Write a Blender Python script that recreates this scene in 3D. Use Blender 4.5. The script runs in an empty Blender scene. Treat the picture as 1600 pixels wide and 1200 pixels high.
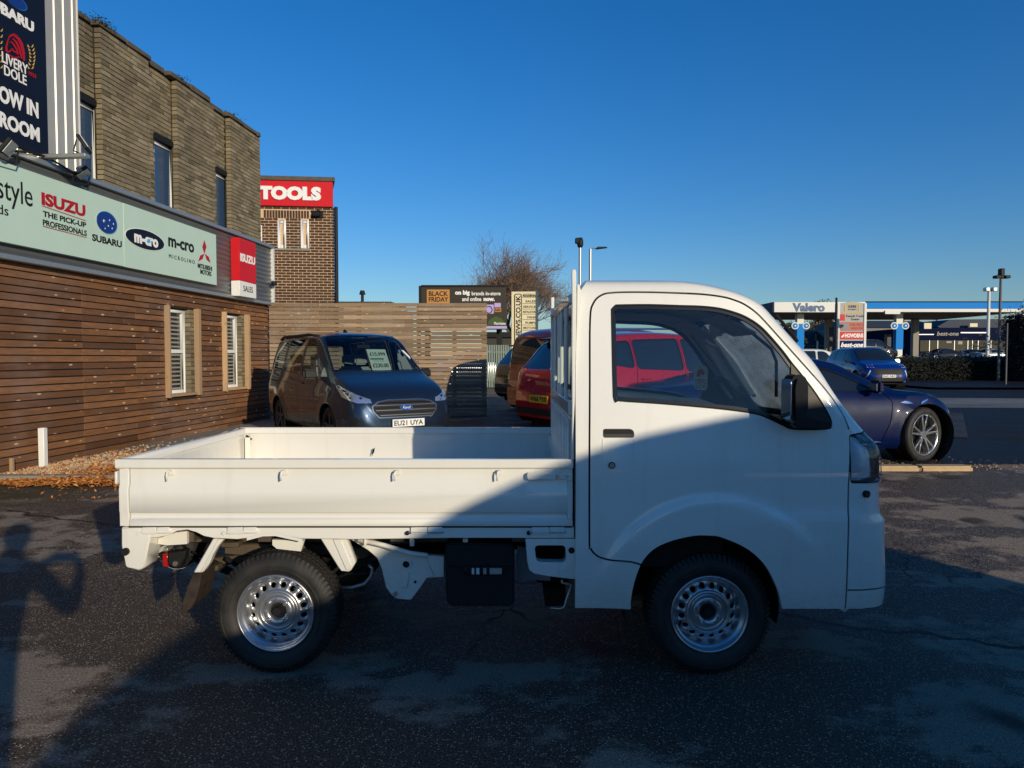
import bpy, bmesh, math, random
import numpy as np
from mathutils import Vector, Matrix, noise
from mathutils.bvhtree import BVHTree
R = math.radians
PI = math.pi
rnd = random.Random(7)
scn = bpy.context.scene
COL = scn.collection

# ------------------------------------------------------------------ camera, sky, sun, exposure
FPX, CH, PITCH = 1080.0, 1.392, R(2.17)
cd = bpy.data.cameras.new('camera'); cam = bpy.data.objects.new('camera', cd); COL.objects.link(cam)
cd.sensor_width = 36; cd.lens = 36 * FPX / 1600; cd.clip_start = .02; cd.clip_end = 3000
cam.location = (0, 0, CH); cam.rotation_euler = (PI / 2 - PITCH, 0, 0)
scn.camera = cam

SUN_EL = R(13.6); SX, SY = -.541, .841          # horizontal travel direction of the light
world = bpy.data.worlds.new('World'); scn.world = world; world.use_nodes = True
wt = world.node_tree; wt.nodes.clear()
sky = wt.nodes.new('ShaderNodeTexSky'); sky.sky_type = 'NISHITA'; sky.sun_disc = False
sky.sun_elevation = SUN_EL; sky.sun_rotation = math.atan2(-SX, -SY)
sky.air_density = 1.25; sky.dust_density = .1; sky.ozone_density = 4.0; sky.altitude = 30
bg = wt.nodes.new('ShaderNodeBackground'); bg.inputs[1].default_value = .118
wo = wt.nodes.new('ShaderNodeOutputWorld')
hs = wt.nodes.new('ShaderNodeHueSaturation'); hs.inputs['Saturation'].default_value = 1.17; hs.inputs['Value'].default_value = 1.0
tint = wt.nodes.new('ShaderNodeMix'); tint.data_type = 'RGBA'; tint.blend_type = 'MULTIPLY'; tint.inputs[0].default_value = 1; tint.inputs[7].default_value = (.72, .85, 1.12, 1)
wt.links.new(sky.outputs[0], tint.inputs[6]); wt.links.new(tint.outputs[2], hs.inputs['Color']); wt.links.new(hs.outputs[0], bg.inputs[0]); wt.links.new(bg.outputs[0], wo.inputs[0])
sl = bpy.data.lights.new('sun', 'SUN'); sl.energy = 3.9; sl.angle = R(.5); sl.color = (1, .86, .63)
sun = bpy.data.objects.new('sun', sl); COL.objects.link(sun)
sd = Vector((SX * math.cos(SUN_EL), SY * math.cos(SUN_EL), -math.sin(SUN_EL)))
sun.rotation_euler = sd.to_track_quat('-Z', 'Y').to_euler()
scn.view_settings.view_transform = 'Standard'; scn.view_settings.look = 'None'
scn.view_settings.exposure = 0; scn.view_settings.gamma = 1; scn.view_settings.use_curve_mapping = False
scn.render.engine = 'CYCLES'
scn.cycles.max_bounces = 8; scn.cycles.transparent_max_bounces = 16

# ------------------------------------------------------------------ helpers
WO = {}
def wofs(o): return WO.get(o.name, Vector((0, 0, 0))) if o else Vector((0, 0, 0))
def tag(o, label=None, cat=None, group=None, kind=None):
    if label: o['label'] = label
    if cat: o['category'] = cat
    if group: o['group'] = group
    if kind: o['kind'] = kind
    return o
def empty(name, loc, label=None, cat=None, group=None, rz=0, kind=None):
    o = bpy.data.objects.new(name, None); COL.objects.link(o); o.location = loc; o.rotation_euler = (0, 0, rz)
    o.empty_display_size = .2
    if rz == 0: WO[o.name] = Vector(loc)
    return tag(o, label, cat, group, kind)
def link(name, me, parent=None):
    o = bpy.data.objects.new(name, me); COL.objects.link(o)
    if parent: o.parent = parent; WO[o.name] = wofs(parent)
    return o
def copy_tree(o, parent=None):
    c = o.copy(); COL.objects.link(c); c.parent = parent
    for ch in list(o.children): copy_tree(ch, c)
    return c
def finish(me, mat, smooth):
    if mat: me.materials.append(mat)
    if smooth:
        me.polygons.foreach_set('use_smooth', [True] * len(me.polygons))
        if smooth != 'all':
            me.set_sharp_from_angle(angle=R(38))

class MB:
    def __init__(s): s.v = []; s.f = []
    def add(s, vs, fs):
        b = len(s.v); s.v += [tuple(v) for v in vs]; s.f += [tuple(b + i for i in f) for f in fs]; return s
    def hexa(s, p):      # 8 points, bottom ring then top ring
        return s.add(p, [(0, 3, 2, 1), (4, 5, 6, 7), (0, 1, 5, 4), (1, 2, 6, 5), (2, 3, 7, 6), (3, 0, 4, 7)])
    def box(s, x0, x1, y0, y1, z0, z1):
        return s.hexa([(x0, y0, z0), (x1, y0, z0), (x1, y1, z0), (x0, y1, z0), (x0, y0, z1), (x1, y0, z1), (x1, y1, z1), (x0, y1, z1)])
    def cyl(s, p0, p1, r0, r1=None, n=12, cap=True):
        p0 = Vector(p0); p1 = Vector(p1); r1 = r0 if r1 is None else r1
        d = (p1 - p0); 
        if d.length < 1e-9: return s
        d.normalize(); a = d.orthogonal().normalized(); b = d.cross(a)
        vs = [p0 + (a * math.cos(t) + b * math.sin(t)) * r0 for t in [2 * PI * i / n for i in range(n)]]
        vs += [p1 + (a * math.cos(t) + b * math.sin(t)) * r1 for t in [2 * PI * i / n for i in range(n)]]
        fs = [(i, (i + 1) % n, n + (i + 1) % n, n + i) for i in range(n)]
        if cap: fs += [tuple(reversed(range(n))), tuple(range(n, 2 * n))]
        return s.add(vs, fs)
    def tube(s, pts, r, n=8):
        pts = [Vector(p) for p in pts]; rings = []
        a = None
        for i, p in enumerate(pts):
            d = (pts[min(i + 1, len(pts) - 1)] - pts[max(i - 1, 0)]).normalized()
            a = (d.orthogonal() if a is None else (a - d * a.dot(d))).normalized(); b = d.cross(a)
            rr = r[i] if isinstance(r, (list, tuple)) else r
            rings.append([p + (a * math.cos(2 * PI * k / n) + b * math.sin(2 * PI * k / n)) * rr for k in range(n)])
        vs = [v for g in rings for v in g]; fs = []
        for i in range(len(rings) - 1):
            for k in range(n): fs.append((i * n + k, i * n + (k + 1) % n, (i + 1) * n + (k + 1) % n, (i + 1) * n + k))
        fs += [tuple(reversed(range(n))), tuple(range((len(rings) - 1) * n, len(rings) * n))]
        return s.add(vs, fs)
    def prism(s, poly, to3a, to3b):          # poly 2D list; two maps to 3D
        n = len(poly)
        return s.add([to3a(p) for p in poly] + [to3b(p) for p in poly],
                     [tuple(range(n)), tuple(reversed(range(n, 2 * n)))] + [(i, n + i, n + (i + 1) % n, (i + 1) % n) for i in range(n)])
    def xz(s, poly, y0, y1): return s.prism(poly, lambda p: (p[0], y0, p[1]), lambda p: (p[0], y1, p[1]))
    def yz(s, poly, x0, x1): return s.prism(poly, lambda p: (x0, p[0], p[1]), lambda p: (x1, p[0], p[1]))
    def xy(s, poly, z0, z1): return s.prism(poly, lambda p: (p[0], p[1], z1), lambda p: (p[0], p[1], z0))
    def lathe(s, c, prof, n=48, axis='y', a0=0, a1=2 * PI):   # prof list of (r, h) ; axis through c
        full = abs(a1 - a0 - 2 * PI) < 1e-6; m = n if full else n + 1; k = len(prof); vs = []
        for i in range(m):
            t = a0 + (a1 - a0) * i / n
            for r, h in prof:
                if axis == 'y': vs.append((c[0] + r * math.cos(t), c[1] + h, c[2] + r * math.sin(t)))
                elif axis == 'z': vs.append((c[0] + r * math.cos(t), c[1] + r * math.sin(t), c[2] + h))
                else: vs.append((c[0] + h, c[1] + r * math.cos(t), c[2] + r * math.sin(t)))
        fs = []
        for i in range(n):
            j = (i + 1) % m
            for q in range(k - 1): fs.append((i * k + q, j * k + q, j * k + q + 1, i * k + q + 1))
        return s.add(vs, fs)
    def build(s, name, mat, parent=None, bev=0, smooth=False, seg=1, fixn=True):
        me = bpy.data.meshes.new(name); off = wofs(parent)
        me.from_pydata([(v[0] - off.x, v[1] - off.y, v[2] - off.z) for v in s.v], [], s.f)
        if bev or fixn:
            bm = bmesh.new(); bm.from_mesh(me)
            if bev:
                bmesh.ops.remove_doubles(bm, verts=bm.verts, dist=1e-5)
                bmesh.ops.recalc_face_normals(bm, faces=bm.faces)
                es = [e for e in bm.edges if len(e.link_faces) == 2 and e.calc_face_angle(0) > R(28)]
                bmesh.ops.bevel(bm, geom=es, offset=bev, segments=seg, affect='EDGES', clamp_overlap=True)
            else: bmesh.ops.recalc_face_normals(bm, faces=bm.faces)
            bm.to_mesh(me); bm.free()
        finish(me, mat, smooth or bool(bev))
        return link(name, me, parent)

def px2dir(px, py):
    a = (px - 800) / FPX; b = (600 - py) / FPX
    return Vector((a, math.cos(PITCH) + b * math.sin(PITCH), -math.sin(PITCH) + b * math.cos(PITCH)))
def W(px, py, Y):
    d = px2dir(px, py); t = Y / d.y
    return Vector((t * d.x, Y, CH + t * d.z))
def XZ(px, py, Y):
    w = W(px, py, Y); return (w.x, w.z)
class Fr:                                    # a vertical plane: origin, horizontal direction u, normal n towards the viewer
    def __init__(s, O, u):
        s.O = Vector(O); s.u = Vector(u).normalized(); s.n = Vector((s.u.y, -s.u.x, 0))
    def px(s, x, y, off=0):
        d = px2dir(x, y); P = s.O + s.n * off; C = Vector((0, 0, CH))
        t = (P - C).dot(s.n) / d.dot(s.n); q = C + d * t
        return ((q - s.O).dot(s.u), q.z)
    def pt(s, a, z, off=0):
        q = s.O + s.u * a + s.n * off; return Vector((q.x, q.y, z))
    def box(s, mb, a0, a1, z0, z1, o0, o1):
        P = lambda a, o, z: s.pt(a, z, o)
        return mb.hexa([P(a0, o1, z0), P(a1, o1, z0), P(a1, o0, z0), P(a0, o0, z0), P(a0, o1, z1), P(a1, o1, z1), P(a1, o0, z1), P(a0, o0, z1)])
    def poly(s, mb, pts, o0, o1): return mb.prism(pts, lambda p: s.pt(p[0], p[1], o1), lambda p: s.pt(p[0], p[1], o0))
    def rot(s): return math.atan2(s.u.y, s.u.x)

def pchip(pts):
    xs = np.array([p[0] for p in pts], float); ys = np.array([p[1] for p in pts], float)
    h = np.diff(xs); d = np.diff(ys) / h; n = len(xs); m = np.zeros(n)
    for i in range(1, n - 1):
        if d[i - 1] * d[i] > 0:
            w1 = 2 * h[i] + h[i - 1]; w2 = h[i] + 2 * h[i - 1]; m[i] = (w1 + w2) / (w1 / d[i - 1] + w2 / d[i])
    m[0] = d[0]; m[-1] = d[-1]
    def f(x):
        x = min(max(x, xs[0]), xs[-1]); i = int(min(max(np.searchsorted(xs, x) - 1, 0), n - 2))
        t = (x - xs[i]) / h[i]
        return float((2 * t**3 - 3 * t**2 + 1) * ys[i] + (t**3 - 2 * t**2 + t) * h[i] * m[i] + (-2 * t**3 + 3 * t**2) * ys[i + 1] + (t**3 - t**2) * h[i] * m[i + 1])
    return f
def sstep(a, b, x):
    t = min(max((x - a) / (b - a), 0), 1); return t * t * (3 - 2 * t)
def round_poly(pts, r, n=4):
    out = []; N = len(pts)
    for i in range(N):
        p = Vector(pts[i]); a = Vector(pts[i - 1]); b = Vector(pts[(i + 1) % N])
        ra = min(r, (a - p).length * .45); rb = min(r, (b - p).length * .45)
        A = p + (a - p).normalized() * ra; B = p + (b - p).normalized() * rb
        for k in range(n + 1):
            t = k / n; out.append(tuple(A * (1 - t)**2 + p * 2 * t * (1 - t) + B * t * t))
    return out
def area2(p): return sum(p[i - 1][0] * p[i][1] - p[i][0] * p[i - 1][1] for i in range(len(p)))
def offset_poly(pts, d):
    s = 1 if area2(pts) > 0 else -1; out = []; N = len(pts)
    for i in range(N):
        p = Vector(pts[i]); e1 = (p - Vector(pts[i - 1])); e2 = (Vector(pts[(i + 1) % N]) - p)
        if e1.length < 1e-9 or e2.length < 1e-9: out.append(tuple(p)); continue
        e1.normalize(); e2.normalize()
        n = Vector((e1.y + e2.y, -(e1.x + e2.x))) * s
        n.normalize(); c = max(.5, n.dot(Vector((e1.y, -e1.x)) * s)); out.append(tuple(p + n * d / c))
    return out
def inpoly(x, y, P):
    c = False; j = len(P) - 1
    for i in range(len(P)):
        xi, yi = P[i]; xj, yj = P[j]
        if (yi > y) != (yj > y) and x < (xj - xi) * (y - yi) / (yj - yi) + xi: c = not c
        j = i
    return c
def axes_for(d):
    if abs(d.z) > .9: return Vector((1, 0, 0)), Vector((0, 1, 0))
    if abs(d.y) > .9: return Vector((1, 0, 0)), Vector((0, 0, 1))
    if abs(d.x) > .9: return Vector((0, 1, 0)), Vector((0, 0, 1))
    return Vector((-d.y, d.x, 0)), Vector((0, 0, 1))
def cut_poly(bm, poly, d, facing=.2, extra=None):
    d = Vector(d).normalized(); u, v = axes_for(d)
    x0 = min(p[0] for p in poly); x1 = max(p[0] for p in poly); y0 = min(p[1] for p in poly); y1 = max(p[1] for p in poly)
    def sel(tight=0):
        r = []
        for f in bm.faces:
            if f.normal.dot(d) < facing: continue
            cs = [(w.co.dot(u), w.co.dot(v)) for w in f.verts]
            if max(c[0] for c in cs) < x0 or min(c[0] for c in cs) > x1 or max(c[1] for c in cs) < y0 or min(c[1] for c in cs) > y1: continue
            if extra and not extra(f): continue
            r.append(f)
        return r
    N = len(poly); F = {f: None for f in sel()}
    def bb(f):
        cs = [(w.co.dot(u), w.co.dot(v)) for w in f.verts]; xs_ = [c[0] for c in cs]; ys_ = [c[1] for c in cs]
        return (min(xs_), max(xs_), min(ys_), max(ys_))
    for f in F: F[f] = bb(f)
    for i in range(N):
        a = poly[i]; b = poly[(i + 1) % N]
        if math.hypot(a[0] - b[0], a[1] - b[1]) < 1e-6: continue
        A = u * a[0] + v * a[1]; e = u * (b[0] - a[0]) + v * (b[1] - a[1])
        lx0 = min(a[0], b[0]) - .004; lx1 = max(a[0], b[0]) + .004; ly0 = min(a[1], b[1]) - .004; ly1 = max(a[1], b[1]) + .004
        fs = [f for f, q in F.items() if not (q[1] < lx0 or q[0] > lx1 or q[3] < ly0 or q[2] > ly1)]
        if not fs: continue
        geom = set(fs)
        for f in fs: geom.update(f.edges); geom.update(f.verts)
        r = bmesh.ops.bisect_plane(bm, geom=list(geom), dist=1e-5, plane_co=A, plane_no=e.cross(d).normalized())
        for f in r['geom']:
            if isinstance(f, bmesh.types.BMFace): F[f] = bb(f)
    res = []
    for f in F:
        if not f.is_valid: continue
        c = f.calc_center_median()
        if inpoly(c.dot(u), c.dot(v), poly): res.append(f)
    return res
def split_bm(bm, faces, delete=True):
    vm = {}; nb = bmesh.new()
    for f in faces:
        for w in f.verts:
            if w not in vm:
                vm[w] = nb.verts.new(w.co); vm[w].normal = w.normal
    for f in faces:
        try:
            g = nb.faces.new([vm[w] for w in f.verts]); g.smooth = f.smooth
        except ValueError: pass
    if delete:
        bmesh.ops.delete(bm, geom=list(set(faces)), context='FACES')
    nb.normal_update()
    return nb
def push(bm, d):
    bm.normal_update()
    ns = [(v, v.normal.copy()) for v in bm.verts]
    for v, n in ns: v.co -= n * d
def bm_obj(bm, name, mat, parent, smooth='all', thick=0, free=True):
    me = bpy.data.meshes.new(name); off = wofs(parent)
    if thick:
        bm.normal_update()
        fs = list(bm.faces); bnd = [e for e in bm.edges if e.is_boundary]
        vm = {v: bm.verts.new(v.co - v.normal * thick) for v in list(bm.verts)}
        for f in fs: bm.faces.new([vm[v] for v in reversed(f.verts)])
        for e in bnd:
            l = e.link_loops[0]; a = l.vert; b = l.link_loop_next.vert
            try: bm.faces.new([b, a, vm[a], vm[b]])
            except ValueError: pass
        bm.normal_update()
    if off.length: bmesh.ops.translate(bm, verts=bm.verts, vec=-off)
    for f in bm.faces: f.smooth = True
    bm.to_mesh(me)
    if free: bm.free()
    finish(me, mat, True if thick else smooth)
    return link(name, me, parent)

# ------------------------------------------------------------------ materials
MATS = {}
class NT:
    def __init__(s, name):
        s.m = bpy.data.materials.new(name); s.m.use_nodes = True; s.t = s.m.node_tree; s.b = s.t.nodes['Principled BSDF']
    def n(s, typ, **kw):
        o = s.t.nodes.new('ShaderNode' + typ)
        for k, v in kw.items():
            if k in o.inputs: o.inputs[k].default_value = v
            else: setattr(o, k, v)
        return o
    def l(s, a, b): s.t.links.new(a, b)
    def coords(s, kind='Object', scale=(1, 1, 1)):
        if kind == 'World': c = s.n('NewGeometry').outputs['Position']
        else: c = s.n('TexCoord').outputs[kind]
        mp = s.n('Mapping'); mp.inputs['Scale'].default_value = scale; s.l(c, mp.inputs[0]); return mp.outputs[0]
    def noise(s, vec, scale, detail=4, rough=.55, out='Fac'):
        q = s.n('TexNoise'); q.inputs['Scale'].default_value = scale; q.inputs['Detail'].default_value = detail; q.inputs['Roughness'].default_value = rough
        s.l(vec, q.inputs['Vector']); return q.outputs[out]
    def ramp(s, fac, stops):
        r = s.n('ValToRGB'); e = r.color_ramp.elements
        while len(e) < len(stops): e.new(.5)
        for i, (p, c) in enumerate(stops):
            e[i].position = p; e[i].color = (c if len(c) == 4 else (*c, 1)) if isinstance(c, tuple) else (c, c, c, 1)
        s.l(fac, r.inputs[0]); return r.outputs[0]
    def mix(s, fac, a, b, typ='MIX'):
        q = s.n('Mix', data_type='RGBA', blend_type=typ)
        for i, x in ((0, fac), (6, a), (7, b)):
            if hasattr(x, 'links') or hasattr(x, 'is_linked'): s.l(x, q.inputs[i])
            else: q.inputs[i].default_value = x if i == 0 else ((*x, 1) if len(x) == 3 else x)
        return q.outputs[2]
    def math(s, op, a, b=0):
        q = s.n('Math', operation=op)
        for i, x in ((0, a), (1, b)):
            if hasattr(x, 'is_linked'): s.l(x, q.inputs[i])
            else: q.inputs[i].default_value = x
        return q.outputs[0]
    def bump(s, h, strength=.3, dist=.01):
        q = s.n('Bump'); q.inputs['Strength'].default_value = strength; q.inputs['Distance'].default_value = dist
        s.l(h, q.inputs['Height']); s.l(q.outputs[0], s.b.inputs['Normal'])
def mat(name, col, rough=.5, metal=0, coat=0, spec=None, var=.08, vscale=6, bump=0, bscale=200, emit=None):
    if name in MATS: return MATS[name]
    t = NT(name); b = t.b
    if var:
        nz = t.noise(t.coords('World'), vscale)
        t.l(t.mix(nz, tuple(c * (1 - var) for c in col), tuple(min(1, c * (1 + var)) for c in col)), b.inputs['Base Color'])
    else: b.inputs['Base Color'].default_value = (*col, 1)
    b.inputs['Roughness'].default_value = rough; b.inputs['Metallic'].default_value = metal
    if coat: b.inputs['Coat Weight'].default_value = coat; b.inputs['Coat Roughness'].default_value = .03
    if spec is None and metal == 0 and rough >= .35: spec = .2
    if spec is not None: b.inputs['Specular IOR Level'].default_value = spec
    if bump: t.bump(t.noise(t.coords('World'), bscale, 3), bump, .002)
    MATS[name] = t.m; return t.m
def glass(name, tint=(.8, .85, .85), tr=.9, rough=.02, dust=0):
    t = NT(name); t.t.nodes.remove(t.b)
    o = [n for n in t.t.nodes if n.type == 'OUTPUT_MATERIAL'][0]
    tb = t.n('BsdfTransparent'); tb.inputs[0].default_value = (*[c * tr for c in tint], 1)
    gl = t.n('BsdfGlossy'); gl.inputs['Roughness'].default_value = rough; gl.inputs['Color'].default_value = (.9, .95, 1, 1)
    fr = t.n('Fresnel'); fr.inputs['IOR'].default_value = 1.5
    ms = t.n('MixShader'); t.l(fr.outputs[0], ms.inputs[0]); t.l(tb.outputs[0], ms.inputs[1]); t.l(gl.outputs[0], ms.inputs[2])
    if dust:
        df = t.n('BsdfDiffuse'); df.inputs[0].default_value = (.55, .6, .6, 1); tl = t.n('BsdfTranslucent'); tl.inputs[0].default_value = (.55, .62, .63, 1)
        m1 = t.n('MixShader'); m1.inputs[0].default_value = .72; t.l(df.outputs[0], m1.inputs[1]); t.l(tl.outputs[0], m1.inputs[2])
        m2 = t.n('MixShader'); dn = t.noise(t.coords('World'), 7, 5, .65); t.l(t.math('MULTIPLY', t.ramp(dn, [(.3, .4), (.7, 1.)]), dust), m2.inputs[0])
        t.l(ms.outputs[0], m2.inputs[1]); t.l(m1.outputs[0], m2.inputs[2]); ms = m2
    t.l(ms.outputs[0], o.inputs[0])
    MATS[name] = t.m; return t.m
def paint(name, col, metal=.35, rough=.38, coat=1.0):
    t = NT(name); b = t.b
    nz = t.noise(t.coords('World'), 900, 1)
    t.l(t.mix(nz, tuple(c * .86 for c in col), tuple(min(1, c * 1.14) for c in col)), b.inputs['Base Color'])
    b.inputs['Metallic'].default_value = metal
    d = t.noise(t.coords('World'), 3.5, 5)
    t.l(t.ramp(d, [(.35, rough * .85), (.75, rough * 1.25)]), b.inputs['Roughness'])
    b.inputs['Coat Weight'].default_value = coat; b.inputs['Coat Roughness'].default_value = .04; b.inputs['Specular IOR Level'].default_value = .12
    return t.m

M_white = None
def truck_paint():
    t = NT('truck_white_paint'); b = t.b
    w = t.coords('World')
    big = t.noise(w, 2.2, 5); fine = t.noise(t.coords('World', (1, 1, 3)), 30, 4)
    c1 = t.mix(big, (.74, .72, .65), (.81, .79, .72))
    dirt = t.ramp(fine, [(.63, 0.0), (.75, 1.0)])
    c2 = t.mix(t.math('MULTIPLY', dirt, .10), c1, (.42, .37, .28))
    # road film low down on the panels
    sp = t.n('SeparateXYZ'); t.l(w, sp.inputs[0])
    low = t.ramp(sp.outputs[2], [(.30, 1.0), (.62, 0.0)])
    c3 = t.mix(t.math('MULTIPLY', t.math('MULTIPLY', low, fine), .55), c2, (.33, .29, .23))
    stk = t.noise(t.coords('World', (9, 9, .5)), 1.4, 4, .6); c3 = t.mix(t.math('MULTIPLY', t.ramp(stk, [(.56, 0.), (.72, 1.)]), .16), c3, (.45, .42, .35))
    t.l(c3, b.inputs['Base Color'])
    t.l(t.ramp(big, [(.3, .30), (.7, .42)]), b.inputs['Roughness'])
    b.inputs['Coat Weight'].default_value = 1.0; b.inputs['Coat Roughness'].default_value = .03
    t.bump(t.noise(w, 2.2, 2), .05, .02)
    return t.m
M_white = truck_paint()
M_black = mat('black_plastic', (.012, .012, .013), .6, spec=.25, var=.2, vscale=20, bump=.2, bscale=500)
M_blackgl = mat('gloss_black_plastic', (.01, .01, .011), .18, var=0)
M_rubber = mat('black_rubber', (.014, .014, .014), .75, var=.3, vscale=15)
M_under = mat('underbody_black', (.012, .011, .010), .8, var=.4, vscale=12)
M_chass = mat('chassis_brown_grease', (.10, .075, .05), .6, metal=.3, var=.4, vscale=18)
M_trim = mat('grey_cab_trim', (.42, .43, .43), .7, var=.1)
M_seat = mat('grey_seat_vinyl', (.05, .052, .056), .6)
M_chrome = mat('chrome', (.8, .8, .82), .12, metal=1, var=0)
M_bolt = mat('zinc_bolt', (.5, .48, .44), .35, metal=.9, var=.2, vscale=60)
M_alloy = mat('alloy_wheel', (.62, .62, .63), .25, metal=.9, var=.05)
M_darkalloy = mat('dark_alloy', (.06, .06, .065), .35, metal=.6)
def steel():
    t = NT('silver_steel_wheel'); b = t.b
    d = t.noise(t.coords('World'), 25, 5)
    t.l(t.mix(d, (.46, .465, .48), (.52, .525, .54)), b.inputs['Base Color'])
    b.inputs['Metallic'].default_value = .85; b.inputs['Roughness'].default_value = .30
    return t.m
M_steel = steel()
M_glass = glass('clear_window_glass', (.88, .95, .96), .95, dust=.02)
M_screen = glass('dusty_windscreen', (.85, .93, .94), .95, dust=.48)
M_glass2 = glass('lamp_lens', (.88, .93, .97), .97, .03, dust=.14)
M_glassmpv = glass('tinted_windscreen', (.62, .72, .74), .9)
def darkglass():
    t = NT('dark_car_glass'); b = t.b
    b.inputs['Base Color'].default_value = (.012, .016, .02, 1); b.inputs['Roughness'].default_value = .03; b.inputs['Specular IOR Level'].default_value = .7
    return t.m
M_dglass = darkglass()
M_lamp = mat('lamp_reflector', (.75, .77, .8), .15, metal=.85, var=.3, vscale=40)
M_red = mat('red_lens', (.35, .01, .01), .12, coat=1)
M_orange = mat('amber_lens', (.75, .3, .05), .15, coat=1)
M_platew = mat('white_plate', (.78, .78, .76), .35, var=.03)
M_platey = mat('yellow_plate', (.80, .52, .03), .35, var=.03)
M_ink = mat('black_ink', (.012, .012, .014), .5, var=0)
M_inkw = mat('white_ink', (.82, .82, .80), .5, var=.03)
M_letw = mat('white_letter', (.80, .80, .78), .4, var=.05)

def tyre_mat():
    t = NT('tyre_rubber'); b = t.b
    w = t.coords('World'); d = t.noise(w, 14, 5)
    t.l(t.ramp(d, [(.35, (.010, .010, .010)), (.7, (.026, .023, .020))]), b.inputs['Base Color'])
    b.inputs['Roughness'].default_value = .65
    t.bump(t.noise(w, 350, 3), .25, .002); return t.m
M_tyre = tyre_mat()

def asphalt(name, dark, light, patch, amt=(.50, .60), psc=.9, fleck=(.36, .29, .22), extra=False):
    t = NT(name); b = t.b
    w = t.coords('World')
    wp = t.coords('World', (.55, 1.0, 1))
    big = t.noise(wp, psc, 5, .6); big2 = t.noise(w, 6, 6, .65); mid = t.noise(w, 60, 4, .6)
    grit = t.noise(w, 120, 5, .8)
    vo = t.n('TexVoronoi', feature='F1'); vo.inputs['Scale'].default_value = 105; t.l(w, vo.inputs['Vector'])
    vo2 = t.n('TexVoronoi', feature='F1'); vo2.inputs['Scale'].default_value = 26; t.l(w, vo2.inputs['Vector'])
    rc = t.n('SeparateColor'); t.l(vo.outputs['Color'], rc.inputs[0])
    base = t.mix(t.ramp(grit, [(.42, 0.), (.60, 1.)]), dark, light)
    edge = t.math('ADD', t.math('MULTIPLY', big, .78), t.math('MULTIPLY', big2, .22))
    m = t.ramp(edge, [(amt[0], 0.), (amt[1], 1.)])
    pc = t.mix(t.ramp(grit, [(.38, 0.), (.68, 1.)]), tuple(c * .25 for c in patch), patch)
    c = t.mix(m, base, pc)
    # stone flecks: one aggregate chip in a few is pale
    isl = t.ramp(rc.outputs[0], [(.66, 0.), (.86, 1.)])
    core = t.ramp(vo.outputs['Distance'], [(.22, 1.), (.42, 0.)])
    c = t.mix(t.math('MULTIPLY', t.math('MULTIPLY', isl, core), t.ramp(m, [(0., .95), (1., .5)])), c, fleck)
    rc2 = t.n('SeparateColor'); t.l(vo2.outputs['Color'], rc2.inputs[0])
    big_f = t.math('MULTIPLY', t.ramp(rc2.outputs[1], [(.94, 0.), (.96, 1.)]), t.ramp(vo2.outputs['Distance'], [(.10, 1.), (.17, 0.)]))
    c = t.mix(t.math('MULTIPLY', big_f, .9), c, (.5, .47, .42))
    if extra:
        # hairline cracks, a tarred joint, oil spots and a mossy corner
        dis = t.n('TexNoise'); dis.inputs['Scale'].default_value = 2.2; dis.inputs['Detail'].default_value = 5; t.l(w, dis.inputs['Vector'])
        sc_ = t.n('VectorMath', operation='SCALE'); t.l(dis.outputs['Color'], sc_.inputs[0]); sc_.inputs['Scale'].default_value = .5
        ad_ = t.n('VectorMath', operation='ADD'); t.l(w, ad_.inputs[0]); t.l(sc_.outputs[0], ad_.inputs[1])
        vc = t.n('TexVoronoi', feature='DISTANCE_TO_EDGE'); vc.inputs['Scale'].default_value = .75; t.l(ad_.outputs[0], vc.inputs['Vector'])
        cr = t.ramp(vc.outputs['Distance'], [(.003, 1.), (.008, 0.)]); crm = t.ramp(t.noise(w, .5, 3), [(.50, 0.), (.58, 1.)])
        c = t.mix(t.math('MULTIPLY', t.math('MULTIPLY', cr, crm), .9), c, (.004, .004, .004))
        sx_ = t.n('SeparateXYZ'); t.l(ad_.outputs[0], sx_.inputs[0])
        li = t.math('ABSOLUTE', t.math('SUBTRACT', t.math('ADD', sx_.outputs[1], t.math('MULTIPLY', sx_.outputs[0], .42)), 4.75))
        c = t.mix(t.math('MULTIPLY', t.ramp(li, [(.012, 1.), (.03, 0.)]), .85), c, (.006, .006, .006))
        oil = t.ramp(t.noise(w, 1.7, 2, .4), [(.66, 0.), (.72, 1.)]); c = t.mix(t.math('MULTIPLY', oil, .75), c, (.006, .006, .006))
        vm = t.n('VectorMath', operation='DISTANCE'); t.l(w, vm.inputs[0]); vm.inputs[1].default_value = (-5.3, 7.1, 0)
        ms_ = t.math('MULTIPLY', t.ramp(vm.outputs['Value'], [(.2, 1.), (1.3, 0.)]), t.ramp(big2, [(.4, .2), (.6, .9)])); c = t.mix(ms_, c, (.045, .055, .018))
    t.l(c, b.inputs['Base Color'])
    t.l(t.mix(m, (.6, .6, .6), (.88, .88, .88)), b.inputs['Roughness'])
    b.inputs['Specular IOR Level'].default_value = .25
    h = t.math('ADD', t.math('MULTIPLY', grit, .5), t.math('ADD', t.math('MULTIPLY', core, .6), mid))
    t.bump(h, .9, .008)
    return t.m
M_asph = asphalt('worn_wet_asphalt', (.003, .0026, .0024), (.185, .140, .100), (.52, .41, .30), (.51, .55), 1.25, (.78, .64, .48), extra=True)
M_road = asphalt('road_asphalt_shade_painted', (.004, .004, .005), (.014, .0135, .015), (.022, .021, .021), (.52, .7), .3, (.06, .055, .05))  # shade over the road is put into this dark colour, nothing casts it
M_roadl = asphalt('road_asphalt_sun_painted', (.20, .19, .165), (.32, .30, .26), (.2, .19, .17), (.4, .7), .6, (.3, .28, .25))  # same road where sun falls: the sunlight is painted in as a paler colour
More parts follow.
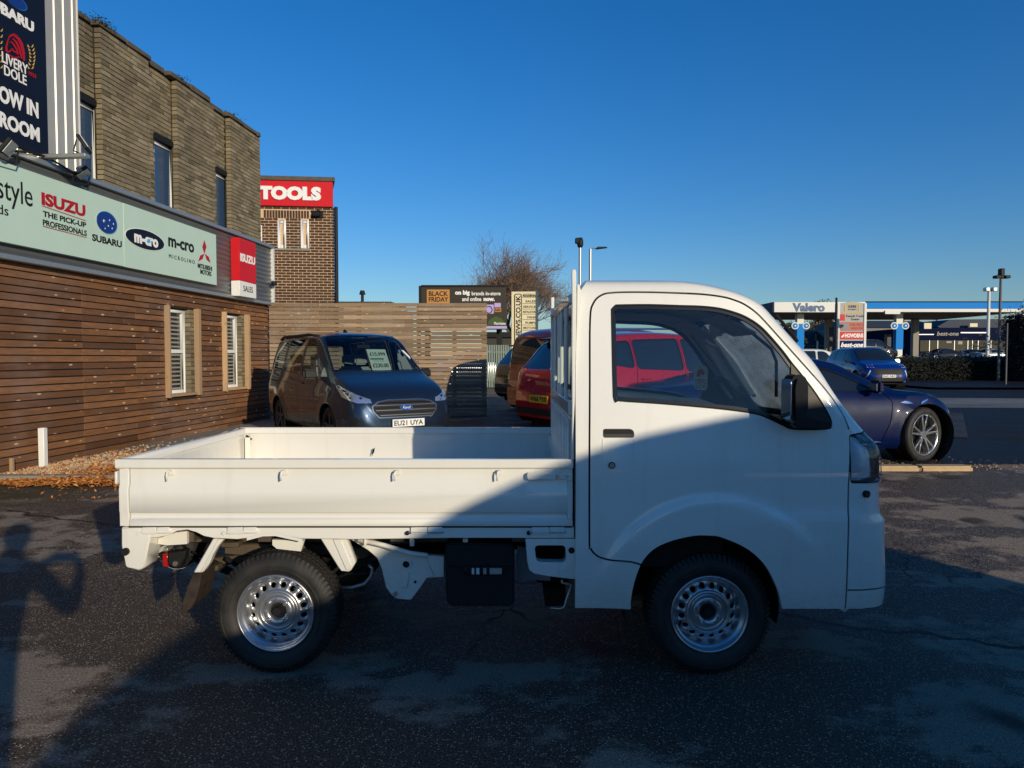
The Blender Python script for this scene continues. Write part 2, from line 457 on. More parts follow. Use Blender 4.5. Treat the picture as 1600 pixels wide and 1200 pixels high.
M_pave = asphalt('pavement_asphalt', (.004, .004, .005), (.010, .0095, .010), (.016, .015, .014), (.5, .7), .4, (.04, .04, .04))
def wood(name, a, b_, knot=(.42, .24, .12), axis=1):
    t = NT(name); b = t.b
    oi = t.n('ObjectInfo'); geo = t.n('NewGeometry')
    sc = t.n('VectorMath', operation='SCALE'); cx = t.n('CombineXYZ')
    t.l(oi.outputs['Random'], cx.inputs[0]); t.l(oi.outputs['Random'], cx.inputs[1]); t.l(oi.outputs['Random'], cx.inputs[2])
    t.l(cx.outputs[0], sc.inputs[0]); sc.inputs['Scale'].default_value = 31
    ad = t.n('VectorMath', operation='ADD'); t.l(geo.outputs['Position'], ad.inputs[0]); t.l(sc.outputs[0], ad.inputs[1])
    mp = t.n('Mapping'); s = [30, 30, 30]; s[axis] = 1.6; mp.inputs['Scale'].default_value = s; t.l(ad.outputs[0], mp.inputs[0])
    mp2 = t.n('Mapping'); s2 = [6, 6, 14]; s2[axis] = 5; mp2.inputs['Scale'].default_value = s2; t.l(ad.outputs[0], mp2.inputs[0])
    grain = t.noise(mp.outputs[0], 1.4, 6, .65); tone = t.noise(mp2.outputs[0], .35, 3)
    vo = t.n('TexVoronoi'); vo.inputs['Scale'].default_value = .75; t.l(mp2.outputs[0], vo.inputs['Vector'])
    kn = t.ramp(vo.outputs['Distance'], [(.09, 1.), (.17, 0.)])
    c = t.mix(grain, a, b_)
    c = t.mix(t.ramp(oi.outputs['Random'], [(0., .0), (1., .8)]), c, tuple(x * .55 for x in a))
    c = t.mix(t.math('MULTIPLY', t.ramp(tone, [(.4, 0.), (.7, 1.)]), .45), c, tuple(.6 * (x + y) for x, y in zip(a, (.10, .09, .08))))
    wea = t.noise(t.coords('World', (1, .55, .5)), .9, 4, .6); wn = t.noise(t.coords('World', (6, 1.2, 9)), 1.5, 4, .6)
    c = t.mix(t.math('MULTIPLY', t.ramp(wea, [(.50, 0.), (.62, 1.)]), t.ramp(wn, [(.35, .05), (.65, .6)])), c, tuple(.25 * x + .75 * y for x, y in zip(b_, (.17, .15, .15))))
    c = t.mix(t.math('MULTIPLY', kn, .7), c, knot)
    t.l(c, b.inputs['Base Color']); b.inputs['Roughness'].default_value = .7; b.inputs['Specular IOR Level'].default_value = .3
    t.bump(grain, .6, .008); return t.m
M_board = wood('brown_larch_board', (.085, .032, .013), (.44, .205, .085), (.75, .50, .27))
M_fence = wood('weathered_fence_slat', (.20, .13, .075), (.66, .48, .31), (.60, .45, .30), axis=0)
M_newwood = wood('pale_new_timber', (.50, .32, .17), (.66, .46, .28), (.35, .2, .1), axis=2)
def brickmat(name, cols, rough=.85):
    t = NT(name); b = t.b
    oi = t.n('ObjectInfo'); g = t.n('NewGeometry')
    r = t.math('FRACT', t.math('ADD', oi.outputs['Random'], g.outputs['Random Per Island']))
    w = t.coords('World'); nz = t.noise(w, 18, 5, .65); st = t.noise(t.coords('World', (1, 1, .5)), 1.1, 5, .6)
    c = t.ramp(r, [(i / max(1, len(cols) - 1), q) for i, q in enumerate(cols)])
    c = t.mix(t.math('MULTIPLY', nz, .6), c, tuple(x * .45 for x in cols[0]))
    c = t.mix(t.math('MULTIPLY', t.ramp(st, [(.48, 0.), (.72, 1.)]), .45), c, (.05, .045, .038))
    t.l(c, b.inputs['Base Color']); b.inputs['Roughness'].default_value = rough
    t.bump(t.noise(w, 90, 4), .5, .005); return t.m
M_cbrick = brickmat('buff_concrete_brick', [(.13, .105, .06), (.31, .25, .15), (.20, .165, .10), (.40, .33, .21)])
M_bbrick = brickmat('brown_brick', [(.045, .020, .012), (.10, .045, .025), (.065, .03, .018), (.13, .058, .03)])
M_mortar = mat('grey_mortar', (.035, .028, .022), .9, var=.25, vscale=12)
M_mortarl = mat('pale_mortar', (.62, .44, .28), .9, var=.15, vscale=12)
M_conc = mat('concrete', (.26, .235, .19), .85, var=.25, vscale=9, bump=.4, bscale=60)
M_kerb = mat('sandy_kerb', (.50, .36, .20), .85, var=.3, vscale=11, bump=.5, bscale=70)
M_upvc = mat('white_upvc', (.78, .78, .75), .35, var=.04)
M_sheet = mat('grey_profiled_sheet', (.17, .18, .185), .38, metal=.5, var=.08)
M_sheetl = mat('pale_profiled_sheet', (.45, .43, .38), .4, metal=.3, var=.12)
M_mint = mat('mint_sign_panel', (.50, .66, .56), .45, var=.05, vscale=2, spec=.3)
M_navy = mat('navy_banner', (.005, .007, .018), .5, var=.1, spec=.3)
M_signred = mat('sign_red', (.58, .012, .02), .5, var=.05, spec=.25)
M_signorange = mat('sign_orange_edge', (.75, .08, .02), .4)
M_isred = mat('dark_red_ink', (.42, .01, .02), .4, var=0)
M_blueoval = mat('deep_blue_oval', (.01, .04, .22), .4)
M_sky_ink = mat('cyan_ink', (.05, .45, .8), .4, var=0)
M_gold = mat('gold_ink', (.62, .42, .10), .5, var=0)
M_galv = mat('galvanised_steel', (.42, .43, .43), .42, metal=.7, var=.15, vscale=30)
M_polew = mat('pale_painted_pole', (.62, .62, .60), .45)
M_stone = mat('dark_stone_coping', (.10, .088, .068), .9, var=.45, vscale=8, bump=.8, bscale=40)
M_moss = mat('moss_weeds', (.055, .075, .018), .9, var=.4, vscale=20)
M_bark = mat('grey_bark', (.13, .09, .065), .9, var=.3, vscale=8)
M_twig = mat('brown_twig', (.26, .17, .11), .9, var=.3, vscale=5)
def leafmat(name, a, b_):
    t = NT(name); b = t.b; g = t.n('NewGeometry')
    t.l(t.mix(g.outputs['Random Per Island'], a, b_), b.inputs['Base Color']); b.inputs['Roughness'].default_value = .7; return t.m
M_hedge = leafmat('dark_hedge_leaf', (.004, .006, .003), (.014, .018, .008))  # dark green leaf, with the shade over the hedges added to its colour
M_ever = leafmat('evergreen_leaf', (.012, .022, .008), (.05, .06, .022))
M_autumn = leafmat('autumn_leaf', (.10, .055, .02), (.24, .16, .05))
M_litter = leafmat('orange_leaf_litter', (.30, .10, .02), (.62, .26, .06))
M_gravel = leafmat('pale_gravel', (.24, .12, .05), (.62, .46, .28))

# ------------------------------------------------------------------ lettering
TMP = bpy.data.scenes.new('lettering_workshop')
def text_mesh(txt, bold=0.0, res=3, shear=0):
    cu = bpy.data.curves.new('t', 'FONT'); cu.body = txt; cu.size = 1; cu.offset = bold; cu.resolution_u = res; cu.fill_mode = 'BOTH'; cu.extrude = .004; cu.shear = shear
    o = bpy.data.objects.new('t', cu); TMP.collection.objects.link(o)
    TMP.view_layers[0].update(); dg = TMP.view_layers[0].depsgraph; me = bpy.data.meshes.new_from_object(o.evaluated_get(dg))
    bpy.data.objects.remove(o); bpy.data.curves.remove(cu); return me
def lettering(txt, O, Rv, Uv, w, h, m, parent, thick=.003, bold=.0, name='lettering', shear=0, local=False):
    """fit the text's bounding box to w x h, lower left corner at O"""
    me = text_mesh(txt, bold, 3, shear); n = len(me.vertices); co = np.empty(n * 3); me.vertices.foreach_get('co', co); co = co.reshape(-1, 3)
    mn = co.min(0); mx = co.max(0); sx = w / (mx[0] - mn[0]); sy = h / (mx[1] - mn[1]); sz = thick / max(1e-6, mx[2] - mn[2])
    Rv = Vector(Rv).normalized(); Uv = Vector(Uv).normalized(); Nv = Rv.cross(Uv)
    off = Vector((0, 0, 0)) if local else wofs(parent)
    A = np.array([list(Rv), list(Uv), list(Nv)])
    q = np.stack([(co[:, 0] - mn[0]) * sx, (co[:, 1] - mn[1]) * sy, (co[:, 2] - mn[2]) * sz], 1) @ A + np.array(list(Vector(O) - off))
    me.vertices.foreach_set('co', q.astype(np.float32).ravel()); me.name = name; me.update()
    me.materials.clear(); me.materials.append(m)
    return link(name, me, parent)
def ftext(fr, txt, x0, x1, bot, top, m, parent, off, bold=.0, thick=.004, shear=0):
    a0 = fr.px(x0, bot[1], off)[0]; a1 = fr.px(x1, bot[1], off)[0]
    z0 = fr.px(bot[0], bot[1], off)[1]; z1 = fr.px(top[0], top[1], off)[1]
    return lettering(txt, fr.pt(a0, z0, off), fr.u, (0, 0, 1), a1 - a0, z1 - z0, m, parent, thick, bold, shear=shear)
def foval(fr, cx, cy, rx, ry, m, parent, off, name='emblem', n=36):
    a, z = fr.px(cx, cy, off); a1 = fr.px(cx + rx, cy, off)[0]; z1 = fr.px(cx, cy - ry, off)[1]
    mb = MB(); fr.poly(mb, [(a + (a1 - a) * math.cos(2 * PI * k / n), z + (z1 - z) * math.sin(2 * PI * k / n)) for k in range(n)], off - .001, off + .004)
    return mb.build(name, m, parent)
def fpoly(fr, pts, m, parent, off, name='emblem', thick=.005):
    mb = MB(); fr.poly(mb, [fr.px(x, y, off) for x, y in pts], off, off + thick)
    return mb.build(name, m, parent)

# ------------------------------------------------------------------ terrain
def G(x, y):
    z = sstep(3.8, 8.0, y) * (-.05 + .17 * sstep(-5, 2.5, x))
    z -= .025 * (1 - sstep(3.9, 5.5, y))
    if y > 8: z += .0028 * (min(y, 34) - 8)
    z += 1.08 * sstep(36, 46, y)
    return z
def ground_sheet():
    xs = sorted(set([-600, -300, -150, -80, -50, -35] + [i * .5 for i in range(-50, 61)] + [36, 45, 60, 80, 120, 200, 350, 700]))
    ys = sorted(set([-300, -120, -60, -30, -15, -8, -4, 0, 2, 3] + [3.5 + i * .35 for i in range(0, 20)] + [11, 12, 14, 16, 18, 20, 24, 28, 32, 34, 35, 36] + [36 + i for i in range(0, 12)] + [52, 60, 80, 120, 200, 400, 900]))
    vs = [(x, y, G(x, y) + (.004 * noise.noise(Vector((x * 1.3, y * 1.3, 0))) if abs(x) < 10 and 0 < y < 12 else 0)) for y in ys for x in xs]
    n = len(xs); fs = [(j * n + i, j * n + i + 1, (j + 1) * n + i + 1, (j + 1) * n + i) for j in range(len(ys) - 1) for i in range(n - 1)]
    return MB().add(vs, fs).build('ground', M_asph, None, smooth='all', fixn=False)
tag(ground_sheet(), 'worn dark asphalt yard with pale dry patches under the white truck', kind='structure')
def drape(name, poly_fn, m, label, dz=.004):   # strip of ground: poly_fn(i,j) grid of xy
    pts = poly_fn; nr = len(pts); nc = len(pts[0])
    vs = [(x, y, G(x, y) + dz) for row in pts for x, y in row]
    fs = [(j * nc + i, j * nc + i + 1, (j + 1) * nc + i + 1, (j + 1) * nc + i) for j in range(nr - 1) for i in range(nc - 1)]
    return tag(MB().add(vs, fs).build(name, m, None, smooth='all', fixn=False), label, kind='structure')
def gridrect(x0, x1, yf0, yf1, nx, ny):
    return [[(x0 + (x1 - x0) * i / nx, yf0(x0 + (x1 - x0) * i / nx) * (1 - j / ny) + yf1(x0 + (x1 - x0) * i / nx) * j / ny) for i in range(nx + 1)] for j in range(ny + 1)]
drape('road', gridrect(4.7, 60, lambda x: 8.15 + .35 * sstep(5.5, 9, x), lambda x: 17.2 - .06 * (x - 10), 90, 24), M_road, 'tarmac road, darkened in colour for shade, crossing behind the blue sports car', .012)
drape('road', gridrect(7.5, 60, lambda x: 17.2 - .06 * (x - 10), lambda x: 21.4 - .09 * (x - 10), 60, 10), M_roadl, 'strip of the far carriageway painted pale as if sunlit', .012)
drape('road', gridrect(3, 60, lambda x: 21.4 - .09 * (x - 10), lambda x: 31.5 - .05 * (x - 10), 60, 12), M_road, 'far carriageway, darkened in colour for shade, beneath the blue crossover', .016)
drape('pavement', gridrect(16, 60, lambda x: 26.5 - .05 * (x - 10), lambda x: 33.6, 30, 8), M_pave, 'dark pavement along the foot of the low hedge', .10)
def gp(px, py):
    Y = 10
    for _ in range(20):
        d = px2dir(px, py); x = d.x / d.y * Y; Y = .5 * Y + .5 * (G(x, Y) + .02 - CH) * d.y / d.z
    return (d.x / d.y * Y, Y)
drape('pavement_patch', [[gp(1455, 683), gp(1513, 684)], [gp(1462, 646), gp(1504, 645)]], asphalt('grey_repair_asphalt', (.02, .02, .02), (.07, .065, .06), (.09, .085, .08), (.5, .6), 2), 'pale rectangular repair patch in the darkened tarmac', .022)

# ------------------------------------------------------------------ left dealership building
WALLX = Fr((-5.555, 16.0, 0), (.0889, 1.0, 0))     # a runs away from the viewer, negative = nearer; normal n points to +X
FW = WALLX
bld = empty('dealership_building', (-5.9, 10, 0), 'long two storey car dealership, brown timber boards below and buff brick above', 'building')
A_NEAR = -12.5
TOPT = 2.70
# wall core behind the boards (with window openings)
wins = []
for (xa, ya0, ya1, xb) in ((266, 479, 619, 312), (354, 489, 609, 389)):
    a0 = FW.px(xa, ya1)[0]; a1 = FW.px(xb, ya1)[0]; z1 = FW.px(xa, ya0)[1]; z0 = FW.px(xa, ya1)[1]
    wins.append((a0, a1, z0, z1))
core = MB()
def wall_with_holes(mb, fr, a0, a1, z0, z1, holes, o0, o1):
    cuts = sorted(set([a0, a1] + [h[0] for h in holes] + [h[1] for h in holes]))
    for i in range(len(cuts) - 1):
        c0, c1 = cuts[i], cuts[i + 1]; hs = [h for h in holes if h[0] <= c0 + 1e-6 and h[1] >= c1 - 1e-6]
        if not hs: fr.box(mb, c0, c1, z0, z1, o0, o1)
        else:
            h = hs[0]; fr.box(mb, c0, c1, z0, h[2], o0, o1); fr.box(mb, c0, c1, h[3], z1, o0, o1)
wall_with_holes(core, FW, A_NEAR, 0, -.3, TOPT, wins, -.36, -.075)
tag(core.build('wall', M_mortar, bld), 'dark wall core seen in the gaps between the boards')
# boards: one object each, sharing unit meshes
bmesh_cache = {}
def board_mesh(L, h, t, m, key):
    k = (round(L, 3), h, t, key)
    if k not in bmesh_cache:
        mb = MB().box(0, L, 0, t, 0, h); o = mb.build('board', m, None, bev=.0025)
        bmesh_cache[k] = o.data; bpy.data.objects.remove(o)
    return bmesh_cache[k]
def put_board(name, me, fr, a, z, off, parent, tilt=0):
    o = link(name, me, parent); p = fr.pt(a, z, off) - wofs(parent); o.location = p; o.rotation_euler = (0, tilt, fr.rot()); return o
PIT = .0975; joints = [A_NEAR, -9.9, -8.02, -6.12, -4.9, -3.95, -2.0, 0]
nrow = 28
for r in range(nrow):
    z = -.03 + r * PIT
    segs = []
    js = [joints[0]] + [j + (rnd.choice((0, .0, .35, -.3)) if j not in (-6.12,) and abs(j) > .1 else 0) for j in joints[1:-1]] + [joints[-1]]
    for i in range(len(js) - 1):
        parts = [(js[i], js[i + 1])]
        for (h0, h1, hz0, hz1) in wins:
            if z + PIT > hz0 + .01 and z < hz1 - .01:
                np_ = []
                for (p, q) in parts:
                    if q <= h0 or p >= h1: np_.append((p, q)); continue
                    if p < h0: np_.append((p, h0 - .004))
                    if q > h1: np_.append((h1 + .004, q))
                parts = np_
        segs += parts
    for (p, q) in segs:
        if q - p < .05: continue
        put_board('board', board_mesh(q - p - .004, PIT - .016, .022, M_board, 'w'), FW, p + .002, z, -.05 + rnd.uniform(-.004, .003), bld, rnd.uniform(-.0012, .0012))
# window openings: pale timber posts, brick reveal, white frames, blind
blind = mat('grey_blind', (.30, .29, .26), .8)
for k, (a0, a1, z0, z1) in enumerate(wins):
    wnd = MB()
    oo = -.24
    for (p, q, s, t_) in ((a0, a0 + .07, z0, z1), (a1 - .27, a1 - .19, z0, z1), (a0 + .07, a1 - .27, z0, z0 + .09), (a0 + .07, a1 - .27, z1 - .08, z1), (a0 + .07, a1 - .27, z0 + (z1 - z0) * .48, z0 + (z1 - z0) * .48 + .07)):
        FW.box(wnd, p, q, s, t_, oo, oo + .09)
    w = wnd.build('window', M_upvc, bld, bev=.006); w['label'] = 'white framed ground floor window %s' % ('nearer the camera' if k == 0 else 'farther from the camera')
    g = MB(); FW.box(g, a0 + .07, a1 - .27, z0 + .05, z1 - .05, oo + .03, oo + .036); g.build('pane', M_dglass, w)
    bl = MB()
    for j in range(18): FW.box(bl, a0 + .08, a1 - .30, z0 + .1 + j * (z1 - z0 - .2) / 18, z0 + .1 + j * (z1 - z0 - .2) / 18 + .03, oo + .038, oo + .045)
    bl.build('blind', blind, w)
    s = MB(); FW.box(s, a0, a1, z0 - .02, z0 + .03, -.34, .0); s.build('sill', M_newwood, w, bev=.004)
    for (p, q) in ((a0 - .05, a0), (a1 - .06, a1 + .035)):
        f = MB(); FW.box(f, p, q, z0 - .03, z1 + .02, -.06, .035); f.build('frame', M_newwood, w, bev=.004)
    # brick reveal on the far jamb
    zz = z0 + .03
    while zz < z1 - .02:
        rb = MB(); FW.box(rb, a1 - .188, a1 - .062, zz, min(zz + .072, z1), -.26, -.055); rb.build('brick', M_cbrick, w, bev=.004); zz += .08
    hd = MB(); FW.box(hd, a0, a1, z1 + .002, z1 + .04, -.34, -.08); hd.build('lintel', M_black, w)
# upper brick wall (set back), courses of individual bricks
zb0 = 3.6; zbt = FW.px(407, 216, -.25)[1]
pier = []          # (a0,a1) of protruding piers
def apx(x, off=-.25): return FW.px(x, 300, off)[0]
pier = [(apx(162), apx(236)), (apx(279), apx(336)), (apx(361), apx(407))]
uwin = []
for (xa, xb, yt) in ((116, 158, 150), (243, 275, 217), (338, 360, 268)):
    a0 = apx(xa, -.37); a1 = apx(xb, -.37); z1 = FW.px((xa + xb) / 2, yt + (xb - xa) * .28, -.37)[1]; uwin.append((a0, a1, 3.5, z1))
AU0 = apx(60)
cw = MB(); wall_with_holes(cw, FW, AU0, apx(407), zb0, zbt, uwin, -.75, -.385)
for (p, q) in pier: FW.box(cw, p + .012, q - .012, zb0, zbt - .004, -.384, -.262)
tag(cw.build('wall', M_mortar, bld), 'mortar core of the upper brick wall')
bricks = []
BL, BH = .215, .065
def lay(a0, a1, z0, z1, off, holes=(), ends=False):
    r = 0; z = z0
    while z + BH <= z1 + .01:
        a = a0 - (BL + .01) * (.5 if r % 2 else 0)
        while a < a1:
            p, q = max(a, a0), min(a + BL, a1)
            segs_ = [(p, q)]
            for h in holes:
                if z + BH > h[2] and z < h[3]:
                    ns_ = []
                    for (u0, u1) in segs_:
                        if u1 <= h[0] or u0 >= h[1]: ns_.append((u0, u1)); continue
                        if u0 < h[0]: ns_.append((u0, h[0]))
                        if u1 > h[1]: ns_.append((h[1], u1))
                    segs_ = ns_
            for (u0, u1) in segs_:
                if u1 - u0 > .03: bricks.append((u0, u1, z, off))
            a += BL + .01
        z += BH + .0115; r += 1
ph = list(uwin) + [(p, q, 0, 99) for p, q in pier]
lay(AU0, apx(407), zb0, zbt, -.37, ph)
for p, q in pier: lay(p, q, zb0, zbt, -.25)
bricks.sort(key=lambda b: -(FPX * BH / (16 + b[0])))
near = bricks[:300]; rest = bricks[300:]
mstuff = MB()
def brick_box(mb, b, depth=.1):
    j = rnd.uniform(-.004, .004); FW.box(mb, b[0], b[1], b[2], b[2] + BH, b[3] - depth, b[3] + j)
bc = {}
for b in near:
    L = round(b[1] - b[0], 3); o = link('brick', board_mesh(L, BH, .1, M_cbrick, 'b'), bld); o.location = FW.pt(b[0], b[2], b[3] + rnd.uniform(-.004, .004)) - wofs(bld); o.rotation_euler = (0, 0, FW.rot())
for b in rest: brick_box(mstuff, b)
o = mstuff.build('brickwork', M_cbrick, bld, fixn=False); o['kind'] = 'stuff'
# coping stones + weeds
a = AU0; k = 0
while a < apx(407) - .05:
    L = min(.62 + rnd.uniform(-.1, .1), apx(407) - a); onp = any(p - .05 < a + L / 2 < q for p, q in pier)
    c = MB(); FW.box(c, a, a + L - .012, zbt, zbt + .085 + rnd.uniform(-.02, .02), -.72, (-.225 if onp else -.34) + rnd.uniform(-.01, .01)); c.build('coping_stone', M_stone, bld, bev=.012); a += L
wd = MB()
for (x, n) in ((162, 110), (166, 60), (284, 90), (363, 50)):
    ac = apx(x)
    for i in range(n):
        p = FW.pt(ac + rnd.gauss(0, .11), zbt + .045 + abs(rnd.gauss(0, .022)), -.24 + rnd.gauss(0, .07)); s = rnd.uniform(.010, .024)
        d = Vector((rnd.gauss(0, 1), rnd.gauss(0, 1), rnd.gauss(0, .6))).normalized() * s; e = d.cross(Vector((rnd.random(), rnd.random(), 1))).normalized() * s * .6
        wd.add([p - d, p + e, p + d, p - e], [(0, 1, 2, 3)])
o = wd.build('weeds', M_moss, None, fixn=False); tag(o, 'green weeds and moss growing along the brick parapet', 'weeds', kind='stuff')
# upper windows
for k, (a0, a1, z0, z1) in enumerate(uwin):
    f = MB()
    for (p, q, s, t_) in ((a0, a0 + .05, z0, z1), (a1 - .075, a1 - .03, z0, z1), (a0 + .05, a1 - .075, z1 - .06, z1)):
        FW.box(f, p, q, s, t_, -.47, -.41)
    w = f.build('window', M_upvc, bld, bev=.005); w['label'] = ['upper window beside the corrugated tower', 'middle upper floor window', 'farthest upper floor window'][k]
    g = MB(); FW.box(g, a0 + .05, a1 - .075, z0, z1 - .06, -.445, -.44); g.build('pane', mat('blue_reflecting_glass', (.035, .07, .14), .05, metal=0, spec=.9, var=0), w)
    l = MB(); FW.box(l, a0 - .03, a1 + .03, z1, z1 + .10, -.5, -.33); l.build('lintel', M_black, w)
# fascia: grey horizontal profiled sheet with metal trims
zf1 = FW.px(423, 389)[1]; zf0 = FW.px(424, 473)[1]
fas = empty('fascia', FW.pt(-1, zf0), None); fas.parent = bld; fas.location = FW.pt(-1, zf0) - wofs(bld); WO[fas.name] = FW.pt(-1, zf0)
sh = MB(); n = 26; prof = []
for i in range(n + 1):
    z = zf0 + (zf1 - zf0) * i / n; prof += [(z, .035 if i % 2 else .012), ]
vs = []; fs = []
for (z, o_) in prof: vs += [FW.pt(A_NEAR, z, o_), FW.pt(0, z, o_)]
for i in range(len(prof) - 1): fs.append((2 * i, 2 * i + 1, 2 * i + 3, 2 * i + 2))
sh.add(vs, fs); FW.box(sh, A_NEAR, 0, zf0, zf1, -.33, .0); sh.build('profiled_sheet', M_sheet, fas, fixn=False)
tr = MB(); FW.box(tr, A_NEAR, .02, zf1, zf1 + .07, -.4, .09); FW.box(tr, A_NEAR, .02, zf0 - .07, zf0 - .002, -.34, .08); tr.build('metal_trim', M_galv, fas, bev=.008)
tr = MB(); FW.box(tr, -.045, .03, zf0, zf1, -.34, .085); tr.build('corner_trim', M_polew, fas, bev=.006)
# mint sign
mint = empty('mint_sign', FW.pt(-5, 3.3, .1), 'long mint green brand sign with car maker names on the grey fascia', 'sign')
s0 = .10
mz = lambda x, y: FW.px(x, y, s0)
zt_ = mz(335, 366)[1]; zb_ = mz(339, 446)[1]
spl = [A_NEAR + .3, mz(192, 300)[0], mz(339, 446)[0]]
for i in range(2):
    p = MB(); FW.box(p, spl[i] + .003, spl[i + 1] - .003, zb_, zt_, .04, s0); p.build('sign_panel', M_mint, mint, bev=.004)
so = s0 + .002
ftext(FW, 'style', -4, 51, (30, 329), (36, 285), M_ink, mint, so)
ftext(FW, 'ds', -4, 13, (7, 336), (7, 321), M_ink, mint, so)
ftext(FW, 'ISUZU', 65, 133, (66, 320), (66, 300), M_isred, mint, so, bold=.045)
fpoly(FW, [(66, 322), (134, 345.5), (134, 344.6), (66, 321)], M_isred, mint, so, 'rule_line'); fpoly(FW, [(67, 354), (135, 371.5), (135, 370.6), (67, 353)], M_isred, mint, so, 'rule_line')
ftext(FW, 'THE PICK-UP', 67, 134, (67, 338), (67, 329), M_ink, mint, so, bold=.025)
ftext(FW, 'PROFESSIONALS', 67, 135, (67, 352), (67, 342.5), M_ink, mint, so, bold=.02)
foval(FW, 167, 348, 16, 17.5, M_chrome, mint, so); foval(FW, 167, 348, 15, 16.3, M_blueoval, mint, so + .004)
for (x, y, r) in ((162, 345, 2.6), (171, 344, 1.5), (177, 350, 1.5), (169, 353, 1.5), (175, 357, 1.5), (164, 357, 1.3)):
    st = [(x + (r if j % 2 == 0 else r * .28) * math.cos(j * PI / 4 + PI / 2), y + (r if j % 2 == 0 else r * .28) * math.sin(j * PI / 4 + PI / 2)) for j in range(8)]
    fpoly(FW, st, M_inkw, mint, so + .008, 'emblem_star')
ftext(FW, 'SUBARU', 144, 190, (144, 376), (144, 365), M_ink, mint, so, bold=.03)
foval(FW, 227.6, 374.6, 29.5, 15.5, M_inkw, mint, so); foval(FW, 227.6, 374.6, 28.6, 14.6, M_navy, mint, so + .004)
ftext(FW, 'm-cro', 210, 247, (212, 379), (212, 365), M_inkw, mint, so + .008, bold=.05); foval(FW, 232.5, 376.5, 2.4, 3.2, M_sky_ink, mint, so + .012)
ftext(FW, 'm-cro', 263, 303, (264, 385), (264, 370.5), M_ink, mint, so, bold=.03)
ftext(FW, 'M I C R O L I N O', 264, 304, (265, 403), (265, 397), M_ink, mint, so)
for d in ([(319, 375.5), (322.3, 385.5), (319.3, 396), (316, 386)], [(319, 396.5), (316.3, 404.5), (309.8, 408.2), (312.8, 399.2)], [(320, 396.5), (322.6, 405.5), (328.6, 410.8), (326, 401.5)]):
    fpoly(FW, d, M_isred, mint, so, 'emblem')
ftext(FW, 'MITSUBISHI', 309, 331, (309, 418.5), (309, 411), M_ink, mint, so, bold=.02); ftext(FW, 'MOTORS', 313, 330, (313, 428), (313, 420.5), M_ink, mint, so, bold=.02)
# red & white projecting sign
rs = empty('sales_sign', FW.pt(-1.3, 2.8, .1), 'narrow red and white sales sign box on the grey fascia', 'sign')
ra0 = FW.px(374, 420, .22)[0]; ra1 = FW.px(400, 420, .22)[0]; rz1 = FW.px(374, 371, .22)[1]; rzm = FW.px(374, 438, .22)[1]; rz0 = FW.px(374, 462, .22)[1]
p = MB(); FW.box(p, ra0, ra1, rzm, rz1, .04, .22); p.build('red_panel', M_signred, rs, bev=.006)
p = MB(); FW.box(p, ra0, ra1, rz0, rzm - .003, .04, .22); p.build('white_panel', M_upvc, rs, bev=.006)
ftext(FW, 'ISUZU', 375.5, 398.5, (375.5, 408), (375.5, 395), M_inkw, rs, .222, bold=.05)
ftext(FW, 'SALES', 380.5, 395, (381, 455), (381, 446), M_ink, rs, .222)
# tower of pale corrugated sheet and navy banner
tow = empty('cladding_tower', FW.pt(-8, 3.9, 0)); tow.parent = bld; tow.location = FW.pt(-8, 3.9) - wofs(bld); WO[tow.name] = FW.pt(-8, 3.9)
ta1 = FW.px(117, 200, 0)[0]; n = 30; ta0 = -11.5
vs = []; fs = []; k = 0; a = ta1
prof = []
while a > ta0:
    prof += [(a, .06), (a - .07, .06), (a - .082, .046), (a - .158, .046)]; a -= .17
for (a, o_) in prof: vs += [FW.pt(a, zf1 + .07, o_), FW.pt(a, 8.6, o_)]
for i in range(len(prof) - 1): fs.append((2 * i, 2 * i + 1, 2 * i + 3, 2 * i + 2))
t_ = MB().add(vs, fs); FW.box(t_, ta0, ta1, zf1 + .07, 8.6, -.6, .04); t_.build('profiled_sheet', M_sheetl, tow, fixn=False)
t_ = MB(); FW.box(t_, ta1, ta1 + .02, zf1 + .07, 8.6, -.6, .07); t_.build('corner_trim', M_polew, tow)
ban = empty('navy_banner', FW.pt(-8, 4.2, .1), 'large navy banner with white capitals and a red horse head emblem', 'banner')
bz0 = FW.px(78, 248, .09)[1]; ba1 = FW.px(73, 120, .09)[0]
b_ = MB(); FW.box(b_, ta0, ba1, bz0, 8.4, .062, .09); b_.build('banner_sheet', M_navy, ban, bev=.003)
bo = .092
foval(FW, 24, 1, 18, 11, M_chrome, ban, bo); foval(FW, 24, 1, 16.5, 9.6, M_blueoval, ban, bo + .004)
aR = FW.px(0, 100, bo)[0]
def btext(txt, vis_frac, x1, bot, top, **kw):      # text whose visible part starts at the picture's left edge
    a1 = FW.px(x1, bot[1], bo)[0]; L = (a1 - aR) / vis_frac; z0 = FW.px(bot[0], bot[1], bo)[1]; z1 = FW.px(top[0], top[1], bo)[1]
    lettering(txt, FW.pt(a1 - L, z0, bo), FW.u, (0, 0, 1), L, z1 - z0, M_inkw, ban, .004, kw.get('bold', .04))
btext('SUBARU', .72, 53, (53, 52), (53, 35), bold=.05)
btext('NOW IN', .765, 60, (60, 186), (60, 161))
btext('SHOWROOM', .462, 62, (62, 223), (62, 200))
ftext(FW, 'LIVERY', 3, 43, (3, 97), (3, 80), M_inkw, ban, bo, bold=.015); ftext(FW, 'DOLE', 6.5, 41, (7, 117), (7, 101), M_inkw, ban, bo, bold=.015)
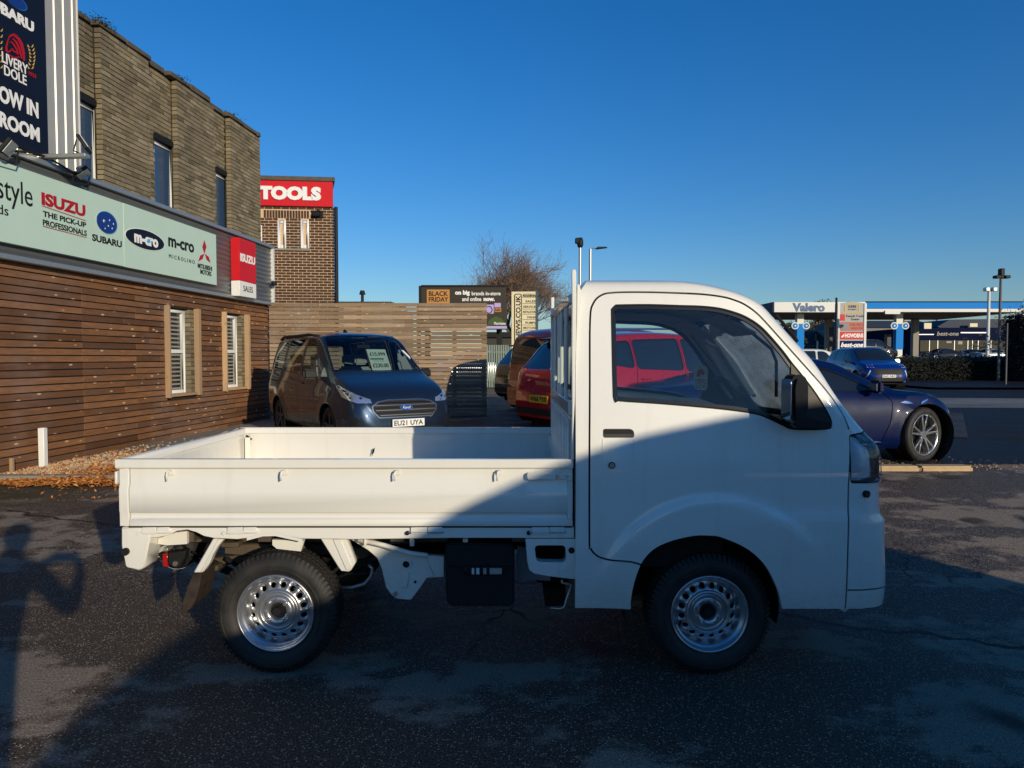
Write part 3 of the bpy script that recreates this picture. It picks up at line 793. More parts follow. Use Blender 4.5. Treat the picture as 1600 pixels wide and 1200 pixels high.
def fstroke(pts, w, m, name):
    L = []; Q = []
    for k, p in enumerate(pts):
        a = Vector(pts[max(k - 1, 0)]); b = Vector(pts[min(k + 1, len(pts) - 1)]); d = (b - a).normalized(); n_ = Vector((-d.y, d.x)) * w / 2 * (.35 + .65 * math.sin(PI * (k + .5) / len(pts)))
        L.append(tuple(Vector(p) + n_)); Q.append(tuple(Vector(p) - n_))
    n_ = len(pts); mb = MB(); P3 = [FW.px(x / 2.5, y / 2.5, bo) for x, y in L + Q]
    vs = [FW.pt(a, z, bo + .005) for a, z in P3]; mb.add(vs, [(k, k + 1, n_ + k + 1, n_ + k) for k in range(n_ - 1)]); return mb.build(name, m, ban)
for st_, w_ in (([(32, 150), (27, 166), (23, 184), (24, 198), (31, 204), (39, 198), (46, 190)], 9), ([(32, 148), (40, 139), (52, 135), (66, 140)], 9), ([(46, 190), (52, 200), (62, 204), (70, 214)], 7), ([(52, 137), (70, 150), (82, 172), (90, 204), (93, 238)], 13), ([(47, 150), (62, 164), (72, 186), (80, 212), (84, 230)], 9), ([(42, 162), (54, 176), (64, 194), (72, 214)], 7), ([(34, 214), (48, 224), (62, 226), (76, 222)], 7), ([(36, 166), (40, 164), (44, 166)], 4)):
    fstroke(st_, w_, M_isred, 'horse_emblem')
for i in range(7):
    for sx in (-1, 1):
        x = (118 + 8 * math.sin(i * .5) + sx * 7) / 2.5; y = (180 + i * 14) / 2.5
        fpoly(FW, [(x - 1.6 * sx, y + 2), (x + 1.8 * sx, y - 2.6), (x + .8 * sx, y + 1.8)], M_gold, ban, bo, 'wheat_leaf')
    x = 2.0 - .6 * math.sin(i * .5); y = (118 + i * 24) / 2.5; fpoly(FW, [(x - 1.5, y + 2), (x + 2, y - 2.6), (x + 1, y + 1.8)], M_gold, ban, bo, 'wheat_leaf')
ftext(FW, '1923', 45, 56, (45, 117), (45, 111), M_isred, ban, bo, bold=.02)
# wall floodlights
def flood(px, py, off, label, arm=None, tilt=-.5):
    a, z = FW.px(px, py, off); c = FW.pt(a, z, off)
    rt = empty('floodlight', c, label, 'floodlight', 'floodlights above the mint sign')
    q = Matrix.Rotation(R(20), 3, 'Z') @ Matrix.Rotation(tilt, 3, 'Y')
    def tb(x0, x1, y0, y1, z0, z1):
        pts = [Vector(p) for p in ((x0, y0, z0), (x1, y0, z0), (x1, y1, z0), (x0, y1, z0), (x0, y0, z1), (x1, y0, z1), (x1, y1, z1), (x0, y1, z1))]
        return MB().hexa([c + q @ p for p in pts])
    tb(-.045, .0, -.14, .14, -.10, .10).build('housing', M_black, rt, bev=.012)
    tb(.001, .008, -.12, .12, -.085, .085).build('lens', mat('floodlight_lens', (.6, .6, .55), .2, var=.1), rt)
    m = MB(); m.tube([c + Vector((-.02, -.16, 0)), c + Vector((-.06, -.16, -.14)), c + Vector((-.06, .16, -.14)), c + Vector((-.02, .16, 0))], .009, 6); m.build('bracket', M_black, rt)
    if arm:
        m = MB(); aw = MB(); FW.box(aw, a - .10, a + .0, z - .2, z - .15, .0, off + .06); aw.build('arm', M_galv, rt, bev=.004)
    return rt
flood(134, 224, .62, 'black floodlight on a galvanised arm beside the navy banner', True, -.55)
flood(131, 272, .2, 'small black floodlight lying low on the fascia edge below the arm', None, .9)
flood(16, 232, .28, 'black floodlight at the bottom of the navy banner, leftmost', None, .6)
cb = MB(); cb.tube([FW.pt(*FW.px(x, y, .12), .12) for x, y in ((24, 236), (48, 238), (70, 244), (92, 256), (112, 268), (122, 272))], .014, 6)
tag(cb.build('cable', M_black, None, smooth='all'), 'thick black cable running along the top of the fascia', 'cable')
cc = FW.pt(*FW.px(428, 442, .16), .16); o = empty('security_camera', cc, 'small grey security camera at the end of the fascia', 'security camera')
MB().lathe((cc.x, cc.y, cc.z), [(0, -.07), (.05, -.06), (.062, -.02), (.06, .03), (0, .035)], 16, 'z').build('dome', M_black, o, smooth='all'); MB().cyl(cc + Vector((0, 0, .03)), cc + Vector((-.14, 0, .03)), .02).build('mount', M_galv, o)
# white pipe, stake
pa, pz = FW.px(68, 734, .10); c = FW.pt(pa, 0, .10); zt2 = FW.px(61, 669, .1)[1]
p = MB().box(c.x - .04, c.x + .04, c.y - .04, c.y + .04, -.1, zt2); o = p.build('white_post', M_upvc, None, bev=.008); tag(o, 'short white plastic post standing against the timber boards', 'post')
pa, pz = FW.px(19, 745, .06); c = FW.pt(pa, 0, .06)
tag(MB().box(c.x - .02, c.x + .02, c.y - .02, c.y + .02, -.1, FW.px(17, 716, .06)[1]).build('wooden_stake', M_newwood, None, bev=.003), 'thin short wooden stake by the timber boards', 'stake')
# bed along the wall: gravel, kerb, leaves
bedpts = [(FW.pt(a, 0, -.05), FW.pt(a, 0, .62 + .02 * a)) for a in np.linspace(A_NEAR, -3.4, 20)]
kb_y = lambda x: 7.55 + .02 * x
gr = MB(); lt = MB()
kx0, kx1 = -7.2, -3.35; ky = 7.95
tag(MB().box(kx0, kx1, ky, ky + .11, -.2, .03).build('kerb', M_conc, None, bev=.012), 'mossy concrete edging strip at the left bed', kind='structure')
drape('gravel_bed', [[(-7.4, ky + .1), (-5.0, ky + .1), (-3.35, ky + .1)], [(-7.4, 10.5), (-5.0, 10.5), (-3.9, 10.5)], [(-7, 15.8), (-5.6, 15.8), (-5.2, 15.8)]], M_conc, 'strip of pale gravel along the timber wall', .02)
def scrap(mb, p, s, flat=.35, thick=False):
    d = Vector((rnd.gauss(0, 1), rnd.gauss(0, 1), rnd.gauss(0, flat))).normalized() * s; e = Vector((-d.y, d.x, rnd.gauss(0, flat) * s)).normalized() * s * .55
    n_ = d.cross(e).normalized() * s * .25
    mb.add([p - d, p - d * .1 + e + n_, p + d, p - d * .1 - e + n_], [(0, 1, 2), (0, 2, 3)])
def stone(mb, p, s):
    v = [Vector((rnd.uniform(.6, 1) * s, 0, 0)), Vector((0, rnd.uniform(.6, 1) * s, 0)), Vector((-rnd.uniform(.6, 1) * s, 0, 0)), Vector((0, -rnd.uniform(.6, 1) * s, 0)), Vector((0, 0, s * .8))]
    a = rnd.uniform(0, PI); q = Matrix.Rotation(a, 3, 'Z')
    mb.add([p + q @ w for w in v], [(0, 1, 4), (1, 2, 4), (2, 3, 4), (3, 0, 4)])
def wallx(y): return -5.555 + .0889 * (y - 16) + .02
for i in range(9000):
    y = ky + .12 + abs(rnd.gauss(0, 1.1)); x = rnd.uniform(max(wallx(y), -7.2), -3.5 + .0 * y)
    if y > 13: continue
    stone(gr, Vector((x, y, G(x, y) + .025)), rnd.uniform(.012, .032))
tag(gr.build('gravel', M_gravel, None, fixn=False), 'loose pale gravel at the foot of the timber wall', 'gravel', kind='stuff')
for i in range(3600):
    cxs = rnd.choice(((-5.2, .5, 8.0, .14), (-4.7, .5, 7.82, .12), (-4.3, .6, 7.75, .09), (-4.9, .35, 8.5, .2), (-3.9, .35, 7.85, .1), (-5.6, .5, 7.75, .09)))
    x = rnd.gauss(cxs[0], cxs[1]); y = rnd.gauss(cxs[2], cxs[3])
    if x < wallx(y) + .02 or x < -7 or x > -3.2: continue
    h = .03 + abs(rnd.gauss(0, .035)) * math.exp(-((x + 4.9) / .9)**2)
    scrap(lt, Vector((x, y, G(x, y) + h * .8)), rnd.uniform(.018, .042), .35)
for i in range(900):
    y = rnd.uniform(8.1, 10.5); x = rnd.uniform(wallx(y), -3.6); scrap(lt, Vector((x, y, G(x, y) + .04)), rnd.uniform(.015, .035), .3)
for i in range(170):
    x = rnd.uniform(-6, -3); y = rnd.uniform(6.8, 7.8); scrap(lt, Vector((x, y, G(x, y) + .012)), rnd.uniform(.012, .03), .3)
tag(lt.build('fallen_leaves', M_litter, None, fixn=False), 'drift of orange autumn leaves along the left kerb', 'fallen leaves', kind='stuff')
# loose chips over the asphalt
ch = MB()
for i in range(650):
    y = 2.1 + rnd.random()**1.3 * 7; x = rnd.uniform(-.8, .8) * y; stone(ch, Vector((x, y, G(x, y) - .001)), rnd.uniform(.002, .0065))
for i in range(500):
    x = rnd.uniform(4.0, 7.2); y = 7.75 + rnd.gauss(.25, .22) + .02 * x; stone(ch, Vector((x, y, G(x, y) + .005)), rnd.uniform(.006, .018))
tag(ch.build('grit', M_gravel, None, fixn=False), 'loose stone chips scattered on the asphalt', 'grit', kind='stuff')
# right kerb
kr = empty('kerb', (5, 7.8, .1), 'sandy concrete kerb beneath the sports car wheel', kind='structure')
kx = 3.4
while kx < 5.15:
    L = min(.6, 5.2 - kx); k_ = MB().box(kx, kx + L - .012, 7.72, 7.90, -.05, G(kx, 7.8) + .055); k_.build('kerb_stone', M_kerb, kr, bev=.02, seg=2); kx += L

# ------------------------------------------------------------------ timber fence at the back
YF = 15.85
FF = Fr((-5.555, YF, 0), (1, 0, 0))
fn = empty('timber_fence', (-3, YF, .05), 'tall fence of weathered horizontal timber slats behind the dark blue van', 'fence')
fx1 = FF.px(761, 560)[0]; fz1 = FF.px(600, 473)[1]
FP = .0925; r = 0; z = .06
sj = [0, FF.px(520, 560)[0], FF.px(654, 560)[0], fx1]
while z < fz1 - .03:
    for i in range(3):
        dr = rnd.choice((0, 0, .25, -.3)) if i < 2 else 0
        a0 = sj[i] + (pr if i else 0); a1 = sj[i + 1] + dr; pr = dr
        put_board('slat', board_mesh(a1 - a0 - .004, FP - .010 - (.005 if r % 3 else 0), .02, M_fence, 'f'), FF, a0 + .002, z, rnd.uniform(0, .012), fn, rnd.uniform(-.0015, .0015))
    z += FP; r += 1
for x in (FF.px(440, 560)[0], FF.px(560, 560)[0], FF.px(654, 560)[0], fx1 - .75, fx1 - .08):
    p = MB(); FF.box(p, x - .045, x + .045, 0, fz1 - .03, -.11, -.022); p.build('post', M_fence, fn, bev=.004)

# ------------------------------------------------------------------ brown brick tool shop
FT = Fr(W(408, 400, 19.3) * Vector((1, 1, 0)) if False else Vector((W(408, 400, 19.3).x, 19.3, 0)), (1, .10, 0))
tb_ = empty('brown_brick_building', FT.pt(1, .2), 'brown brick flat roofed building with a red shop sign behind the fence', 'building')
tx0 = FT.px(395, 400)[0]; tx1 = FT.px(522, 400)[0]; tzt = FT.px(515, 281)[1]; tzs1 = FT.px(515, 285)[1]; tzs0 = FT.px(515, 324)[1]
cw = MB(); tq = [FT.pt(tx0 - 4, 0, -.009), FT.pt(tx1 - .012, 0, -.009), FT.pt(tx1 - .012, 0, -.009) + Vector((-1.9, 6.2, 0)), FT.pt(tx0 - 6, 0, -6)]; cw.xy([(p.x, p.y) for p in tq], 0, tzt - .02); cw.build('wall', M_mortarl, tb_)
th = []
for (xa, xb) in ((434, 447), (470, 483)):
    a0 = FT.px(xa, 365)[0]; a1 = FT.px(xb, 365)[0]; th.append((a0, a1, FT.px(xa, 388)[1], FT.px(xa, 344)[1]))
bl_ = []; BH2 = .064; PB = .0785; r = 0; z = 1.2
zsold = FT.px(450, 341)[1]; zsold0 = FT.px(450, 329)[1]
while z + BH2 < tzs0:
    a = tx0 - (.113 if r % 2 else 0)
    while a < tx1:
        p, q = max(a, tx0), min(a + .213, tx1)
        if zsold < z + BH2 and z < zsold0 + .02 and p < FT.px(482, 330)[0]: a += .225; continue
        for h in th:
            if z + BH2 > h[2] and z < h[3]:
                if q > h[0] and p < h[0]: q = h[0]
                elif p < h[1] and q > h[1]: p = h[1]
                elif p >= h[0] and q <= h[1]: q = p
        if q - p > .03: bl_.append((p, q, z, BH2))
        a += .225
    z += PB; r += 1
a = FT.px(412, 330)[0]
while a < FT.px(482, 330)[0]:
    bl_.append((a, a + .063, zsold + .004, zsold0 - zsold)); a += .0775
rnd.shuffle(bl_); bl_.sort(key=lambda b: -b[2])
bcache = {}
for b in bl_[:300]:
    k = (round(b[1] - b[0], 2), round(b[3], 3))
    if k not in bcache:
        o = MB().box(0, k[0], 0, .08, 0, k[1]).build('brick', M_bbrick, None, bev=.004); bcache[k] = o.data; bpy.data.objects.remove(o)
    o = link('brick', bcache[k], tb_); o.location = FT.pt(b[0], b[2], rnd.uniform(-.003, .004)) - wofs(tb_); o.rotation_euler = (0, 0, FT.rot())
ms = MB()
for b in bl_[300:]: FT.box(ms, b[0], b[1], b[2], b[2] + b[3], -.08, rnd.uniform(-.003, .004))
o = ms.build('brickwork', M_bbrick, tb_, fixn=False); o['kind'] = 'stuff'
FT_s = MB(); FT.box(FT_s, tx0 - 3, tx1 - .01, tzs0, tzs1, .005, .08); sgn = FT_s.build('shop_sign', M_signred, None, bev=.006); tag(sgn, 'red shop sign with large white capitals on the brown brick building', 'sign')
ftext(FT, 'TOOLS', 405, 502, (502, 314), (502, 292.5), M_letw, sgn, .085, bold=.07, thick=.03)
c = MB(); tq = [FT.pt(tx0 - 4, 0, .12), FT.pt(tx1 + .06, 0, .12), FT.pt(tx1 + .04, 0, -.016) + Vector((-1.95, 6.3, 0)), FT.pt(tx0 - 6, 0, -6)]; c.xy([(p.x, p.y) for p in tq], tzs1, tzs1 + .12); c.build('parapet_cap', M_stone, tb_, bev=.01)
for i, h in enumerate(th):
    f = MB(); FT.box(f, h[0], h[0] + .07, h[2], h[3], -.06, .02); FT.box(f, h[1] - .07, h[1], h[2], h[3], -.06, .02); FT.box(f, h[0] + .07, h[1] - .07, h[2], h[2] + .09, -.06, .02); FT.box(f, h[0] + .07, h[1] - .07, h[3] - .08, h[3], -.06, .02)
    f = f.build('window', M_upvc, tb_, bev=.004); g = MB(); FT.box(g, h[0] + .07, h[1] - .07, h[2] + .09, h[3] - .08, -.03, -.02); g.build('pane', M_dglass, f)
s_ = MB(); FT.box(s_, th[0][0] - .5, th[1][1] + .02, th[0][2] - .06, th[0][2] - .004, -.05, .05); s_.build('sill', M_conc, tb_, bev=.004)
d_ = MB(); q = FT.pt(tx1 + .07, 0, .05); d_.cyl((q.x, q.y, 0), (q.x, q.y, tzs0), .05); d_.build('drainpipe', M_black, tb_, smooth=True)
d_ = MB(); q = FT.pt(FT.px(409.5, 400)[0], 0, .1); d_.cyl((q.x, q.y, 3.5), (q.x, q.y, tzs0 - .55), .035); d_.build('vent_pipe', M_upvc, tb_, smooth=True)
q = FT.pt(*FT.px(494, 334, .12), .12); fl = empty('security_camera', q, 'black floodlight camera under the red shop sign', 'security camera')
MB().box(q.x - .10, q.x + .10, q.y - .05, q.y + .06, q.z - .07, q.z + .05).build('housing', M_black, fl, bev=.015); MB().box(q.x - .16, q.x + .16, q.y + .08, q.y + .12, q.z - .1, q.z + .1).build('back_plate', M_black, fl, bev=.01)
MB().tube([q + Vector((0, 0, .0)), q + Vector((.05, -.05, .1)), q + Vector((.1, .05, .08))], .02, 6).build('arm', M_black, fl)
# low corrugated roof with a flue behind the fence
Yq = 23
lr = empty('low_outbuilding', (W(570, 470, Yq).x, Yq, .2), 'low outbuilding with a dark corrugated roof just showing over the fence', 'building')
x0, z0 = XZ(527, 471, Yq); x1, _ = XZ(612, 471, Yq)
MB().box(x0, x1, Yq, Yq + 5, 0, z0 - .08).build('wall', M_conc, lr)
rf = MB()
nn = 22
for i in range(nn):
    xa = x0 + (x1 - x0) * i / nn; xb = x0 + (x1 - x0) * (i + 1) / nn; xm = (xa + xb) / 2
    rf.add([(xa, Yq - .1, z0 - .07), (xm, Yq - .1, z0 + .0), (xb, Yq - .1, z0 - .07), (xa, Yq + 5, z0 + .02), (xm, Yq + 5, z0 + .09), (xb, Yq + 5, z0 + .02)], [(0, 1, 4, 3), (1, 2, 5, 4), (0, 2, 1)])
rf.build('roof', M_stone, lr)
xf, zf = XZ(556, 455, Yq); MB().cyl((xf, Yq + 1, z0 - .2), (xf, Yq + 1, zf + .12), .05).build('flue', M_black, lr); MB().cyl((xf, Yq + 1, zf - .02), (xf, Yq + 1, zf + .12), .11, .07).build('flue_cap', M_black, lr)

# ------------------------------------------------------------------ white flatbed mini truck (side plane at Y = 3)
YN, YFAR, YC = 3.0, 4.42, 3.71
truck = empty('flatbed_truck', (.0, YC, 0), 'small white cab-over flatbed pickup truck parked side on in the foreground', 'truck')
wf = pchip([(.25, .715), (.40, .731), (.9, .737), (1.05, .728), (1.3, .698), (1.6, .652), (1.68, .640), (1.715, .622), (1.735, .59), (1.75, .50)])
def Yside(z): return YC - wf(z)
def S(px, py):
    Y = 3.0
    for _ in range(6): Y = Yside(W(px, py, Y).z)
    w = W(px, py, Y); return (w.x, w.z)
sil = [(1384, 944), (1388, 920), (1389, 903), (1388, 860), (1388, 811), (1380, 800), (1379, 756), (1383, 748), (1382, 715), (1376, 695), (1360, 679), (1330, 645), (1313, 622), (1275, 565), (1246, 533), (1211, 494), (1197, 479), (1174, 462), (1147, 451), (1115, 443), (1090, 439)]
xfp = []
for (x, y) in sil:
    z = W(x, y, 3.1).z; Y = Yside(z) + .07; w = W(x, y, Y); xfp.append((w.z, w.x + .004))
xfp = sorted(xfp); q = []
for p in xfp:
    if not q or p[0] > q[-1][0] + .004: q.append(p)
xfp = q + [(1.755, .70)]
xf = pchip(xfp)
XB = W(899, 700, YN).x
WCX, WCZ = W(1109, 962, 3.045).x, .247
arc_px = [(984, 953), (988, 920), (1000, 881), (1012, 864), (1026, 853), (1057, 841), (1092, 835), (1115, 836), (1138, 843), (1160, 853), (1180, 867), (1197, 886), (1208, 906), (1216, 926), (1221, 950)]
arc0 = [S(*p) for p in arc_px]; fx_ = pchip([(i, p[0]) for i, p in enumerate(arc0)]); fz_ = pchip([(i, p[1]) for i, p in enumerate(arc0)])
arc = [(fx_(i * (len(arc0) - 1) / 44), fz_(i * (len(arc0) - 1) / 44)) for i in range(45)]
zl = list(np.linspace(S(1000, 950)[1], 1.70, 74)) + [1.712, 1.722, 1.731, 1.738, 1.744, 1.75]
M1, MC, MF = 76, 12, 16
def ring(z):
    w = wf(z); x1 = xf(z); low = sstep(1.15, .95, z); top = sstep(1.62, 1.75, z)
    rx = .10 + .06 * low + .1 * top; ry = .20 - .04 * low + .1 * top
    bow = .045 + .03 * (1 - low); xb = XB + .0 + .05 * top * top + .012 * sstep(1.2, 1.7, z)
    half = []
    xe = x1 - rx
    for i in range(M1): half.append((xb + (xe - xb) * i / (M1 - 1), w))
    for i in range(1, MC + 1):
        t = PI / 2 * i / MC; e = .85; half.append((xe + rx * math.sin(t)**e, (w - ry) + ry * math.cos(t)**e))
    for i in range(1, MF + 1):
        t = i / MF; half.append((x1 + bow * (1 - (1 - t)**2), (w - ry) * (1 - t)))
    pts = []
    for (x, y) in half:
        d = math.hypot(x - WCX, z - WCZ); dy = 0
        if y > w - .001 and z < 1.02:
            dy += .015 * sstep(.565, .515, d) * (sstep(.28, .5, z) if x < WCX else sstep(.45, .70, z))
            dy -= .010 * sstep(.52, .62, d) * sstep(.74, .68, z) * 0
            dy += .008 * sstep(.74, .69, z) * sstep(1.0, 1.2, x)
        pts.append(Vector((x, YC - y - dy, z)))
    far = [Vector((p.x, 2 * YC - p.y, p.z)) for p in reversed(pts[:-1])]
    return pts + far
bm = bmesh.new(); rings = [[bm.verts.new(p) for p in ring(z)] for z in zl]; NR = len(rings[0])
for k in range(len(rings) - 1):
    for i in range(NR - 1): bm.faces.new((rings[k][i], rings[k][i + 1], rings[k + 1][i + 1], rings[k + 1][i]))
    bm.faces.new((rings[k][NR - 1], rings[k][0], rings[k + 1][0], rings[k + 1][NR - 1]))
# roof cap as strips
t = rings[-1]; h = NR // 2
for i in range(h - 1):
    a, b = t[i], t[i + 1]; c, d = t[NR - 1 - i - 1], t[NR - 1 - i]
    if len({a, b, c, d}) >= 3:
        m = []
        for v in (a, b, c, d):
            if v not in m: m.append(v)
        try: bm.faces.new(m)
        except ValueError: pass
bm.normal_update()
for f in bm.faces: f.smooth = True
near = (0, -1, 0); farn = (0, 1, 0)
# wheel arch openings
for d in (near, farn):
    fs = cut_poly(bm, arc + [(arc[-1][0], .1), (arc[0][0], .1)], d, .2)
    bmesh.ops.delete(bm, geom=fs, context='FACES')
# front bumper + lower corner panel
shut = [S(1329, 682), S(1326, 760), S(1324, 850), S(1320, 941)]
# headlamps
lamp_poly = round_poly([S(1329, 681), S(1362, 677), S(1392, 690), S(1396, 752), S(1384, 754), S(1331, 753)], .008, 2)
for d in (near, farn):
    ring_ = cut_poly(bm, offset_poly(lamp_poly, .007), d, .02, lambda f: f.calc_center_median().x > 1.2)
    bmesh.ops.delete(bm, geom=cut_poly(bm, offset_poly(lamp_poly, .0), d, .02, lambda f: f.calc_center_median().x > 1.2) and [], context='FACES') if False else None
    inner = set(cut_poly(bm, lamp_poly, d, .02, lambda f: f.calc_center_median().x > 1.2))
    ring_ = [f for f in cut_poly(bm, offset_poly(lamp_poly, .007), d, .02, lambda f: f.calc_center_median().x > 1.2) if f not in inner]
    lb = split_bm(bm, list(inner), False); refl = lb.copy()
    sb = split_bm(bm, ring_ , False); bmesh.ops.delete(bm, geom=list(inner) + ring_, context='FACES')
    push(sb, .006); bm_obj(sb, 'lamp_gasket', M_black, truck)
    hl = bm_obj(lb, 'headlamp', M_glass2, truck)
    push(refl, .045); bm_obj(refl, 'reflector', mat('headlamp_bowl', (.72, .76, .82), .3, metal=.15, var=.4, vscale=45), hl)
    if d == near:
        for (x, y, r_) in ((1352, 705, .038), (1352, 733, .03)):
            X_, Z_ = W(x, y, 3.12).x, W(x, y, 3.12).z
            mb = MB().lathe((X_ - .03, 3.13, Z_), [(r_, -.06), (r_ * .92, -.03), (r_ * .6, 0), (0, .012)], 20, 'y'); mb.build('lamp_bowl', M_chrome, hl, smooth='all')
        mb = MB()
        for yy in (692, 716, 741): 
            p = W(1338, yy, 3.06); mb.box(p.x, p.x + .11, 3.05, 3.10, p.z - .003, p.z + .003)
        mb.build('lamp_divider', M_blackgl, hl)
        p = W(1368, 697, 3.1); MB().box(p.x - .07, p.x - .02, 3.10, 3.13, p.z - .008, p.z + .006).build('indicator', M_orange, hl, bev=.004)
# bumper split
bp = [S(1329, 755), S(1500, 755), (2.4, .1), S(1319, 990), S(1320, 941), S(1324, 850)]
bset = set()
for f in bm.faces: pass
for d in (near, farn):
    A = Vector((shut[1][0], 0, shut[1][1]));
gap_o = [(p[0] - .004, p[1]) for p in shut]; gap_i = [(p[0] + .003, p[1]) for p in shut]
for d in (near, farn):
    band = cut_poly(bm, [gap_o[0], gap_i[0], gap_i[1], gap_i[2], (gap_i[3][0], .2), (gap_o[3][0], .2), gap_o[2], gap_o[1]], d, .2)
    sb = split_bm(bm, band); push(sb, .008); bm_obj(sb, 'panel_gap', M_rubber, truck)
lipz0, lipz1 = S(1330, 922.5)[1], S(1330, 920)[1]
for d in (near, farn, (1, 0, 0)):
    pl_ = [(S(1323, 921)[0], lipz0), (2.4, lipz0), (2.4, lipz1), (S(1323, 921)[0], lipz1)] if d != (1, 0, 0) else [(YC - .62, lipz0), (YC + .62, lipz0), (YC + .62, lipz1), (YC - .62, lipz1)]
    sb = split_bm(bm, cut_poly(bm, pl_, d, .3 if d[0] == 0 else .8, lambda f: f.calc_center_median().x > 1.38)); push(sb, .006); bm_obj(sb, 'bumper_groove', M_rubber, truck)
bz = [f for f in bm.faces if f.calc_center_median().x > 1.42 and f.calc_center_median().z < S(1329, 755)[1] and (f.calc_center_median().x > shut[2][0] - .0 or abs(f.normal.x) > .5)]
nb = split_bm(bm, bz)
fb = bm_obj(nb, 'front_bumper', M_white, truck, thick=.02)
# door
dpx = [(921, 720), (921.5, 600), (922, 500), (927, 474), (940, 461), (961, 457), (1010, 456.5), (1062, 458), (1100, 460), (1130, 464), (1148, 469), (1164, 476), (1181, 488), (1197, 504), (1231, 542), (1265, 580), (1299, 619), (1318, 649), (1327, 671), (1328.5, 690), (1325.5, 760), (1323, 850), (1322, 880), (1210, 880), (1180, 838), (1140, 822), (1092, 816), (1050, 822), (1012, 846), (994, 878), (984, 876.5), (945, 873), (931, 867), (923, 857), (921, 845)]
# the rear shut line runs to the arch; the forward part of the door is one with the wing, so keep it in the shell
dpoly = [S(*p) for p in dpx[:19]] + [(S(1326, 700)[0] - .012, S(1326, 700)[1])]
seam_r = [S(*p) for p in ((1001, 881), (984, 876.5), (945, 873), (931, 867), (923, 857), (921, 845))] + [S(*p) for p in dpx[0:19]]
def catmull(P, k=4):
    out = []; n = len(P)
    for i in range(n - 1):
        p0, p1, p2, p3 = P[max(i - 1, 0)], P[i], P[i + 1], P[min(i + 2, n - 1)]
        for j in range(k):
            t = j / k; out.append(tuple(.5 * (2 * p1[c] + (p2[c] - p0[c]) * t + (2 * p0[c] - 5 * p1[c] + 4 * p2[c] - p3[c]) * t * t + (3 * p1[c] - p0[c] - 3 * p2[c] + p3[c]) * t**3) for c in (0, 1)))
    return out + [P[-1]]
seam_o = catmull(seam_r)
def band_from_line(pts, w):
    L = []; Rr = []
    for i, p in enumerate(pts):
        a = Vector(pts[max(i - 1, 0)]); b = Vector(pts[min(i + 1, len(pts) - 1)]); d = (b - a).normalized(); n = Vector((-d.y, d.x)) * w / 2
        L.append(tuple(Vector(p) + n)); Rr.append(tuple(Vector(p) - n))
    return L + Rr[::-1]
for d in (near, farn):
    band = cut_poly(bm, band_from_line(seam_o, .0085), d, .15)
    sb = split_bm(bm, band); push(sb, .01); bm_obj(sb, 'door_gap', M_rubber, truck)
# side window openings
wpx = [(957, 484), (962, 479), (968, 478), (1015, 477.5), (1062, 479), (1095, 480), (1123, 483), (1146, 489), (1164, 496), (1182, 507), (1197.5, 521), (1221, 548), (1236, 568), (1254, 590), (1275, 618), (1294, 650), (1297, 663), (1290, 669), (1240, 669), (1226, 664), (1205, 654), (1181, 645), (1140, 639), (1096, 634.5), (1030, 629), (965, 624.5), (960, 620)]
wpoly = [S(*p) for p in wpx]; wpoly = catmull(wpoly + [wpoly[0]], 3)[:-1]
for d in (near, farn):
    fl_ = lambda f: True
    cut_poly(bm, offset_poly(wpoly, .007), d, .2)
    inner = set(cut_poly(bm, wpoly, d, .2))
    outer = [f for f in cut_poly(bm, offset_poly(wpoly, .007), d, .2) if f not in inner]
    gb = split_bm(bm, list(inner), False); sb = split_bm(bm, outer, False)
    bmesh.ops.delete(bm, geom=list(inner) + outer, context='FACES')
    push(sb, -.002); bm_obj(sb, 'window_seal', M_rubber, truck, thick=.02)
    tri = [S(1236, 566), S(1254, 588), S(1277, 616), S(1300, 650), S(1300, 675), S(1238, 675), S(1228, 664), S(1236, 640)]
    tin = cut_poly(gb, tri, d, .1)
    tb2 = split_bm(gb, tin); push(tb2, -.001); bm_obj(tb2, 'mirror_sail', mat('dark_brown_plastic', (.035, .028, .022), .4), truck, thick=.02)
    inn = offset_poly(wpoly, -.014); g2 = set(cut_poly(gb, inn, d, .1)); fr = [f for f in gb.faces if f not in g2]
    frb = split_bm(gb, fr); push(frb, .003); bm_obj(frb, 'window_frame', M_blackgl, truck, thick=.012)
    push(gb, .008); o = bm_obj(gb, 'side_window', M_glass, truck)
# windscreen, rear window
wy0 = .585
wsp = [(YC - .545, 1.63), (YC - .60, 1.60), (YC - .665, 1.10), (YC - .62, 1.06), (YC + .62, 1.06), (YC + .665, 1.10), (YC + .60, 1.60), (YC + .545, 1.63)]
inner = cut_poly(bm, wsp, (1, 0, 0), .12, lambda f: f.calc_center_median().x > .8)
gb = split_bm(bm, inner); gin = set(cut_poly(gb, offset_poly(wsp, -.03), (1, 0, 0), .1)); sb = split_bm(gb, [f for f in gb.faces if f not in gin]); bm_obj(sb, 'windscreen_seal', M_rubber, truck, thick=.015)
bm_obj(gb, 'windscreen', M_screen, truck)
rwp = round_poly([(YC - .5, 1.60), (YC - .52, 1.24), (YC + .52, 1.24), (YC + .5, 1.60)], .05)
inner = cut_poly(bm, rwp, (-1, 0, 0), .3)
gb = split_bm(bm, inner); gin = set(cut_poly(gb, offset_poly(rwp, -.025), (-1, 0, 0), .1)); sb = split_bm(gb, [f for f in gb.faces if f not in gin]); bm_obj(sb, 'rear_window_seal', M_rubber, truck, thick=.015)
bm_obj(gb, 'rear_window', M_glass, truck)
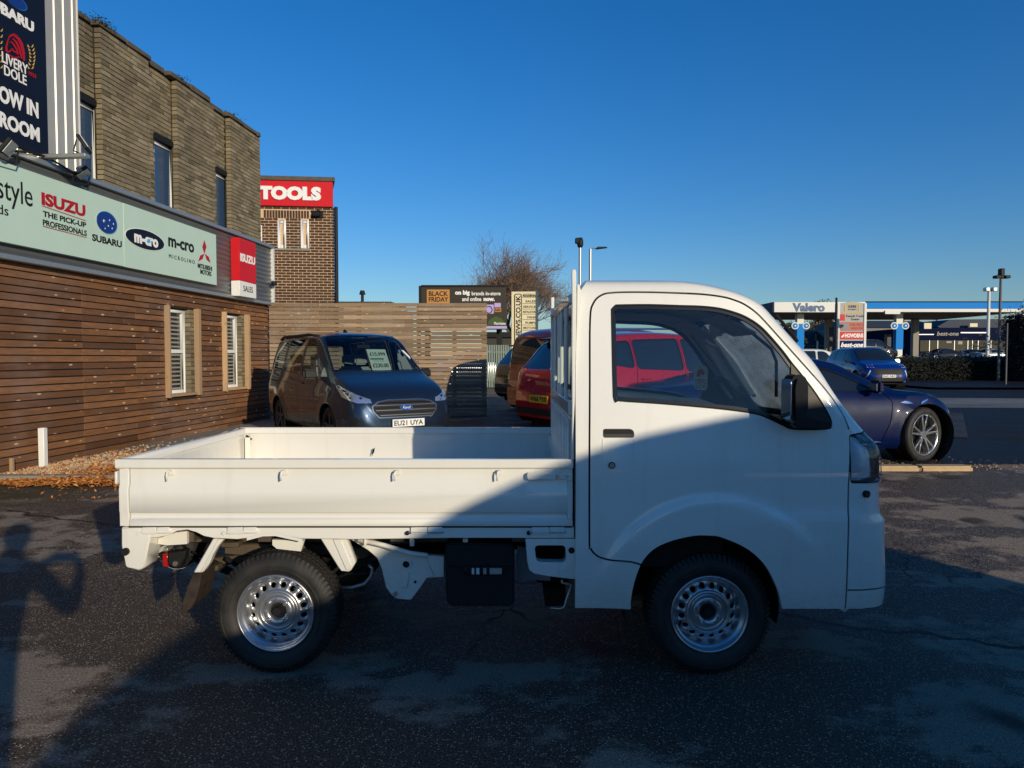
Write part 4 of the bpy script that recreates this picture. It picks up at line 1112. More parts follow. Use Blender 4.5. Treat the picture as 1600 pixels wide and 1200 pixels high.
# door pull recess
hp_ = round_poly([S(942, 670), S(942, 684), S(991, 684), S(991, 674), S(986, 670)], .010, 3)
inner = cut_poly(bm, hp_, near, .3); hb = split_bm(bm, inner); push(hb, .002); dh = bm_obj(hb, 'door_handle', mat('grey_handle', (.05, .048, .043), .45), truck, thick=.006)
mb = MB().xz(offset_poly(hp_, -.004), Yside(.9) + .012, Yside(.9) + .02); mb.build('handle_recess', M_black, dh)
tr = bm.copy()
push(tr, .025)
for f in tr.faces: f.normal_flip()
bm_obj(tr, 'cab_lining', M_trim, truck)
cab = bm_obj(bm, 'cab', M_white, truck, thick=.014)
# faint raised outline below the handle, lock
YS = Yside(.9)
def sline(name, pts, w, m, parent, proud=.0012):
    pp = [S(*p) for p in pts]; mb = MB(); n = len(pp)
    for i in range(n - 1):
        a = Vector(pp[i]); b = Vector(pp[i + 1]); d = (b - a).normalized(); nn_ = Vector((-d.y, d.x)) * w / 2
        q4 = [a + nn_, b + nn_, b - nn_, a - nn_]
        mb.prism([tuple(v) for v in q4], lambda p: (p[0], Yside(p[1]) - proud, p[1]), lambda p: (p[0], Yside(p[1]) + .004, p[1]))
    return mb.build(name, m, parent)
for pts_ in ([(942, 686), (941, 712), (943, 733), (949, 737), (984, 737), (990, 732), (991, 712), (991, 686)],):
    sline('handle_panel_edge', pts_, .0028, M_white, truck, .0022)
lk = W(956, 727, YS); lo = MB().cyl((lk.x, YS - .006, lk.z), (lk.x, YS + .01, lk.z), .0145, n=24).build('door_lock', M_black, truck, smooth=True)
MB().cyl((lk.x, YS - .0075, lk.z), (lk.x, YS, lk.z), .010, n=20).build('lock_barrel', M_bolt, lo, smooth=True)
MB().box(lk.x - .0015, lk.x + .0015, YS - .009, YS, lk.z - .007, lk.z + .007).build('key_slot', M_black, lo)
pl = S(1351, 772); mb = MB().cyl((pl[0] - .012, YS + .04, pl[1]), (pl[0] + .012, YS - .006, pl[1]), .0155, n=20); mb.build('rubber_plug', M_black, truck, smooth=True)
# wing marker: towing eye under the bumper
te = [XZ(x, y, 3.12) for x, y in ((1302, 941), (1338, 941), (1328, 950), (1320, 957), (1312, 952))]
MB().xz(te, 3.12, 3.135).build('towing_eye', M_polew, truck, bev=.002)
# bumper lip
l0 = S(1322, 921); l1 = S(1386, 922)
# sill under the door
spx = [(896, 890), (899, 905), (905, 942), (912, 949), (986, 953), (986, 944), (914, 938), (908, 925), (903, 900), (903, 888)]
MB().xz([XZ(x, y, 2.995) for x, y in spx], 2.99, 3.2).build('sill', M_white, truck, bev=.006)
# cab floor, wheel-arch liners, rear bulkhead, dash, seats, steering wheel
MB().box(XB + .02, 1.30, YC - .66, YC + .66, .62, .66).build('cab_floor', M_under, truck)
for yy, s in ((3.02, 1), (4.40, -1)):
    lin = [(r_ , h_) for r_, h_ in ((.375, 0), (.372, .32 * s), (.0, .33 * s))]
    mb = MB().lathe((S(1104, 900)[0], yy, .285), [(.345, .03 * s), (.345, .34 * s), (.0, .35 * s)], 48, 'y', R(-14), R(194)); mb.build('arch_liner', M_black, truck, smooth=True)
MB().box(XB + .03, .95, YC - .62, YC + .62, .45, .60).build('engine_cover', M_under, truck)
das = [(1.08, .70), (1.06, 1.04), (1.13, 1.10), (1.40, 1.09), (1.50, 1.02), (1.50, .70)]
MB().xz(das, YC - .63, YC + .63).build('dashboard', M_black, truck, bev=.02, seg=2)
for c in (YC - .33, YC + .33):
    st = MB().box(.40, .85, c - .24, c + .24, .68, .80).build('seat', M_seat, truck, bev=.04, seg=3)
    MB().hexa([(.36, c - .22, .8), (.47, c - .22, .8), (.47, c + .22, .8), (.36, c + .22, .8), (.30, c - .19, 1.24), (.37, c - .19, 1.26), (.37, c + .19, 1.26), (.30, c + .19, 1.24)]).build('seat_back', M_seat, st, bev=.03, seg=3)
swc = Vector((W(1158, 612, 3.42).x, 3.40, 1.16)); sa = Matrix.Rotation(R(48), 3, 'Y')
pts = [swc + sa @ Vector((.175 * math.cos(t_), .175 * math.sin(t_), 0)) for t_ in [2 * PI * i / 40 for i in range(41)]]
sw = MB().tube(pts, .014, 8).build('steering_wheel', M_black, truck, smooth='all')
mb = MB()
for t_ in (R(90), R(-90), R(200)): mb.tube([swc, swc + sa @ Vector((.17 * math.cos(t_), .17 * math.sin(t_), 0))], .014, 6)
mb.cyl(swc - sa @ Vector((0, 0, .03)), swc + sa @ Vector((0, 0, .025)), .055); mb.build('wheel_hub', M_black, sw)
MB().cyl(swc, swc + sa @ Vector((0, 0, -.30)), .03).build('steering_column', M_black, sw)
# interior mirror
mp_ = W(1123, 511, 3.66); im = MB().hexa([(mp_.x - .02, 3.56, mp_.z - .05), (mp_.x + .005, 3.56, mp_.z - .05), (mp_.x + .005, 3.78, mp_.z - .05), (mp_.x - .02, 3.78, mp_.z - .05), (mp_.x - .02, 3.56, mp_.z + .025), (mp_.x + .005, 3.56, mp_.z + .025), (mp_.x + .005, 3.78, mp_.z + .025), (mp_.x - .02, 3.78, mp_.z + .025)]).build('interior_mirror', M_trim, truck, bev=.012, seg=2)
MB().cyl((mp_.x, 3.67, mp_.z), (mp_.x + .10, 3.69, mp_.z + .12), .009).build('mirror_stalk', M_black, im)
# far pillar handle + sun visors + pillar cover
pp = [W(x, y, 4.2) for x, y in ((1097, 512), (1093, 522), (1105, 536), (1117, 541), (1120, 538))]
MB().tube(pp, .012, 8).build('grab_handle', mat('pale_grey_plastic', (.42, .43, .42), .5), truck, smooth='all')
pc = [W(x, y, 4.24) for x, y in ((1098, 505), (1120, 515), (1192, 618), (1170, 618))]
MB().prism([(p.x, p.z) for p in pc], lambda p: (p[0], 4.23, p[1]), lambda p: (p[0], 4.27, p[1])).build('pillar_cover', mat('pale_lining', (.60, .62, .58), .7), truck, bev=.006)
bp_ = [(958, 488), (1030, 490), (1075, 498), (1100, 513), (1140, 570), (1160, 604), (1140, 604), (1095, 530), (1070, 508), (1030, 500), (958, 500)]
MB().xz([XZ(x, y, 4.27) for x, y in bp_], 4.27, 4.31).build('door_surround', M_trim, truck, bev=.004)
for yv in (3.28, 3.92):
    MB().hexa([(.99, yv, 1.585), (1.16, yv, 1.50), (1.16, yv + .34, 1.50), (.99, yv + .34, 1.585), (.99, yv, 1.60), (1.16, yv, 1.515), (1.16, yv + .34, 1.515), (.99, yv + .34, 1.60)]).build('sun_visor', M_trim, truck, bev=.005)
fs_ = [(962, 612), (1096, 624), (1130, 636), (1130, 650), (962, 640)]
MB().xz([XZ(x, y, 4.30) for x, y in fs_], 4.29, 4.36).build('door_top', mat('pale_lining', (.6, .62, .58), .7), truck, bev=.004)
mb = MB()
p0 = W(1150, 510, 4.0)
mb.tube([W(1150, 500, 3.5), W(1205, 545, 3.42), W(1213, 565, 3.4), W(1213, 620, 3.4)], .008, 6); mb.build('wiring', M_black, truck)
# dealer sticker on the far window
stk = [XZ(x, y, 4.385) for x, y in ((1084, 575), (1088, 571), (1102, 572), (1105, 577), (1104, 606), (1101, 610), (1086, 608), (1083, 602))]
sk = MB().xz(stk, 4.37, 4.372).build('window_sticker', mat('pale_green_sticker', (.62, .72, .64), .5), truck)
a = XZ(1086, 598, 4.369); b = XZ(1103, 590, 4.369)
for (y0_, y1_, tx) in ((600, 592, 'LIVERY'), (607, 601, 'DOLE')):
    a = W(1103, y0_, 4.368); b = W(1086, y1_, 4.368)
    lettering(tx, (a.x, 4.369, a.z), (-1, 0, 0), (0, 0, 1), a.x - b.x, b.z - a.z, M_ink, sk, .001)
MB().xz([XZ(x, y, 4.366) for x, y in ((1088, 588), (1091, 578), (1097, 576), (1101, 583), (1098, 587), (1095, 582), (1093, 589))], 4.364, 4.366).build('horse_print', M_isred, sk)
# exterior mirror (near) and a far one
def mirror(s, yb):
    md = [(x, y) for x, y in ((1234, 588), (1243, 584), (1254, 588), (1258, 600), (1258, 640), (1252, 658), (1236, 662), (1231, 650), (1230, 605))]
    P3 = [XZ(x, y, 2.86) for x, y in md]
    m = MB().xz(round_poly(P3, .02), yb - .115 * s, yb + .00 * s).build('door_mirror', M_blackgl, truck, bev=.022, seg=4)
    return m
m = mirror(1, 2.93)
o0 = XZ(1238, 650, 2.95); o1 = XZ(1282, 668, 2.98)
MB().xz([XZ(x, y, 2.95) for x, y in ((1228, 648), (1240, 645), (1262, 652), (1290, 660), (1296, 667), (1285, 669), (1235, 667))], 2.90, 3.03).build('mirror_arm', M_blackgl, m, bev=.008, seg=2)
# mirror glass faces rearward
mg = [(2.935 - .115, XZ(0, 655, 2.86)[1]), (2.92, XZ(0, 655, 2.86)[1]), (2.92, XZ(0, 592, 2.86)[1]), (2.935 - .115, XZ(0, 592, 2.86)[1])]
MB().yz(round_poly([(p[0] , p[1]) for p in mg], .02), XZ(1231, 620, 2.86)[0] - .004, XZ(1231, 620, 2.86)[0] - .001).build('mirror_glass', M_chrome, m)
# fold-away mirror on the far door seen through the glass
fmx = W(1210, 610, 4.62)
MB().box(fmx.x - .10, fmx.x + .05, 4.52, 4.62, 1.07, 1.30).build('door_mirror', M_blackgl, truck, bev=.03, seg=3)
# wiper blades on the screen edge
mb = MB().tube([W(x, y, 3.32) for x, y in ((1212, 492), (1226, 508), (1240, 524), (1246, 534))], .008, 6); mb.build('screen_moulding', M_black, truck)

# ---- wheels
def truck_wheel(cx, cz, ys, s, name='wheel'):
    K_ = len(COL.objects); w = truck_wheel0(cx, cz, ys, s, name)
    def sc(o):
        for v in o.data.vertices:
            v.co.x = cx + (v.co.x - cx) * 1.025; v.co.z = cz + (v.co.z - cz) * 1.025
        for ch in o.children: sc(ch)
    sc(w); return w
def truck_wheel0(cx, cz, ys, s, name='wheel'):
    # ys = outer face plane; s=+1 outer face looks to -Y
    c = (cx, ys, cz)
    r = .266; wd = .145
    prof = [(.168, .012), (.176, -.002), (.19, -.010), (.215, -.016), (.238, -.012), (.252, .000), (.259, .010), (.2645, .020), (.266, .035), (.266, .110), (.2645, .125), (.255, .142), (.235, .155), (.2, .158), (.168, .14)]
    ty = MB().lathe(c, [(a, b * s) for a, b in prof], 96, 'y')
    w = ty.build(name, M_tyre, truck, smooth='all')
    w['label'] = 'tyre with blocky tread'
    tb_ = MB(); nb = 72
    for i in range(nb):
        for (h0, h1, ph, rr) in ((.008, .040, 0, .2685), (.048, .072, .5, .2700), (.078, .102, 0, .2700), (.108, .138, .5, .2685)):
            t0 = 2 * PI * (i + ph) / nb; t1 = t0 + 2 * PI / nb * .68; sk = .012 * (1 if h0 < .06 else -1)
            r0 = .262
            vs = []
            rl = rr if h0 > .01 else None
            for rad in (r0, rr):
                for (tt, hh) in ((t0, h0), (t1, h0), (t1 + sk, h1), (t0 + sk, h1)):
                    q = rad - (.008 if (h0 < .01 and hh == h0 and rad == rr) else 0)
                    vs.append((cx + q * math.cos(tt), ys + hh * s, cz + q * math.sin(tt)))
            tb_.hexa(vs)
        t0 = 2 * PI * i / nb; t1 = t0 + 2 * PI / nb * .55           # shoulder lugs running down the sidewall
        vs = []
        for (rad, hh) in ((.242, -.008), (.242, .004)):
            vs += [(cx + rad * math.cos(t0), ys + hh * s, cz + rad * math.sin(t0)), (cx + rad * math.cos(t1), ys + hh * s, cz + rad * math.sin(t1)), (cx + .263 * math.cos(t1), ys + (hh + .012) * s, cz + .263 * math.sin(t1)), (cx + .263 * math.cos(t0), ys + (hh + .012) * s, cz + .263 * math.sin(t0))]
        vs2 = []
        for (rad, hh) in ((.240, -.0165), (.2665, .004)):
            vs2 += [(cx + rad * math.cos(t0), ys + hh * s, cz + rad * math.sin(t0)), (cx + rad * math.cos(t1), ys + hh * s, cz + rad * math.sin(t1))]
        vs3 = [(vs2[0][0], vs2[0][1] + .012 * s, vs2[0][2]), (vs2[1][0], vs2[1][1] + .012 * s, vs2[1][2]), (vs2[2][0], vs2[2][1] + .012 * s, vs2[2][2]), (vs2[3][0], vs2[3][1] + .012 * s, vs2[3][2])]
        tb_.hexa([vs2[0], vs2[1], vs2[3], vs2[2], vs3[0], vs3[1], vs3[3], vs3[2]])
    o = tb_.build('tread', M_tyre, w); o['kind'] = 'stuff'
    for rr in (.20, .232):
        MB().lathe(c, [(rr - .002, -.0135 * s), (rr, -.0165 * s), (rr + .002, -.0135 * s)], 72, 'y').build('sidewall_rib', M_tyre, w, smooth='all')
    # steel rim
    rp = [(.170, .012), (.1715, .002), (.167, -.004), (.162, .000), (.158, .008), (.155, .016), (.149, .020), (.143, .026), (.139, .040), (.134, .052), (.130, .056)]
    rim = MB().lathe(c, [(a, b * s) for a, b in rp], 96, 'y').build('rim', M_steel, w, smooth='all')
    # holed band: sector with a round hole
    nh = 16; hb_ = MB(); r0, r1 = .098, .130; rh = .0122; rm = .1135
    def depth(r_): return .056 - .022 * sstep(.130, .098, r_)
    for i in range(nh):
        t0 = 2 * PI * i / nh; t1 = 2 * PI * (i + 1) / nh; tm = (t0 + t1) / 2
        outer = []; K = 6
        for k in range(K): outer.append((r0, t0 + (t1 - t0) * k / K))
        for k in range(K): outer.append((r0 + (r1 - r0) * k / K, t1))
        for k in range(K): outer.append((r1, t1 - (t1 - t0) * k / K))
        for k in range(K): outer.append((r1 - (r1 - r0) * k / K, t0))
        vs = []
        for (rad, t_) in outer: vs.append((rad * math.cos(t_), rad * math.sin(t_)))
        C_ = Vector((rm * math.cos(tm), rm * math.sin(tm))); n = len(vs)
        ins = []; ins2 = []
        for v in vs:
            d = (Vector(v) - C_).normalized() * rh; ins.append(tuple(C_ + d)); ins2.append(tuple(C_ + d * .93))
        f3 = lambda v, dz=0: (cx + v[0], ys + (depth(math.hypot(*v)) + dz) * s, cz + v[1])
        hb_.add([f3(v) for v in vs] + [f3(v) for v in ins] + [f3(v, .008) for v in ins2], [(k, (k + 1) % n, n + (k + 1) % n, n + k) for k in range(n)] + [(n + k, n + (k + 1) % n, 2 * n + (k + 1) % n, 2 * n + k) for k in range(n)])
    hb_.build('holed_band', M_steel, rim, smooth='all')
    dp = [(.098, .034), (.094, .026), (.090, .022), (.086, .024), (.082, .036), (.078, .042), (.072, .042), (.068, .034), (.064, .027), (.060, .025), (.044, .025), (.040, .028), (.035, .032), (.034, .050)]
    MB().lathe(c, [(a, b * s) for a, b in dp], 72, 'y').build('wheel_centre', M_steel, rim, smooth='all')
    mb = MB().cyl((cx, ys + .05 * s, cz), (cx, ys + .045 * s, cz), .035, n=32); mb.cyl((cx, ys + .05 * s, cz), (cx, ys + .018 * s, cz), .022, .018, n=24); mb.build('hub', M_black, rim, smooth=True)
    for i in range(4):
        t_ = PI / 4 + i * PI / 2 + (.35 if cx > 0 else 0); x = cx + .052 * math.cos(t_); z = cz + .052 * math.sin(t_)
        m_ = MB().cyl((x, ys + .034 * s, z), (x, ys + .022 * s, z), .0125, n=16); m_.cyl((x, ys + .03 * s, z), (x, ys + .008 * s, z), .0088, .0075, n=6); m_.build('wheel_nut', M_steel, rim, bev=.001)
        t_ += PI / 4; x = cx + .053 * math.cos(t_); z = cz + .053 * math.sin(t_)
        MB().box(x - .009, x + .009, ys + .018 * s, ys + .03 * s, z - .007, z + .007).build('centre_boss', M_steel, rim, bev=.004, seg=2)
    t_ = R(52) if cx < 0 else R(200)
    MB().cyl((cx + .125 * math.cos(t_), ys + .04 * s, cz + .125 * math.sin(t_)), (cx + .140 * math.cos(t_), ys + .0 * s, cz + .140 * math.sin(t_)), .0045, n=8).build('valve', M_black, rim)
    MB().lathe(c, [(.150, .06 * s), (.150, .13 * s), (.0, .135 * s)], 32, 'y').build('brake_drum', M_under, rim)
    return w
WRX = W(427, 962, 3.03).x
for (x, y, s) in ((WRX, 3.055, 1), (WCX, 3.045, 1), (WRX, 4.37, -1), (WCX, 4.375, -1)):
    truck_wheel(x, .247, y, s)
# axle, leaf springs, shafts, chassis rails
MB().cyl((WRX, 3.2, .262), (WRX, 4.2, .262), .045).build('rear_axle', M_chass, truck); MB().cyl((WCX, 3.2, .262), (WCX, 4.2, .262), .03).build('front_axle', M_under, truck)
for y in (3.28, 4.10):
    mb = MB()
    pts = [(WRX - .55, .46), (WRX - .3, .36), (WRX, .31), (WRX + .3, .36), (WRX + .5, .46)]
    for k in range(3): mb.tube([(WRX + (x - WRX) * (1 - .22 * k), y, z - .014 * k) for x, z in pts], .011, 4)
    mb.build('leaf_spring', M_under, truck)
    mb = MB().box(-1.58, .95, y + .02, y + .10, .50, .60); mb.build('chassis_rail', M_chass if y < 3.5 else M_under, truck, bev=.006)
MB().cyl((WRX + .1, 3.75, .33), (.4, 3.72, .40), .03).build('propshaft', M_under, truck)
MB().lathe((WRX + .02, 3.75, .27), [(0, -.12), (.08, -.1), (.12, -.02), (.12, .02), (.08, .1), (0, .12)], 20, 'y').build('differential', M_under, truck, smooth='all')
for x in (-1.5, -1.15, -.55, 0.0): MB().box(x, x + .06, 3.1, 4.3, .56, .61).build('cross_member', M_chass, truck)
MB().box(.1, .85, 3.35, 4.1, .28, .58).build('engine', M_under, truck, bev=.03)
MB().xz([XZ(x, y, 3.3) for x, y in ((350, 866), (372, 868), (520, 868), (610, 880), (694, 878), (694, 866), (600, 858), (480, 850), (350, 850))], 3.3, 3.36).build('frame_side', M_chass, truck, bev=.005)

# ---- bed
bX0 = W(179, 720, YN).x; bX1 = XZ(896, 720, YN)[0]; zr = XZ(500, 718, YN)[1]; zp = XZ(500, 823, YN)[1]; z733 = XZ(500, 732.5, YN)[1]
z760 = XZ(500, 757, YN)[1]; z766 = XZ(500, 765, YN)[1]; z803 = XZ(500, 802, YN)[1]; z812 = XZ(500, 811, YN)[1]
def gate_sec(y, s):       # s=+1 outward is -Y
    o = [(0, zr - .004), (.003, zr), (.037, zr), (.04, zr - .004), (.04, z733 + .004), (.036, z733)]
    inner = [(.030, z733), (.030, .89), (.021, .875), (.021, .72), (.030, .71), (.030, zp)]
    outer = [(.006, zp), (.004, zp + .004), (.004, z812 - .003), (.009, z812 + .002), (.009, z803 - .003), (.005, z803), (.005, z766 - .004), (.0125, z760 + .004), (.0125, z733), (.003, z733), (0, z733 + .003)]
    return [(y + a * s, z) for a, z in (o + inner + outer)]
gx0 = XZ(200, 800, YN)[0]
for (y, s, nm) in ((YN, 1, 'side_gate'), (YFAR + .0, -1, 'side_gate')):
    x0 = bX0 + .004; x1 = bX1
    rim_ = [(y + a * s, z) for a, z in ((0, zr - .005), (.005, zr), (.035, zr), (.04, zr - .005), (.04, z733 + .004), (.036, z733), (.004, z733), (0, z733 + .004))]
    g = MB().yz(rim_, bX0, x1).build(nm, M_white, truck, bev=.0025, seg=2)
    body = [(y + a * s, z) for a, z in ((.030, z733 - .0), (.030, .895), (.021, .878), (.021, .72), (.030, .705), (.030, zp), (.006, zp), (.004, zp + .004), (.004, z812 - .003), (.015, z812 + .004), (.015, z803 - .002), (.005, z803 + .002), (.005, z766 - .006), (.018, z760 + .006), (.018, z733))]
    MB().yz(body, gx0 + .004, x1 - .002).build('gate_panel', M_white, g, bev=.0015)
    cp = [(y + a * s, z) for a, z in ((.030, z733), (.030, zp), (.006, zp), (.006, z803), (.003, z803 + .01), (.003, z766), (.010, z760), (.010, z733))]
    MB().yz(cp, bX0 + .012, gx0).build('corner_post', M_white, g, bev=.003)
    if s == 1:
        for x in (262, 440, 617, 777):
            p = W(x, 735, YN); hk = MB()
            hk.tube([(p.x + .012, y + .004, p.z), (p.x + .002, y - .010, p.z - .006), (p.x, y - .012, p.z - .02), (p.x, y - .010, p.z - .044)], .0045, 6)
            hk.build('rope_hook', M_white, g, smooth='all')
            MB().box(p.x - .004, p.x + .022, y + .009, y + .0125, p.z - .022, p.z).build('hook_plate', M_white, g, bev=.001)
        # latch
        la = XZ(823, 749.5, YN); lb_ = XZ(869, 738.5, YN); lc = XZ(894, 750, YN)
        lt_ = MB().xz(round_poly([la, (lb_[0], la[1]), (lb_[0], lb_[1]), (la[0], lb_[1])], .012), y - .010, y + .012).build('latch', M_white, g, bev=.003)
        MB().xz([XZ(869, 748, YN), XZ(894, 750, YN), XZ(894, 738, YN), XZ(880, 738, YN), XZ(869, 741, YN)], y - .006, y + .01).build('latch_catch', M_white, lt_, bev=.002)
        for x in (872, 886):
            p = W(x, 744, YN); MB().cyl((p.x, y - .013, p.z), (p.x, y, p.z), .007, n=12).build('latch_bolt', M_bolt, lt_)
        MB().box(*[XZ(889, 0, YN)[0], bX1 - .003], y - .001, y + .012, XZ(0, 812, YN)[1], XZ(0, 752, YN)[1]).build('end_strip', M_white, g, bev=.003)
        for (xa, xb) in ((223, 265), (356, 401), (642, 691), (831, 882)):
            a = XZ(xa, 834, YN); b = XZ(xb, 823.5, YN); xm = a[0] + (b[0] - a[0]) * .55
            h1_ = MB().box(a[0], xm - .003, y - .008, y + .02, a[1], b[1]).build('hinge', M_white, truck, bev=.002)
            MB().box(xm, b[0], y - .006, y + .02, a[1] + .002, b[1]).build('hinge_leaf', M_white, h1_, bev=.002)
            MB().cyl((a[0] - .012, y - .004, a[1] + .008), (b[0] + .006, y - .004, a[1] + .008), .0045, n=8).build('hinge_pin', M_bolt if xa > 600 else M_white, h1_)
            MB().cyl((a[0] - .014, y - .008, a[1] + .004), (a[0] - .014, y + .004, a[1] + .004), .009, n=12).build('rubber_stop', M_black if xa > 600 else M_white, h1_)
# tailgate
tg = MB().xz([(bX0, zr - .005), (bX0 + .005, zr), (bX0 + .035, zr), (bX0 + .04, zr - .005), (bX0 + .04, z733), (bX0, z733)], YN + .045, YFAR - .045).build('tailgate', M_white, truck, bev=.002)
MB().xz([(bX0 + .014, z733), (bX0 + .010, z760), (bX0 + .002, z766 - .01), (bX0 + .002, z803), (bX0 + .010, z812), (bX0 + .012, zp), (bX0 + .035, zp), (bX0 + .035, .705), (bX0 + .026, .72), (bX0 + .026, .878), (bX0 + .035, .895), (bX0 + .035, z733)], YN + .05, YFAR - .05).build('gate_panel', M_white, tg, bev=.002)
for y in (YN + .035, YFAR - .035):
    MB().box(bX0 - .012, bX0 + .0, y - .02, y + .02, z733 - .07, z733 - .015).build('tailgate_latch', M_white, tg, bev=.003)
MB().xz([(bX0 + .05, zr - .10), (bX0 + .05, zr - .045), (bX0 + .085, zr - .072)], YFAR - .055, YFAR - .045).build('corner_buffer', M_rubber, tg)
MB().box(bX0 + .04, bX0 + .075, YFAR - .06, YFAR - .042, zp, z733 - .02).build('corner_upright', M_white, tg, bev=.003)
# leaf-shaped drain mark on the far gate + floor
lf = MB().xz([XZ(581, 713, 4.38), XZ(583, 702, 4.38), XZ(586, 699, 4.38), XZ(585, 706, 4.38)], 4.372, 4.375).build('stuck_leaf', M_under, None); tag(lf, 'small dark leaf stuck inside the far bed side', 'leaf')
MB().box(gx0, bX1 - .004, YN + .0005, YN + .02, zp - .0045, zp + .0005).build('gate_gap', M_rubber, truck)
fl = MB().box(bX0 + .04, bX1, YN + .032, YFAR - .032, .655, .675).build('bed_floor', M_white, truck, bev=.002)
for i in range(9):
    y = YN + .12 + i * .145; MB().box(bX0 + .05, bX1 - .02, y, y + .05, .675, .683).build('floor_rib', M_white, fl, bev=.002)
# lower rail with the dips over muffler and wheel
rl = [(190, 824), (897, 824), (897, 841), (704, 841), (555, 843), (470, 842), (452, 838), (430, 834), (410, 834.5), (385, 841), (370, 843), (333, 841), (318, 838), (306, 832), (292, 828), (276, 830), (262, 837), (246, 840), (190, 841)]
MB().xz([XZ(x, y, YN) for x, y in rl][::-1], YN + .004, YN + .03).build('bed_rail', M_white, truck, bev=.002)
MB().xz([XZ(x, y, YN) for x, y in ((452, 838), (430, 834), (410, 834.5), (385, 841), (385, 845), (410, 838.5), (430, 838), (452, 843), (472, 847), (472, 843))], YN + .004, YN + .2).build('arch_lip', M_white, truck)
MB().xz([XZ(x, y, 3.08) for x, y in ((248, 841), (275, 832), (292, 830), (292, 850), (262, 852), (246, 850))], 3.08, 3.1).build('inner_web', M_white, truck)
MB().xz([XZ(x, y, 3.08) for x, y in ((425, 843), (475, 845), (470, 862), (432, 858), (425, 852))], 3.08, 3.1).build('inner_web', M_white, truck, bev=.002)
def plate(name, pts, y, t_=.02, m=M_white, parent=truck, bev=.004): return MB().xz([XZ(x, yy, y) for x, yy in pts], y, y + t_).build(name, m, parent, bev=bev)
rb = plate('rear_corner_bracket', [(189, 824), (235, 824), (234, 842), (229, 866), (225.5, 886), (222, 890), (216, 891.5), (198, 888), (195, 884), (193, 872), (190, 862), (189, 850)], YN + .001, .12, bev=.006)
p = W(197, 861.5, YN); MB().cyl((p.x, YN - .012, p.z), (p.x, YN + .01, p.z), .017, .016, n=24).build('rubber_plug', M_black, rb, smooth=True)
plate('rear_cross_bar', [(189, 846), (200, 846), (200, 866), (190, 864)], YN + .13, 1.15)
plate('rear_lower_bar', [(226, 872), (245, 866), (247, 858), (228, 858)], 3.15, 1.1, bev=.002)
st1 = plate('mudguard_stay', [(333, 841), (349, 843), (341, 853), (333, 866), (328, 878), (326, 882), (319, 892), (316, 895), (302, 895)], YN + .03, .04)
plate('stay_rib', [(340, 843), (344, 844), (318, 892), (313, 894)], YN + .026, .01, parent=st1, bev=.002)
fp_ = [XZ(x, y, 3.06) for x, y in ((303, 895), (316, 895), (313, 915), (306, 938), (299, 950), (284, 962), (286, 940), (294, 915))]
MB().xz(fp_, 3.05, 3.22).build('mud_flap', mat('scuffed_rubber', (.035, .026, .02), .85, var=.8, vscale=30), truck, bev=.004)
st2 = plate('mudguard_stay', [(500, 841), (541, 843), (555, 880), (548, 892), (544, 893.5), (533, 893), (528, 886)], YN + .03, .05)
plate('stay_rib', [(520, 843), (532, 843), (549, 884), (546, 890), (541, 891)], YN + .024, .01, parent=st2, bev=.002)
# muffler-like black drum behind the rail
mc = W(293, 852, 3.4); mf = MB().lathe((mc.x, 3.28, mc.z), [(0, .0), (.028, -.004), (.03, .004), (.05, .004), (.054, -.006), (.072, -.004), (.078, .012), (.086, .014), (.088, .5), (0, .51)], 36, 'y').build('muffler', M_black, truck, smooth='all')
MB().lathe((mc.x - .02, 3.33, mc.z), [(.088, 0), (.099, .002), (.099, .012), (.088, .014)], 32, 'y').build('muffler_strap', M_white, mf, smooth=True)
tlb = plate('tail_light_bracket', [(262, 864), (290, 860), (288, 872), (281, 886), (276, 888), (268, 886), (262, 880)], 3.2, .05, M_black)
p = W(275, 880, 3.2); MB().cyl((p.x, 3.188, p.z), (p.x, 3.2, p.z), .013, n=12).build('bolt', M_bolt, tlb, bev=.002)
plate('tail_light', [(253, 866), (262, 864), (262, 886), (254, 886)], 3.22, .2, M_red, bev=.003)
mb = MB()
for pts in (((236, 845), (240, 860), (250, 868), (262, 862)), ((255, 855), (265, 850), (275, 862), (268, 872)), ((236, 868), (250, 874), (256, 870)), ((300, 862), (310, 866), (320, 864))):
    mb.tube([W(x, y, 3.25) for x, y in pts], .006, 6)
mb.build('wiring', M_black, truck, smooth='all')
for (x0, y0, x1, y1, m_) in ((236, 842, 239, 856, M_white), (242, 842, 246, 853, M_white), (250, 856, 262, 862, M_galv), (318, 884, 340, 892, M_chass), (345, 848, 372, 856, M_chass)):
    a = XZ(x0, y1, 3.2); b = XZ(x1, y0, 3.2); MB().box(a[0], b[0], 3.2, 3.26, a[1], b[1]).build('bracket', m_, truck, bev=.003)
plate('trailing_arm', [(330, 872), (372, 868), (430, 870), (430, 880), (372, 880), (332, 888)], 3.34, .04, M_chass)
# frame bracket
fb2 = plate('frame_bracket', [(548, 843), (575, 860), (589, 872), (596, 888), (599, 900), (603, 918), (612, 930), (620, 936), (642, 938), (654, 922), (667, 903), (694, 902), (694, 869), (661, 867), (640, 864), (600, 852), (575, 843)], 3.10, .03, bev=.003)
p = W(635, 881, 3.1); MB().lathe((p.x, 3.095, p.z), [(.016, .01), (.016, -.006), (.021, -.006), (.022, .008)], 28, 'y').build('bracket_bush', M_white, fb2, smooth=True); MB().cyl((p.x, 3.096, p.z), (p.x, 3.12, p.z), .016, n=20).build('bracket_hole', M_black, fb2)
p = W(618, 927, 3.1); MB().cyl((p.x, 3.085, p.z), (p.x, 3.1, p.z), .011, n=6).build('bolt', M_bolt, fb2, bev=.002)
p = W(649, 909, 3.1); MB().cyl((p.x, 3.095, p.z), (p.x, 3.1, p.z), .006, n=10).build('bracket_hole', M_black, fb2)
